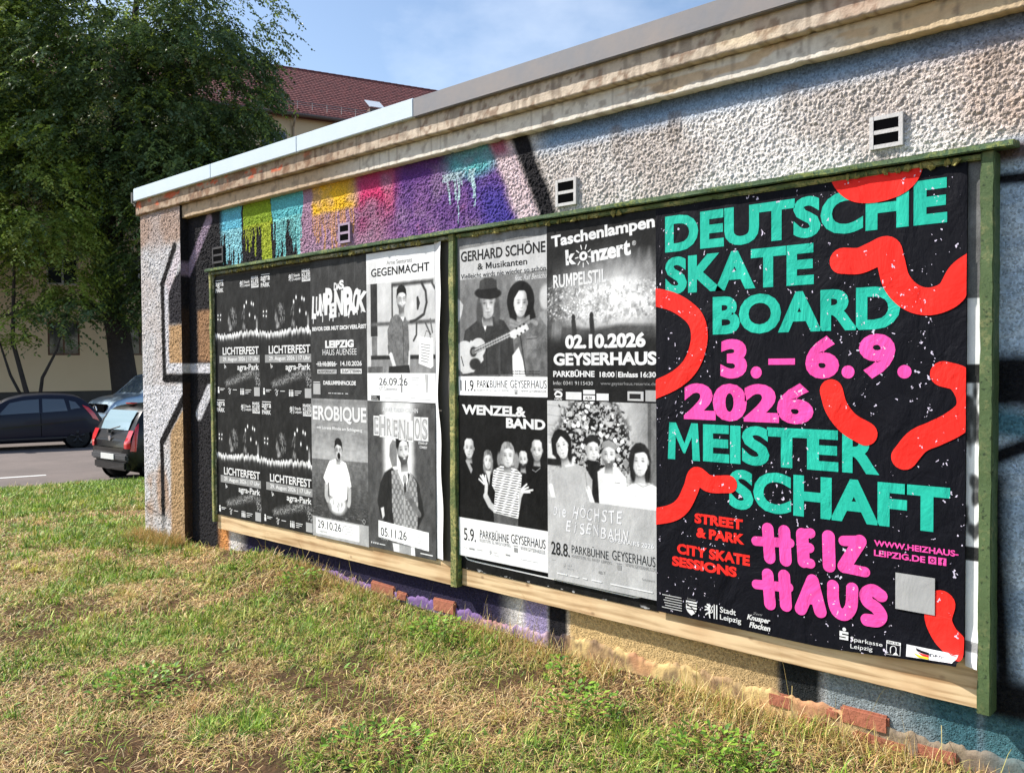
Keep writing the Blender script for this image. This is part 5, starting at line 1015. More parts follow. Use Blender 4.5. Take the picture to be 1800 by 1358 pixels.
for pts, wd, caps in (([(770, -70), (795, 0), (838, 40), (901, 50), (965, 38), (1000, 8), (1016, -60)], 96, (True, True)),
                      ([(783, 289), (841, 294), (890, 278), (935, 264), (950, 308), (969, 377), (1015, 430), (1075, 449), (1138, 427), (1176, 365), (1230, 330)], 92, (True, True)),
                      ([(-60, 368), (20, 378), (107, 408), (186, 469), (206, 550), (172, 649), (96, 716), (-40, 772)], 76, (False, False)),
                      ([(744, 752), (763, 812), (806, 866), (866, 900)], 84, (True, True)),
                      ([(1120, 690), (1170, 708), (1200, 760), (1196, 812), (1150, 856), (1095, 888), (1040, 918), (996, 975)], 84, (True, True)),
                      ([(337, 1125), (250, 1130), (192, 1102), (166, 1161), (127, 1231), (67, 1271), (-50, 1300)], 70, (True, False)),
                      ([(1118, 1452), (1108, 1505), (1128, 1553), (1166, 1592), (1200, 1660)], 86, (True, False))):
    I = Ink(-0.0021); I.ribbon(pts, wd, 'big_red', caps=caps, n=10, clip=CL); I.build('red_squiggle', big)
o = [c for c in big.children if c.name.startswith('red_squiggle')][-1]
V_ = np.array([v.co[:] for v in o.data.vertices]); x_, y_, z_ = bigcurl(V_[:, 0], V_[:, 1], V_[:, 2]); V_ = np.stack([x_, y_-0.0010*(V_[:, 2] < -1.5), z_], -1); o.data.vertices.foreach_set('co', V_.astype(np.float32).ravel()); o.data.update()

# ------------------------------------------------------------------ ground, road, verge
DV = np.array([0.25, 0.968]); NV = np.array([0.968, -0.25])   # along the street, and across it towards the viewer
RZ = -0.77                                                     # road level
def tcoord(x, y): return x*NV[0]+y*NV[1]
def ground_z(x, y):
    t = tcoord(x, y); z = 0.02+0.0*x
    s = np.clip((-1.6-t)/(11.3-1.6), 0, 1); z = z-0.74*(s**1.15)
    z = np.where(t < -11.3, -0.80, z)
    z = z+0.10*np.exp(-((x-0.75)/0.75)**2)*np.exp(-(np.clip(-y, 0, 9)/0.28)**2)*(t > -3)+0.035*np.exp(-(np.clip(0.05-y, 0, 9)/0.25)**2)*(x > -1.1)
    z = z+np.where(t > -10.6, 0.05*(fbm(x*0.8, y*0.8, 201)-0.5)+0.02*(fbm(x*3.5, y*3.5, 203)-0.5), 0)
    return z
def patchy(x, y):
    """0 = dry straw, 1 = green"""
    t = tcoord(x, y); g = fbm(x*1.5+3, y*1.5, 211, 4)+0.42*(fbm(x*4.5, y*4.5, 213)-0.5)
    g = sstep(0.44, 0.60, g); g = np.maximum(g, sstep(-7.6, -9.0, t)); g = g*(1-0.75*sstep(-0.55, -0.15, y)*sstep(2.6, 3.4, x)); return np.clip(g, 0, 1)
def geo(a, b, n, p):
    u = np.linspace(-1, 1, n); return (a+b)/2+(b-a)/2*np.sign(u)*np.abs(u)**p
gx = np.unique(np.concatenate([np.linspace(-12.5, 8, 165), -12.5-np.geomspace(0.2, 500, 26), 8+np.geomspace(0.5, 500, 16)]))
gy = np.unique(np.concatenate([np.linspace(-5, 9, 113), -5-np.geomspace(0.3, 500, 18), 9+np.geomspace(0.5, 500, 22)]))
GX, GY = np.meshgrid(gx, gy); GZ = ground_z(GX, GY)
i = np.arange(GX.size).reshape(GX.shape)
gp = patchy(GX, GY); gc = mix(np.broadcast_to(S(130, 98, 70, 0.42), GX.shape+(3,)), np.broadcast_to(S(74, 78, 40, 0.45), GX.shape+(3,)), gp)
M['soil'] = mat('dry_soil', attr=True, rough=0.95, spec=0.1, bump=(60, 0.8, 0.02), var=(40, 0.7, (0.07, 0.05, 0.03)))
o = nobj('ground', np.stack([GX, GY, GZ], -1).reshape(-1, 3), [np.stack([i[:-1, :-1], i[:-1, 1:], i[1:, 1:], i[1:, :-1]], -1).reshape(-1, 4)], M['soil'], col=gc.reshape(-1, 3), smooth=True); tag(o, kind='structure')
def strip(t0, t1, s0, s1, z, nt=2, ns=60, wob=0.0):
    T_, S_ = np.meshgrid(np.linspace(t0, t1, nt), np.linspace(s0, s1, ns)); T_ = T_+np.where(T_ >= max(t0, t1)-1e-6, wob*(fbm(S_*0.9, S_*0, 221)-0.5)*2, 0)
    P = np.stack([T_*NV[0]+S_*DV[0], T_*NV[1]+S_*DV[1], np.full(T_.shape, z)], -1); i = np.arange(T_.size).reshape(T_.shape)
    return P.reshape(-1, 3), np.stack([i[:-1, :-1], i[:-1, 1:], i[1:, 1:], i[1:, :-1]], -1).reshape(-1, 4)
M['asphalt'] = mat('worn_asphalt', (0.145, 0.122, 0.112), rough=0.9, spec=0.2, bump=(120, 0.5, 0.01), var=(0.9, 0.7, (0.20, 0.165, 0.15)))
M['white_line'] = mat('road_paint', (0.72, 0.72, 0.70), rough=0.7, var=(8, 0.4, (0.4, 0.39, 0.37)))
M['kerb'] = mat('kerb_stone', (0.20, 0.19, 0.18), rough=0.85, bump=(30, 0.4, 0.01), var=(3, 0.5, (0.12, 0.11, 0.10)))
M['verge'] = mat('dry_verge', (0.30, 0.21, 0.09), rough=0.95, bump=(25, 0.9, 0.05), var=(2.2, 0.8, (0.12, 0.13, 0.04)))
v_, f_ = strip(-28.9, -11.35, -130, 160, RZ, 2, 400, 0.15); tag(nobj('road', v_, [f_], M['asphalt']), kind='structure')
v_, f_ = strip(-70, -29.05, -130, 160, RZ+0.13, 2, 40); tag(nobj('verge', v_, [f_], M['verge']), kind='structure')
def street_box(name, t0, t1, s0, s1, z0, z1, m_, kind=None, bev=0.0):
    mb = MB(); mb.box(t0, t1, s0, s1, z0, z1, bev); V_ = np.concatenate(mb.v); mb.v = [np.stack([V_[:, 0]*NV[0]+V_[:, 1]*DV[0], V_[:, 0]*NV[1]+V_[:, 1]*DV[1], V_[:, 2]], -1)]
    o = mb.build(name, m_); return tag(o, kind=kind) if kind else o
street_box('kerb', -29.05, -28.9, -130, 160, RZ-0.1, RZ+0.135, M['kerb'], 'structure')
v_, f_ = strip(-13.55, -13.40, -2.5, -0.02, RZ+0.005, 2, 4); tag(nobj('road_marking', v_, [f_], M['white_line']), kind='structure')

# ------------------------------------------------------------------ grass: every blade is geometry, one object per kind of growth
def inside_view(x, y, margin):
    d = np.stack([x-CAM[0], y-CAM[1]], -1); f2 = cf[:2]/np.linalg.norm(cf[:2]); r2 = cr[:2]/np.linalg.norm(cr[:2])
    z = d@f2; u = d@r2; return (z > 0.6) & (np.abs(u) < z*0.60+margin)
def scatter(n, x0, x1, y0, y1):
    x = rng.uniform(x0, x1, n); y = rng.uniform(y0, y1, n); t = tcoord(x, y)
    ok = (t > -11.55+0.25*(fbm(x*2.0, y*2.0, 231)-0.5)) & inside_view(x, y, 2.4) & ~((y > 0.03) & (x > PX0-0.01)) & ~((x > PX0-0.01) & (x < PX1+0.01) & (y > PY-0.012))
    return x[ok], y[ok]
def blades(x, y, h, lean, wd, cols, az=None, kink=None):
    """curved blades of three segments"""
    n = len(x); az = rng.uniform(0, 2*math.pi, n) if az is None else az; z = ground_z(x, y)-0.006
    d = np.stack([np.cos(az), np.sin(az)], -1); tw = az+rng.uniform(-0.6, 0.6, n)+math.pi/2; p = np.stack([np.cos(tw), np.sin(tw)], -1)
    V = np.zeros((n, 7, 3)); ts = (0.0, 0.40, 0.75, 1.0); ws = (1.0, 0.85, 0.55)
    for k, t in enumerate(ts):
        a = lean*(0.35+0.9*t); horiz = h*t*np.sin(np.clip(a, 0, 1.62)); vert = h*t*np.cos(np.clip(a, 0, 1.54))
        cx = x+d[:, 0]*horiz; cy = y+d[:, 1]*horiz; cz = z+np.maximum(vert, 0.004)
        if k < 3:
            w_ = wd*ws[k]/2
            V[:, 2*k] = np.stack([cx-p[:, 0]*w_, cy-p[:, 1]*w_, cz], -1); V[:, 2*k+1] = np.stack([cx+p[:, 0]*w_, cy+p[:, 1]*w_, cz], -1)
        else: V[:, 6] = np.stack([cx, cy, cz], -1)
    b = (np.arange(n)*7)[:, None]
    q = np.concatenate([b+np.array([[0, 1, 3, 2]]), b+np.array([[2, 3, 5, 4]])]); t = b+np.array([[4, 5, 6]])
    return V.reshape(-1, 3), q, t, np.repeat(cols, 7, 0)
def pal(n, cs):
    cs = np.array([S(*c) for c in cs]); i = rng.integers(0, len(cs), n); c = cs[i]; j = rng.integers(0, len(cs), n); u = rng.uniform(0, 0.6, (n, 1)); return (c*(1-u)+cs[j]*u)*rng.uniform(0.75, 1.2, (n, 1))
DRY = [(236, 206, 148), (212, 174, 120), (248, 226, 176), (190, 148, 100), (168, 118, 88), (226, 198, 128)]
GRN = [(132, 168, 52), (158, 188, 62), (98, 140, 46), (182, 202, 86), (128, 162, 74), (72, 108, 42)]
OLV = [(192, 188, 96), (170, 166, 84), (210, 202, 116), (148, 152, 70)]
Vs = []; Qs = []; Ts = []; Cs = []; base = 0
def push(r):
    global base
    v, q, t, c = r; Vs.append(v); Qs.append(q+base); Ts.append(t+base); Cs.append(c); base += len(v)
for (n, x0, x1, y0, y1, sc) in ((225000, -2.0, 6.8, -2.8, 0.06, 1.0), (45000, -2.0, 6.0, -5.0, -2.8, 1.0), (120000, -6.5, -0.9, -4.6, 4.0, 1.15), (150000, -12.5, -5.5, -5.0, 7.0, 1.5)):
    x, y = scatter(n, x0, x1, y0, y1); g = patchy(x, y); u = rng.uniform(0, 1, len(x)); dist = np.hypot(x-CAM[0], y-CAM[1]); fat = np.clip(dist/4.5, 0.8, 2.4)
    bare = (fbm(x*3.2+9, y*3.2, 245) > 0.545) & (g < 0.5) & (u > 0.25); far = tcoord(x, y) < -7.5
    grn = (u < 0.05+0.30*g+0.35*far); olv = (~grn) & (u < 0.16+0.42*g+0.3*far); dry = ~(grn | olv) & ~bare
    for m, cs, hr, lr, wr in ((grn, GRN, (0.025, 0.085), (0.2, 1.4), (0.0032, 0.0060)), (olv, OLV, (0.025, 0.085), (0.5, 1.5), (0.0026, 0.0048)), (dry, DRY, (0.03, 0.11), (1.15, 1.62), (0.0020, 0.0042))):
        k = int(m.sum()); hh = rng.uniform(*hr, k)*(0.6+0.7*fbm(x[m]*2.5, y[m]*2.5, 241))*min(sc, 1.15)
        push(blades(x[m], y[m], hh, rng.uniform(*lr, k), rng.uniform(*wr, k)*fat[m], pal(k, cs)*rng.choice([0.55, 0.8, 1.0, 1.15], (k, 1))))
# tufts: the living grass stands in small bunches
for k in range(5200):
    x, y = scatter(1, -8, 6.3, -2.5, 3.5)
    if not len(x): continue
    gg = patchy(x, y)[0]
    if rng.uniform() > 0.16+0.84*gg: continue
    n = int(rng.uniform(14, 40)); r_ = rng.uniform(0.012, 0.045); az0 = rng.uniform(0, 6.28); xx = x[0]+rng.normal(0, r_, n); yy = np.minimum(y[0]+rng.normal(0, r_, n), 0.03 if x[0] > PX0-0.1 else 9)
    ff = max(0.85, np.hypot(x[0]-CAM[0], y[0]-CAM[1])/5); hb = rng.uniform(0.04, 0.105); tone = rng.choice([0.7, 0.9, 1.05, 1.2])
    push(blades(xx, yy, hb*rng.uniform(0.5, 1.15, n), rng.uniform(0.15, 1.25, n), rng.uniform(0.0032, 0.0062, n)*ff, pal(n, GRN if rng.uniform() < 0.75 else OLV)*tone, az=az0+rng.normal(0, 1.1, n)))
# flat broad-leaved rosettes and clover scattered through the turf
for k in range(420):
    x, y = scatter(1, -5, 6.3, -2.5, 2)
    if not len(x) or rng.uniform() > 0.25+0.75*patchy(x, y)[0]: continue
    n = int(rng.uniform(10, 34)); r_ = rng.uniform(0.02, 0.09); xx = x[0]+rng.normal(0, r_, n); yy = np.minimum(y[0]+rng.normal(0, r_, n), 0.03 if x[0] > PX0-0.1 else 9)
    push(blades(xx, yy, rng.uniform(0.02, 0.055, n), rng.uniform(0.7, 1.45, n), rng.uniform(0.008, 0.017, n), pal(n, [(104, 146, 54), (130, 168, 62), (84, 124, 48), (150, 182, 78)])*rng.choice([0.75, 1.0, 1.15])))
# taller tussocks
for k in range(240):
    x, y = scatter(1, -11, 6.2, -2.4, 5)
    if not len(x): continue
    dry = rng.uniform() < (0.75 if patchy(x, y)[0] < 0.4 else 0.3); n = int(rng.uniform(25, 70)); r_ = rng.uniform(0.03, 0.11)
    xx = x[0]+rng.normal(0, r_, n); yy = np.minimum(y[0]+rng.normal(0, r_, n), 0.03 if x[0] > PX0-0.1 else 9)
    push(blades(xx, yy, rng.uniform(0.05, 0.15, n), rng.uniform(0.3, 1.4, n), rng.uniform(0.0022, 0.0044, n)*max(0.8, np.hypot(x[0]-CAM[0], y[0]-CAM[1])/5), pal(n, DRY if dry else (GRN if rng.uniform() < 0.7 else OLV))))
# dry growth against the wall
n = 9000; x = rng.uniform(PX1, 6.2, n); y = 0.02-np.abs(rng.normal(0, 0.10, n)); m = fbm(x*2.2, x*0, 251) > 0.40; x, y = x[m], y[m]; n = len(x)
push(blades(x, y, rng.uniform(0.03, 0.125, n)*(0.5+fbm(x*3, x*0, 253)), rng.uniform(0.15, 1.2, n), rng.uniform(0.0016, 0.0034, n), pal(n, DRY+OLV+[(206, 160, 100), (190, 140, 92)])))
n = 2200; x = PX0-0.05+rng.uniform(-0.05, 0.75, n); y = PY-0.02-np.abs(rng.normal(0, 0.07, n)); push(blades(x, y, rng.uniform(0.05, 0.15, n), rng.uniform(0.15, 1.0, n), rng.uniform(0.002, 0.004, n), pal(n, [(206, 164, 104), (196, 150, 96), (216, 184, 130), (160, 150, 76), (120, 140, 60)])))
# long single stalks
n = 46; x = rng.uniform(0.6, 5.2, n); y = rng.uniform(-0.30, 0.01, n); push(blades(x, y, rng.uniform(0.18, 0.38, n), rng.uniform(0.1, 0.8, n), rng.uniform(0.002, 0.003, n), pal(n, [(214, 190, 130), (180, 170, 90)])))
M['grass'] = mat('grass_blades', attr=True, rough=0.55, spec=0.3, trans=0.16)
V = np.concatenate(Vs); tag(nobj('grass', V, [np.concatenate(Qs), np.concatenate(Ts)], M['grass'], col=np.concatenate(Cs)), kind='stuff')
# fine thatch litter lying between the blades
# broad-leaved weeds
M['weed'] = mat('weed_leaf', attr=True, rough=0.5, spec=0.35, trans=0.25)
def leaf(V, F, C, o, d, up, L_, W_, col, droop=0.3):
    o, d, up = Vector(o), Vector(d).normalized(), Vector(up); s = d.cross(up).normalized(); b = len(V); nn = s.cross(d)
    prof = ((0, 0.06), (0.3, 0.42), (0.6, 0.5), (0.85, 0.28), (1.0, 0.0))
    for t, w_ in prof:
        c = o+d*L_*t+nn*(L_*(0.15*t-droop*t*t))
        V.append((c-s*W_*w_)[:]); V.append(c[:] if False else (c+nn*-0.08*W_)[:]); V.append((c+s*W_*w_)[:])
        for k in range(3): C.append(col*random.uniform(0.85, 1.15))
    for k in range(4): F.append((b+3*k, b+3*k+1, b+3*k+4, b+3*k+3)); F.append((b+3*k+1, b+3*k+2, b+3*k+5, b+3*k+4))
def weed(x, y, r, n, h, label, seed, tall=False):
    random.seed(seed); V = []; F = []; C = []
    for k in range(int(n*1.7)):
        a = random.uniform(0, 6.28); q = r*random.random()**0.6; ox, oy = q*math.cos(a), q*math.sin(a); hz = h*random.uniform(0.2, 1)*(1-0.5*q/r if r else 1)
        leaf(V, F, C, (ox, oy, hz), (math.cos(a+random.uniform(-1, 1)), math.sin(a+random.uniform(-1, 1)), random.uniform(0.0, 0.9)), (0, 0, 1), random.uniform(0.014, 0.034), random.uniform(0.010, 0.020), S(*random.choice([(122, 160, 54), (100, 142, 50), (146, 180, 66), (80, 116, 46)])))
    o = nobj('weed', np.array(V), [np.array(F)], M['weed'], col=np.array(C), smooth=True, loc=(x, y, float(ground_z(np.array([x]), np.array([y]))[0])))
    return tag(o, label, 'weed', 'broad-leaved weeds in the dry grass')
for k, (x, y, r, n, h, lb) in enumerate(((3.62, -0.42, 0.16, 110, 0.15, 'bushy green weed in the dry grass below the left edge of the skateboard poster'), (3.35, -0.22, 0.07, 46, 0.16, 'small upright green weed close to the yellow plaster base'),
        (4.20, -0.40, 0.20, 130, 0.10, 'low spreading green weed before the exposed bricks'), (2.55, -0.20, 0.16, 90, 0.13, 'green weed under the mossy centre post'), (3.25, -1.15, 0.20, 110, 0.07, 'flat green weed rosette in the middle of the straw'),
        (1.28, -0.16, 0.13, 90, 0.13, 'green weed growing under the sea singer poster'), (2.05, -1.45, 0.22, 120, 0.07, 'flat green weed patch in the foreground turf below the centre post'), (1.05, -2.05, 0.16, 90, 0.07, 'dark green weed patch nearest the lower left of the turf'), (4.75, -0.55, 0.12, 70, 0.08, 'small green weed nearest the right post'))):
    weed(x, y, r, n, h, lb, 300+k)
random.seed(77)

# ------------------------------------------------------------------ the apartment house across the street
BA = np.array([-31.82, 19.89]); BD = np.array([0.323, 0.947]); BN = np.array([0.947, -0.323])   # eaves corner, along the front, out of the front
EAVE = 13.8; G0 = RZ+0.12; S0, S1 = -32.0, 46.0
apt = empty('apartment_house', (BA[0], BA[1], G0), math.atan2(BD[1], BD[0]), 'peach rendered apartment house with red tiled roof behind the trees', 'building')
HE = EAVE-G0                                 # local frame: x along the front, y inwards (away from us), z up
M['peach'] = mat('peach_render', (0.88, 0.66, 0.43), rough=0.9, spec=0.15, bump=(6, 0.2, 0.02), var=(0.5, 0.35, (0.80, 0.58, 0.37)))
M['plinth_dark'] = mat('dark_base', (0.085, 0.075, 0.07), rough=0.9, bump=(9, 0.4, 0.02), var=(1.2, 0.5, (0.05, 0.045, 0.04)))
M['gutter'] = mat('brown_gutter', (0.15, 0.11, 0.09), rough=0.5, metal=0.3)
M['pipe'] = mat('pale_pipe', (0.50, 0.36, 0.25), rough=0.6)
M['win_frame'] = mat('white_frame', (0.62, 0.60, 0.56), rough=0.5)
M['brown_frame'] = mat('brown_frame', (0.16, 0.08, 0.05), rough=0.6)
M['glass'] = mat('window_glass', (0.03, 0.035, 0.04), rough=0.08, spec=0.8)
M['reveal'] = mat('window_reveal', (0.50, 0.34, 0.21), rough=0.9)
m = bpy.data.materials.new('roof_tiles'); m.use_nodes = True; n_ = m.node_tree.nodes; l_ = m.node_tree.links; p_ = n_['Principled BSDF']; p_.inputs['Roughness'].default_value = 0.75
t_ = n_.new('ShaderNodeTexCoord'); b_ = n_.new('ShaderNodeTexNoise'); b_.inputs['Scale'].default_value = 3.0; b_.inputs['Detail'].default_value = 7; b_.inputs['Roughness'].default_value = 0.75; l_.new(t_.outputs['Object'], b_.inputs['Vector'])
r_ = n_.new('ShaderNodeValToRGB'); r_.color_ramp.elements[0].color = (0.085, 0.019, 0.018, 1); r_.color_ramp.elements[1].color = (0.20, 0.046, 0.040, 1); r_.color_ramp.elements[0].position = 0.35; r_.color_ramp.elements[1].position = 0.68
l_.new(b_.outputs['Fac'], r_.inputs['Fac']); l_.new(r_.outputs['Color'], p_.inputs['Base Color']); M['tiles'] = m
# front wall with real window openings
wins = []
for s in np.arange(-31.1, 45, 3.1):
    for z in (2.6, 5.7, 8.9, 12.1): wins.append((s, s+1.25, z, z+1.5))
mb = MB(); mb.box(S0, S1, 0.02, 11.9, 0, HE-0.02); mb.box(S0, S1, -0.06, 0.02, 0, 1.02)
v0 = mb.n
wl = MB(); zs = [1.02]+sorted({w_[2] for w_ in wins}|{w_[3] for w_ in wins})+[HE-0.02]
for za, zb in zip(zs[:-1], zs[1:]):
    row = [w_ for w_ in wins if abs(w_[2]-za) < 1e-6]
    if not row: wl.box(S0, S1, -0.10, 0.018, za, zb)
    else:
        e = [S0]+[q for w_ in row for q in (w_[0], w_[1])]+[S1]
        for k in range(0, len(e), 2): wl.box(e[k], e[k+1], -0.10, 0.018, za, zb)
wl.build('wall', M['peach'], apt)
mb.build('base', M['plinth_dark'], apt)
for k, (a0, a1, z0, z1) in enumerate(wins):
    if not (-15 < a0 < 16): continue
    fm = MB(); fr = 0.07
    fm.box(a0, a0+fr, -0.03, 0.015, z0, z1); fm.box(a1-fr, a1, -0.03, 0.015, z0, z1); fm.box(a0+fr, a1-fr, -0.03, 0.015, z0, z0+fr); fm.box(a0+fr, a1-fr, -0.03, 0.015, z1-fr, z1); fm.box((a0+a1)/2-0.04, (a0+a1)/2+0.04, -0.028, 0.015, z0+fr, z1-fr)
    wo = fm.build('window', M['brown_frame' if z0 < 3 else 'win_frame'], apt); g = MB(); g.box(a0+fr, a1-fr, -0.004, 0.008, z0+fr, z1-fr); g.build('pane', M['glass'], wo)
# roof: courses of pantiles as real steps and rolls
RW, RH = 6.0, 4.05; sl = math.hypot(RW+0.5, RH+0.37); nc = 26
xs = np.arange(S0-0.3, S1+0.3, 0.075); rows = []
for c in range(nc):
    for e in (0.0, 0.999):
        f = (c+e)/nc; y = -0.5+(RW+0.5)*f; z = HE-0.10+(RH+0.37)*f
        roll = 0.022*np.abs(np.sin(xs*math.pi/0.225+0.15*(c % 2)))+0.035*(1-e)+0.006*(hash2(np.floor(xs/0.225).astype(int), np.full(len(xs), c), 5)-0.5)
        rows.append(np.stack([xs, y-roll*0.55, z+roll*0.8], -1) if False else np.stack([xs, np.full(len(xs), y), z+roll], -1))
P = np.stack(rows); i = np.arange(P.shape[0]*P.shape[1]).reshape(P.shape[:2])
roof = nobj('roof', P.reshape(-1, 3), [np.stack([i[:-1, :-1], i[:-1, 1:], i[1:, 1:], i[1:, :-1]], -1).reshape(-1, 4)], M['tiles'], apt)
rb = MB(); rb.add([(S0-0.3, -0.48, HE-0.14), (S1+0.3, -0.48, HE-0.14), (S1+0.3, RW, HE+RH+0.2), (S0-0.3, RW, HE+RH+0.2), (S0-0.3, 12.5, HE-0.14), (S1+0.3, 12.5, HE-0.14)], [(3, 2, 5, 4), (0, 4, 5, 1), (0, 3, 4), (1, 5, 2)]); rb.build('roof_back', M['tiles'], apt)
rg = MB()
for k, x in enumerate(np.arange(S0-0.3, S1+0.3, 0.42)): rg.tube([(x, RW, HE+RH+0.24), (x+0.44, RW, HE+RH+0.27)], [0.12, 0.105], 8)
rg.build('ridge', M['tiles'], apt)
gt = MB(); gt.tube([(S0-0.3, -0.58, HE-0.10), (S1+0.3, -0.58, HE-0.10)], 0.085, 8); gt.build('gutter', M['gutter'], apt)
for s in (-14.0, 1.45, 17.0):
    gp_ = MB(); gp_.tube([(s, -0.56, HE-0.16), (s, -0.40, HE-0.42), (s, -0.17, HE-0.62), (s, -0.17, 0.2)], 0.055, 8); gp_.build('downpipe', M['pipe'], apt)
sg = MB()
for z_ in (0.14, 0.26): sg.tube([(S0, 0.15, HE+0.48+z_), (S1, 0.15, HE+0.48+z_)], 0.016, 5)
for s in np.arange(S0, S1, 0.75): sg.box(s-0.012, s+0.012, 0.135, 0.165, HE+0.40, HE+0.78)
sg.build('snow_guard', mat('galvanised_rail', (0.42, 0.38, 0.36), rough=0.5, metal=0.4), apt)
# roof hatch, half open
sx, f = 5.75, 0.20; y = -0.5+(RW+0.5)*f; z = HE-0.10+(RH+0.37)*f
hb = MB(); hb.box(sx, sx+0.75, y, y+0.55, z+0.02, z+0.36); hb_o = hb.build('roof_hatch', M['gutter'], apt)
hl = MB(); hl.add([(sx-0.05, y-0.10, z+0.42), (sx+0.8, y-0.10, z+0.42), (sx+0.8, y+0.75, z+0.98), (sx-0.05, y+0.75, z+0.98)], [(0, 1, 2, 3)]); hl.add([(sx-0.05, y-0.10, z+0.39), (sx+0.8, y-0.10, z+0.39), (sx+0.8, y+0.75, z+0.95), (sx-0.05, y+0.75, z+0.95)], [(3, 2, 1, 0)]); hl.build('hatch_cover', mat('pale_skylight', (0.62, 0.66, 0.70), rough=0.25), hb_o)

# ------------------------------------------------------------------ trees
M['bark'] = mat('dark_bark', (0.055, 0.042, 0.035), rough=0.95, bump=(14, 1.0, 0.05), var=(5, 0.6, (0.025, 0.02, 0.018)))
M['leaf'] = mat('foliage', attr=True, rough=0.42, spec=0.4, trans=0.38)
def foliage(blobs, n, seed, cols, twig=0.75, leaflets=12, ll=0.13, lw=0.034, hollow=0.45):
    """hanging twigs set with leaflets, spread through a set of ellipsoids (cx,cy,cz,rx,ry,rz,weight)"""
    r = np.random.default_rng(seed); b = np.array(blobs, float); wt = b[:, 6]*b[:, 3]*b[:, 4]*b[:, 5]; wt /= wt.sum(); k = r.choice(len(b), n, p=wt)
    d = r.normal(size=(n, 3)); d /= np.linalg.norm(d, axis=1)[:, None]; q = r.uniform(hollow**3, 1, n)**(1/3)*r.uniform(0.92, 1.08, n)
    o = b[k, :3]+d*b[k, 3:6]*q[:, None]
    ncl = max(8, n//55); sub = r.integers(0, n, ncl); near = np.zeros(n, int); dist = np.full(n, 1e9)
    for j_, c_ in enumerate(sub): dd = ((o-o[c_])**2).sum(1); mm = dd < dist; near[mm] = j_; dist[mm] = dd[mm]
    o = o+(o[sub][near]-o)*0.30; rs = r.normal(size=(n, 3)); cshade = r.uniform(0.75, 1.3, ncl)[near]
    keep = fbm(o[:, 0]*0.9+o[:, 1]*0.4+seed, o[:, 2]*0.9, seed) > 0.41; o = o[keep]; d = d[keep]; cshade = cshade[keep]; n = len(o)
    out = np.stack([d[:, 0], d[:, 1], np.zeros(n)], -1)+r.normal(0, 0.5, (n, 3)); out[:, 2] = r.uniform(-0.1, 0.4, n); out /= np.linalg.norm(out, axis=1)[:, None]
    L_ = twig*r.uniform(0.5, 1.2, n); V = np.zeros((n, leaflets, 4, 3)); shade = r.uniform(0.75, 1.25, n)*cshade; cs = np.array([S(*c) for c in cols]); base_c = cs[r.integers(0, len(cs), n)]
    C = np.zeros((n, leaflets, 4, 3))
    for j in range(leaflets):
        t = (j+0.5)/leaflets; p = o+out*(L_*t)[:, None]; p[:, 2] -= L_*0.75*t*t
        tan = out.copy(); tan[:, 2] -= 1.5*t; tan /= np.linalg.norm(tan, axis=1)[:, None]
        side = np.cross(tan, np.array([0, 0, 1.0])); side /= np.linalg.norm(side, axis=1)[:, None]+1e-6
        sgn = 1 if j % 2 else -1; ld = side*sgn*0.9+tan*0.55+r.normal(0, 0.25, (n, 3)); ld[:, 2] -= 0.35; ld /= np.linalg.norm(ld, axis=1)[:, None]
        wv = np.cross(ld, r.normal(0, 1, (n, 3))*0.6+np.array([0, 0, 1.0])); wv /= np.linalg.norm(wv, axis=1)[:, None]+1e-6
        l1 = ll*r.uniform(0.7, 1.25, n)[:, None]; w1 = lw*r.uniform(0.8, 1.2, n)[:, None]
        V[:, j, 0] = p; V[:, j, 1] = p+ld*l1*0.45+wv*w1; V[:, j, 2] = p+ld*l1; V[:, j, 3] = p+ld*l1*0.45-wv*w1
        C[:, j] = (base_c*shade[:, None]*r.uniform(0.85, 1.15, n)[:, None])[:, None, :]
    F = np.arange(n*leaflets*4).reshape(-1, 4)
    return V.reshape(-1, 3), F, C.reshape(-1, 3)
def tree(name, x, y, z, label, trunk, branches, blobs, n, seed, cols, group=None, **kw):
    t = empty(name, (x, y, z), 0, label, 'tree', group)
    mb = MB(); mb.tube([p[:3] for p in trunk], [p[3] for p in trunk], 12); tr = mb.build('trunk', M['bark'], t, smooth=True)
    for br in branches:
        b2 = MB(); b2.tube([p[:3] for p in br], [p[3] for p in br], 7); b2.build('limb', M['bark'], t, smooth=True)
    V, F, C = foliage(blobs, n, seed, cols, **kw); nobj('crown', V, [F], M['leaf'], t, col=C); return t
def from_cam(fw, rt, up): p = CAM+fw*np.array([cf[0], cf[1], 0])/np.hypot(cf[0], cf[1])+rt*np.array([cr[0], cr[1], 0])/np.hypot(cr[0], cr[1]); return p[0], p[1]
RX, RY = np.array([cr[0], cr[1]])/np.hypot(cr[0], cr[1]), np.array([cf[0], cf[1]])/np.hypot(cf[0], cf[1])
def loc3(rt, fw, z): return (RX[0]*rt+RY[0]*fw, RX[1]*rt+RY[1]*fw, z)      # a step to the right / away, in the tree's own frame
DARKG = [(98, 118, 68), (82, 104, 62), (116, 136, 74), (94, 114, 76)]; LITG = [(152, 170, 72), (130, 152, 64), (174, 188, 90)]
tx, ty = from_cam(33.5, -15.0, 0)
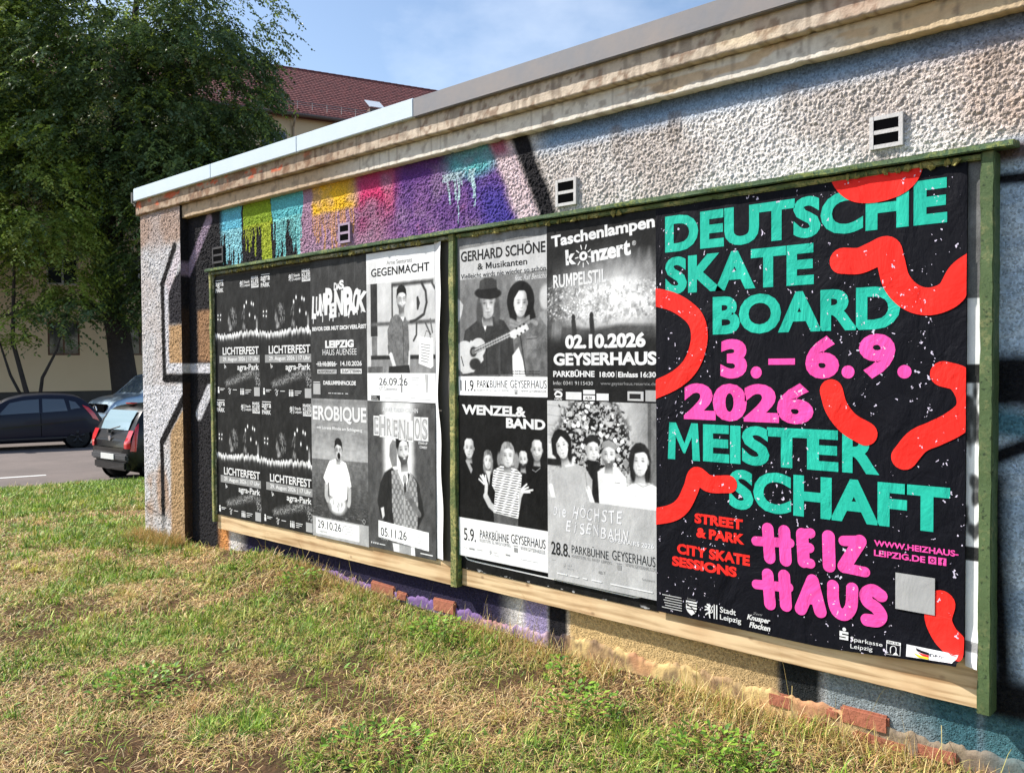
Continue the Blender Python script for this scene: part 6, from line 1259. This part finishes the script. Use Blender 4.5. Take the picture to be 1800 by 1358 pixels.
# px at this distance = 2.2 cm; z measured from the verge
def blob(rt, fw, z, rr, rz, w_=1.0, rf=None): p = loc3(rt, fw, z); return (p[0], p[1], p[2], rr, rf or rr, rz, w_)
tr_ = [loc3(0.1, 0, 0)+(0.62,), loc3(0.0, 0, 1.2)+(0.50,), loc3(-0.25, 0, 3.4)+(0.44,), loc3(-0.75, 0, 6.0)+(0.40,), loc3(-0.5, 0, 9.5)+(0.30,), loc3(0.3, 0, 13)+(0.20,), loc3(0.8, 0, 17)+(0.08,)]
brs = [[loc3(-0.3, 0, 4.2)+(0.18,), loc3(-1.8, -0.5, 4.6)+(0.12,), loc3(-4.2, -1, 4.0)+(0.05,)], [loc3(-0.7, 0, 6.5)+(0.22,), loc3(1.6, -0.6, 9.0)+(0.15,), loc3(3.6, -1, 11.5)+(0.06,)], [loc3(-0.4, 0, 9)+(0.2,), loc3(1.6, 0, 13)+(0.10,), loc3(3.4, 0.4, 15.5)+(0.03,)],
       [loc3(-0.7, 0, 6)+(0.2,), loc3(-2.8, -0.8, 9)+(0.13,), loc3(-4.4, -1, 12)+(0.05,)], [loc3(-0.2, 0, 5)+(0.16,), loc3(1.5, -1.2, 5.2)+(0.1,), loc3(2.6, -2, 4.6)+(0.04,)]]
tree('street_tree', tx, ty, G0, 'large dark street tree whose drooping crown hides the apartment house', tr_, brs,
     [blob(-0.3, 0, 11.5, 4.9, 4.2, 1.1), blob(1.8, 0.2, 8.6, 3.9, 2.6, 1.3), blob(2.2, 0, 12.4, 4.0, 3.0), blob(-2.6, -0.6, 8.6, 3.2, 2.6, 1.1), blob(3.6, 0, 15.4, 2.9, 3.0, 0.8), blob(-0.5, 0, 17.0, 4.6, 3.2, 1.0), blob(2.4, -1.0, 6.2, 2.6, 1.9, 1.4),
      blob(-1.6, -1.2, 4.1, 3.0, 0.75, 1.6, 2.0), blob(1.7, -0.8, 4.4, 1.4, 1.1, 1.2), blob(-1.9, -1.2, 2.9, 1.3, 0.7, 0.9), blob(3.0, 0.4, 9.6, 3.0, 1.8, 1.3), blob(1.4, 0, 5.2, 1.8, 1.6, 1.4), blob(4.2, 0, 11.2, 1.7, 2.2, 2.2), blob(3.7, 0.2, 8.7, 1.5, 1.4, 2.2), blob(-3.2, 0, 13.5, 2.6, 2.4, 1.2), blob(3.0, 0.3, 13.6, 2.6, 2.4, 1.6)], 17000, 401, DARKG+DARKG+LITG[:1], 'trees along the far kerb', twig=0.95, leaflets=14, ll=0.16, lw=0.040, hollow=0.35)
ax, ay = from_cam(31.0, -17.6, 0)
tree('street_tree', ax, ay, G0, 'slender tree with two thin stems and bright leaves left of the dark tree', [loc3(0.5, 0, 0)+(0.10,), loc3(0.1, 0, 1.4)+(0.085,), loc3(-0.3, 0, 3.0)+(0.07,), loc3(-0.2, 0, 5.5)+(0.05,), loc3(0.2, 0, 8.5)+(0.02,)],
     [[loc3(0.5, 0, 0.1)+(0.08,), loc3(0.85, -0.2, 1.7)+(0.06,), loc3(1.5, -0.4, 2.7)+(0.04,), loc3(2.0, -0.4, 4.4)+(0.02,)], [loc3(0.45, 0, 0.1)+(0.06,), loc3(-0.35, -0.1, 1.8)+(0.05,), loc3(-0.9, -0.2, 3.8)+(0.02,)]],
     [blob(0.9, -0.3, 8.0, 2.3, 2.0, 1.2), blob(1.4, -0.5, 6.0, 1.9, 1.7, 1.4), blob(-0.8, 0, 6.6, 1.9, 2.0), blob(0.2, 0, 9.8, 1.9, 1.2), blob(-0.5, -0.3, 3.7, 1.5, 0.9, 0.9), blob(1.7, -0.2, 4.4, 1.2, 0.9, 0.8)], 3000, 402, LITG+LITG+DARKG[:1], 'trees along the far kerb', twig=0.8, leaflets=13, ll=0.15, lw=0.038, hollow=0.2)
cx_, cy_ = from_cam(33.0, -22.5, 0)
tree('street_tree', cx_, cy_, G0, 'tall tree at the left edge with its crown reaching over the bright slender tree', [loc3(0, 0, 0)+(0.35,), loc3(0.1, 0, 4)+(0.28,), loc3(0.5, 0, 9)+(0.2,), loc3(0.8, 0, 14.5)+(0.06,)],
     [[loc3(0.2, 0, 6)+(0.14,), loc3(2.2, -0.4, 9)+(0.09,), loc3(4.4, -0.8, 11.5)+(0.03,)]], [blob(0.6, 0, 12.2, 4.2, 3.0), blob(3.2, -0.5, 13.8, 3.4, 2.3, 1.1), blob(3.4, -0.8, 11.0, 2.8, 2.0, 1.1), blob(-0.5, 0, 8.0, 3.6, 2.6), blob(4.6, -0.6, 15.6, 2.6, 1.6, 0.8), blob(2.6, -0.6, 16.2, 3.0, 1.6, 0.8)], 8500, 403, LITG+LITG+DARKG, 'trees along the far kerb', twig=0.95, leaflets=14, ll=0.16, lw=0.040, hollow=0.3)

# ------------------------------------------------------------------ parked cars
M['paint_navy'] = mat('navy_paint', (0.007, 0.009, 0.022), rough=0.35, spec=0.30, coat=0.12)
M['paint_black'] = mat('black_paint', (0.007, 0.008, 0.010), rough=0.30, spec=0.32, coat=0.15)
M['paint_blue'] = mat('silver_blue_paint', (0.30, 0.40, 0.50), rough=0.28, metal=0.55, coat=0.6)
M['car_glass'] = mat('car_glass', (0.075, 0.095, 0.115), rough=0.06, spec=0.8, coat=0.4)  # grey-blue reflections are put into the base colour
M['tyre'] = mat('tyre_rubber', (0.012, 0.012, 0.012), rough=0.85)
M['rear_glass'] = mat('rear_glass', (0.30, 0.42, 0.48), rough=0.08, spec=0.8)  # pale blue sky reflection painted into the glass colour
M['rim'] = mat('dark_rim', (0.035, 0.035, 0.038), rough=0.5, metal=0.5)
M['tail'] = mat('tail_lamp_red', (0.62, 0.012, 0.020), rough=0.12, spec=0.7, coat=0.7)
M['trim'] = mat('grey_bumper', (0.055, 0.055, 0.06), rough=0.5)
M['plate'] = mat('number_plate', (0.70, 0.70, 0.68), rough=0.5)
M['chrome'] = mat('chrome', (0.70, 0.70, 0.72), rough=0.15, metal=0.95)
class Shell:
    """a car body lofted through stations from the rear (x=0) to the nose"""
    def __init__(s, L_, st): s.L = L_; s.st = np.array(st, float)      # x/L, z bottom, z belt, z top, half width
    def ring(s, u):
        st = s.st; zb, zw, zt, w_ = (np.interp(u, st[:, 0], st[:, k]) for k in (1, 2, 3, 4)); h = max(0.0, min(1.0, (zt-zw)/0.5)); c = [(0, zb), (w_*0.78, zb), (w_*0.96, zb+0.10), (w_*1.0, zb+0.45*(zw-zb)), (w_*0.965, zw), (w_*(0.95-0.17*h), zw+(zt-zw)*0.80), (w_*(0.88-0.22*h), zw+(zt-zw)*0.97), (0, zt+0.012)]
        return np.array(c)
    def pt(s, u, v, side=1):
        """u along the car 0..1, v around the ring 0..7"""
        du = 0.012; r = sum(s.ring(min(1, max(0, u+k*du))) for k in (-1, 0, 1))/3; c = r
        v = min(max(v, 0), 6.9999); i = int(v); t = v-i; g = lambda j: c[min(max(j, 0), 7)]
        if i in (0, 1, 6): p = g(i)*(1-t)+g(i+1)*t
        else:
            p0, p1, p2, p3 = g(i-1), g(i), g(i+1), g(i+2); p = 0.5*((2*p1)+(-p0+p2)*t+(2*p0-5*p1+4*p2-p3)*t*t+(-p0+3*p1-3*p2+p3)*t**3)
        return np.array((u*s.L, side*p[0], p[1]))
    def body(s, parent, m_, nu=90, nv=36):
        us = np.linspace(0, 1, nu); vs = np.linspace(0, 7, nv); half = np.array([[s.pt(u, v) for v in vs] for u in us]); oth = half[:, ::-1].copy(); oth[:, :, 1] *= -1
        P = np.concatenate([half, oth[:, 1:-1]], 1); m = P.shape[1]; i = np.arange(nu*m).reshape(nu, m); j = np.roll(i, -1, 1)
        q = np.stack([i[:-1], j[:-1], j[1:], i[1:]], -1).reshape(-1, 4)
        return nobj('body', P.reshape(-1, 3), [q, i[:1, ::-1], i[-1:]], M[m_], parent, smooth=True)
    def patch(s, name, parent, m_, poly, side=1, off=0.008, n=8):
        """panel following the shell; poly = four (u,v) corners"""
        (a, b, c, d) = [np.array(p, float) for p in poly]; V = []
        for i in range(n+1):
            for j in range(n+1):
                f, g = i/n, j/n; uv = (a*(1-f)+b*f)*(1-g)+(d*(1-f)+c*f)*g; e = 1e-3
                p = s.pt(*uv, side); n1 = np.cross(s.pt(uv[0]+e, uv[1], side)-s.pt(uv[0]-e, uv[1], side), s.pt(uv[0], uv[1]+0.02, side)-s.pt(uv[0], uv[1]-0.02, side)); nn = np.linalg.norm(n1)
                cen = np.array((s.L*0.5, 0, 0.8)); n1 = n1/nn if nn > 1e-9 else np.array((0, side, 0)); n1 = n1 if np.dot(n1, p-cen) > 0 else -n1; V.append(p+n1*off)
        i = np.arange((n+1)**2).reshape(n+1, n+1); q = np.stack([i[:-1, :-1], i[1:, :-1], i[1:, 1:], i[:-1, 1:]], -1).reshape(-1, 4)
        return nobj(name, np.array(V), [q], M[m_], parent, smooth=True)
def wheel(parent, x, y, r, wd, side):
    mb = MB(); o = (x, y, r); ax_ = (0, side, 0)
    mb.lathe([(r*0.62, -wd), (r*0.94, -wd), (r, -wd*0.85), (r, -wd*0.12), (r*0.95, 0.0), (r*0.66, 0.004)], o, ax_, 28); t = mb.build('wheel', M['tyre'], parent, smooth=True)
    mb = MB(); mb.lathe([(r*0.66, -0.02), (r*0.64, 0.006), (r*0.50, -0.012), (r*0.2, -0.004), (r*0.12, 0.010)], o, ax_, 28)
    for k in range(5):
        a_ = k*math.pi*0.4+0.3; c_, s_ = math.cos(a_), math.sin(a_); mb.tube([(x+c_*r*0.15, y+side*0.006, r+s_*r*0.15), (x+c_*r*0.60, y+side*0.010, r+s_*r*0.60)], [0.030, 0.042], 6)
    mb.build('rim', M['rim'], t, smooth=True)
    mb = MB(); mb.lathe([(r*1.16, -0.03), (r*1.16, -0.006), (r*1.02, -0.006)], o, ax_, 28); mb.build('wheel_arch', M['hole'], parent)  # near-black disc in place of a cut arch and its shade
HATCH = [(0.0, .42, .70, .74, .66), (.015, .34, .84, .88, .74), (.04, .26, .93, 1.00, .80), (.07, .20, .96, 1.14, .83), (.11, .18, .97, 1.30, .845), (.16, .18, .965, 1.405, .85), (.24, .18, .955, 1.455, .855), (.36, .18, .94, 1.475, .855), (.48, .18, .925, 1.45, .855), (.57, .18, .91, 1.36, .85), (.65, .18, .90, 1.17, .845), (.715, .18, .89, .985, .84), (.80, .18, .86, .92, .83), (.90, .20, .78, .84, .80), (.96, .24, .68, .74, .74), (1.0, .32, .52, .56, .62)]
# --- dark hatchback side on across the street
fx, fy = from_cam(23.3, -11.75, 0); hd = math.atan2(-DV[1]*0.985-0.0, -DV[0]*1.0-0.03)
car1 = empty('parked_car', (0, 0, RZ+0.002), hd, 'dark navy hatchback seen from its side in front of the trees', 'car', 'cars standing on the street')
sh = Shell(3.95, HATCH); off = np.array([math.cos(hd), math.sin(hd)])*0.62; sd_ = np.array([-math.sin(hd), math.cos(hd)]); car1.location = (fx-off[0]-sd_[0]*0.85, fy-off[1]-sd_[1]*0.85, RZ+0.002)
sh.body(car1, 'paint_navy')
for sd1 in (1, -1):
    sh.patch('rear_side_window', car1, 'car_glass', [(.215, 4.12), (.365, 4.10), (.365, 4.90), (.235, 4.88)], sd1); sh.patch('front_side_window', car1, 'car_glass', [(.385, 4.10), (.625, 4.12), (.555, 4.86), (.385, 4.90)], sd1); sh.patch('quarter_window', car1, 'car_glass', [(.135, 4.3), (.195, 4.2), (.205, 4.8), (.165, 4.7)], sd1)
    sh.patch('tail_lamp', car1, 'tail', [(.020, 3.45), (.060, 3.55), (.125, 4.55), (.085, 4.50)], sd1, 0.014); sh.patch('door_seam', car1, 'hole', [(.372, 2.4), (.376, 2.4), (.378, 4.05), (.374, 4.05)], sd1, 0.004); sh.patch('side_crease', car1, 'chrome' if False else 'paint_black', [(.10, 3.50), (.80, 3.12), (.80, 3.18), (.10, 3.58)], sd1, 0.010)
    sh.patch('sill', car1, 'trim', [(.22, 1.9), (.78, 1.9), (.78, 2.25), (.22, 2.25)], sd1, 0.010)
    for x in (0.62, 3.10): wheel(car1, x, sd1*0.835, 0.305, 0.19, sd1)
    mb = MB(); mb.box(2.42, 2.62, min(sd1*0.86, sd1*1.02), max(sd1*0.86, sd1*1.02), 0.93, 1.06, 0.03); mb.build('mirror', M['paint_navy'], car1)
sh.patch('windscreen', car1, 'car_glass', [(.60, 6.2), (.70, 6.2), (.70, 7), (.60, 7)], 1); sh.patch('windscreen', car1, 'car_glass', [(.60, 6.2), (.70, 6.2), (.70, 7), (.60, 7)], -1)
# --- small black car seen from behind
AZ2 = -0.05; h2 = np.array([math.sin(AZ2), math.cos(AZ2)]); kx, ky = from_cam(17.2, -7.84, 0)
SMALL = [(0.0, .44, .72, .76, .70), (.012, .30, .80, .84, .775), (.03, .24, .92, .98, .80), (.05, .20, .96, 1.16, .80), (.085, .18, .97, 1.34, .80), (.12, .18, .97, 1.425, .80), (.2, .18, .965, 1.47, .80), (.4, .18, .94, 1.48, .80), (.55, .18, .92, 1.42, .80), (.66, .18, .91, 1.2, .80), (.74, .18, .90, 1.0, .79), (.84, .18, .86, .92, .78), (.93, .2, .74, .8, .74), (1, .3, .5, .55, .6)]
ang = math.atan2(h2[1], h2[0]); left = np.array([-h2[1], h2[0]])
car2 = empty('parked_car', (kx-h2[0]*0.50-left[0]*0.66, ky-h2[1]*0.50-left[1]*0.66, RZ+0.002), ang, 'small black hatchback seen from behind beside the corner pier', 'car', 'cars standing on the street')
s2 = Shell(3.5, SMALL); s2.body(car2, 'paint_black')
for sd1 in (1, -1):
    s2.patch('tail_lamp', car2, 'tail', [(.006, 3.3), (.030, 3.2), (.058, 4.75), (.040, 4.9)], sd1, 0.016); s2.patch('rear_side_window', car2, 'car_glass', [(.18, 4.15), (.36, 4.1), (.36, 4.9), (.20, 4.88)], sd1); s2.patch('front_side_window', car2, 'car_glass', [(.38, 4.1), (.63, 4.12), (.55, 4.86), (.38, 4.9)], sd1)
    for x in (0.50, 2.75): wheel(car2, x, sd1*0.775, 0.28, 0.17, sd1)
def rear_panel(name, m_, y0, y1, z0, z1, d=0.012, parent=car2, n=8, bulge=0.05):
    """panel standing on the tail of the car: finds the tail surface for every height"""
    V = []
    for i in range(n+1):
        for j in range(n+1):
            y = y0+(y1-y0)*i/n; z = z0+(z1-z0)*j/n; us = np.linspace(0, 0.2, 80); ok = [u for u in us if s2.ring(u)[7][1] >= z and s2.ring(u)[0][1] <= z and abs(y) <= max(s2.ring(u)[:, 0])*(1 if z < 1.0 else 0.86)]
            x = (ok[0] if ok else 0.0)*3.5; V.append((x-d, y, z))
    i = np.arange((n+1)**2).reshape(n+1, n+1); q = np.stack([i[:-1, :-1], i[:-1, 1:], i[1:, 1:], i[1:, :-1]], -1).reshape(-1, 4)
    return nobj(name, np.array(V), [q], M[m_], parent, smooth=True)
rear_panel('rear_window', 'rear_glass', -0.54, 0.54, 0.99, 1.35, 0.020)
for sd1 in (1, -1): rear_panel('tail_lamp', 'tail', sd1*0.60, sd1*0.765, 0.66, 0.99, 0.030); rear_panel('tailgate_shadow_line', 'hole', -0.62, 0.62, 0.655, 0.665, 0.020)
mb = MB(); mb.box(-0.05, 0.09, -0.70, 0.70, 0.42, 0.56, 0.03); bmp = mb.build('rear_bumper', M['trim'], car2)
mb = MB(); mb.box(-0.03, 0.15, -0.62, 0.62, 0.24, 0.41, 0.03); mb.build('bumper_skirt', M['paint_black'], car2)
mb = MB(); mb.box(-0.066, -0.052, -0.26, 0.26, 0.435, 0.545, 0.004); mb.build('number_plate', M['plate'], car2)
mb = MB(); mb.tube([(0.02, 0.10, 0.98), (0.05, -0.30, 1.06)], 0.012, 6); mb.box(0.0, 0.06, 0.06, 0.14, 0.92, 1.00, 0.01); mb.build('wiper', M['trim'], car2)
mb = MB(); mb.lathe([(0.05, 0), (0.05, 0.012), (0.03, 0.012)], (-0.004, 0, 0.83), (-1, 0, 0), 14); mb.build('emblem', M['chrome'], car2)
mb = MB(); mb.box(0.36, 0.50, -0.10, 0.10, 1.47, 1.485, 0.004); mb.box(0.38, 0.44, -0.12, 0.12, 1.462, 1.478, 0.004); mb.build('brake_lamp', M['tail'], car2)
# --- pale blue van or estate, nose towards us
vx, vy = from_cam(26.0, -12.35, 0); hv = math.atan2(-DV[1], -DV[0])+0.30
BIG = [(0.0, .4, .9, 1.0, .8), (.03, .3, 1.1, 1.5, .90), (.10, .25, 1.12, 1.88, .93), (.3, .25, 1.12, 1.93, .94), (.55, .25, 1.12, 1.90, .94), (.66, .25, 1.12, 1.78, .94), (.74, .25, 1.13, 1.42, .94), (.79, .25, 1.13, 1.21, .93), (.88, .25, 1.08, 1.16, .92), (.95, .25, .98, 1.06, .88), (.985, .28, .80, .90, .84), (1.0, .32, .60, .66, .74)]
car3 = empty('parked_car', (0, 0, RZ+0.002), hv, 'silver blue car with its nose showing behind the small black car', 'car', 'cars standing on the street')
hvv = np.array([math.cos(hv), math.sin(hv)]); sv = np.array([-math.sin(hv), math.cos(hv)]); car3.location = (vx-hvv[0]*4.7+sv[0]*-0.5, vy-hvv[1]*4.7+sv[1]*-0.5, RZ+0.002); car3.scale = (1, 1, 1.08)
s3 = Shell(4.7, BIG); s3.body(car3, 'paint_blue')
for sd1 in (1, -1):
    s3.patch('windscreen', car3, 'car_glass', [(.665, 6.1), (.775, 6.1), (.775, 7), (.665, 7)], sd1); s3.patch('front_side_window', car3, 'car_glass', [(.45, 4.1), (.74, 4.15), (.66, 4.88), (.45, 4.9)], sd1); s3.patch('rear_side_window', car3, 'car_glass', [(.12, 4.1), (.43, 4.1), (.43, 4.9), (.14, 4.88)], sd1)
    s3.patch('headlight', car3, 'chrome', [(.955, 3.5), (.985, 3.5), (.985, 4.0), (.945, 4.0)], sd1, 0.012)
    for x in (0.85, 3.85): wheel(car3, x, sd1*0.90, 0.33, 0.2, sd1)
mb = MB(); mb.box(4.56, 4.69, -0.62, 0.62, 0.62, 0.98, 0.03); gr = mb.build('grille', M['hole'], car3)
mb = MB(); mb.tube([(4.705+0.0*k, 0.13*math.cos(k*math.pi/12), 0.80+0.13*math.sin(k*math.pi/12)) for k in range(25)], 0.016, 6, False)
for q in ([(-0.075, 0.90), (-0.02, 0.80), (0.0, 0.83), (0.02, 0.80), (0.075, 0.90)], [(-0.11, 0.84), (-0.05, 0.69), (0.0, 0.78), (0.05, 0.69), (0.11, 0.84)]): mb.tube([(4.705, y, z) for y, z in q], 0.012, 5)
mb.build('emblem', M['chrome'], gr)
mb = MB(); mb.box(4.55, 4.74, -0.86, 0.86, 0.34, 0.60, 0.05); mb.build('front_bumper', M['paint_blue'], car3)
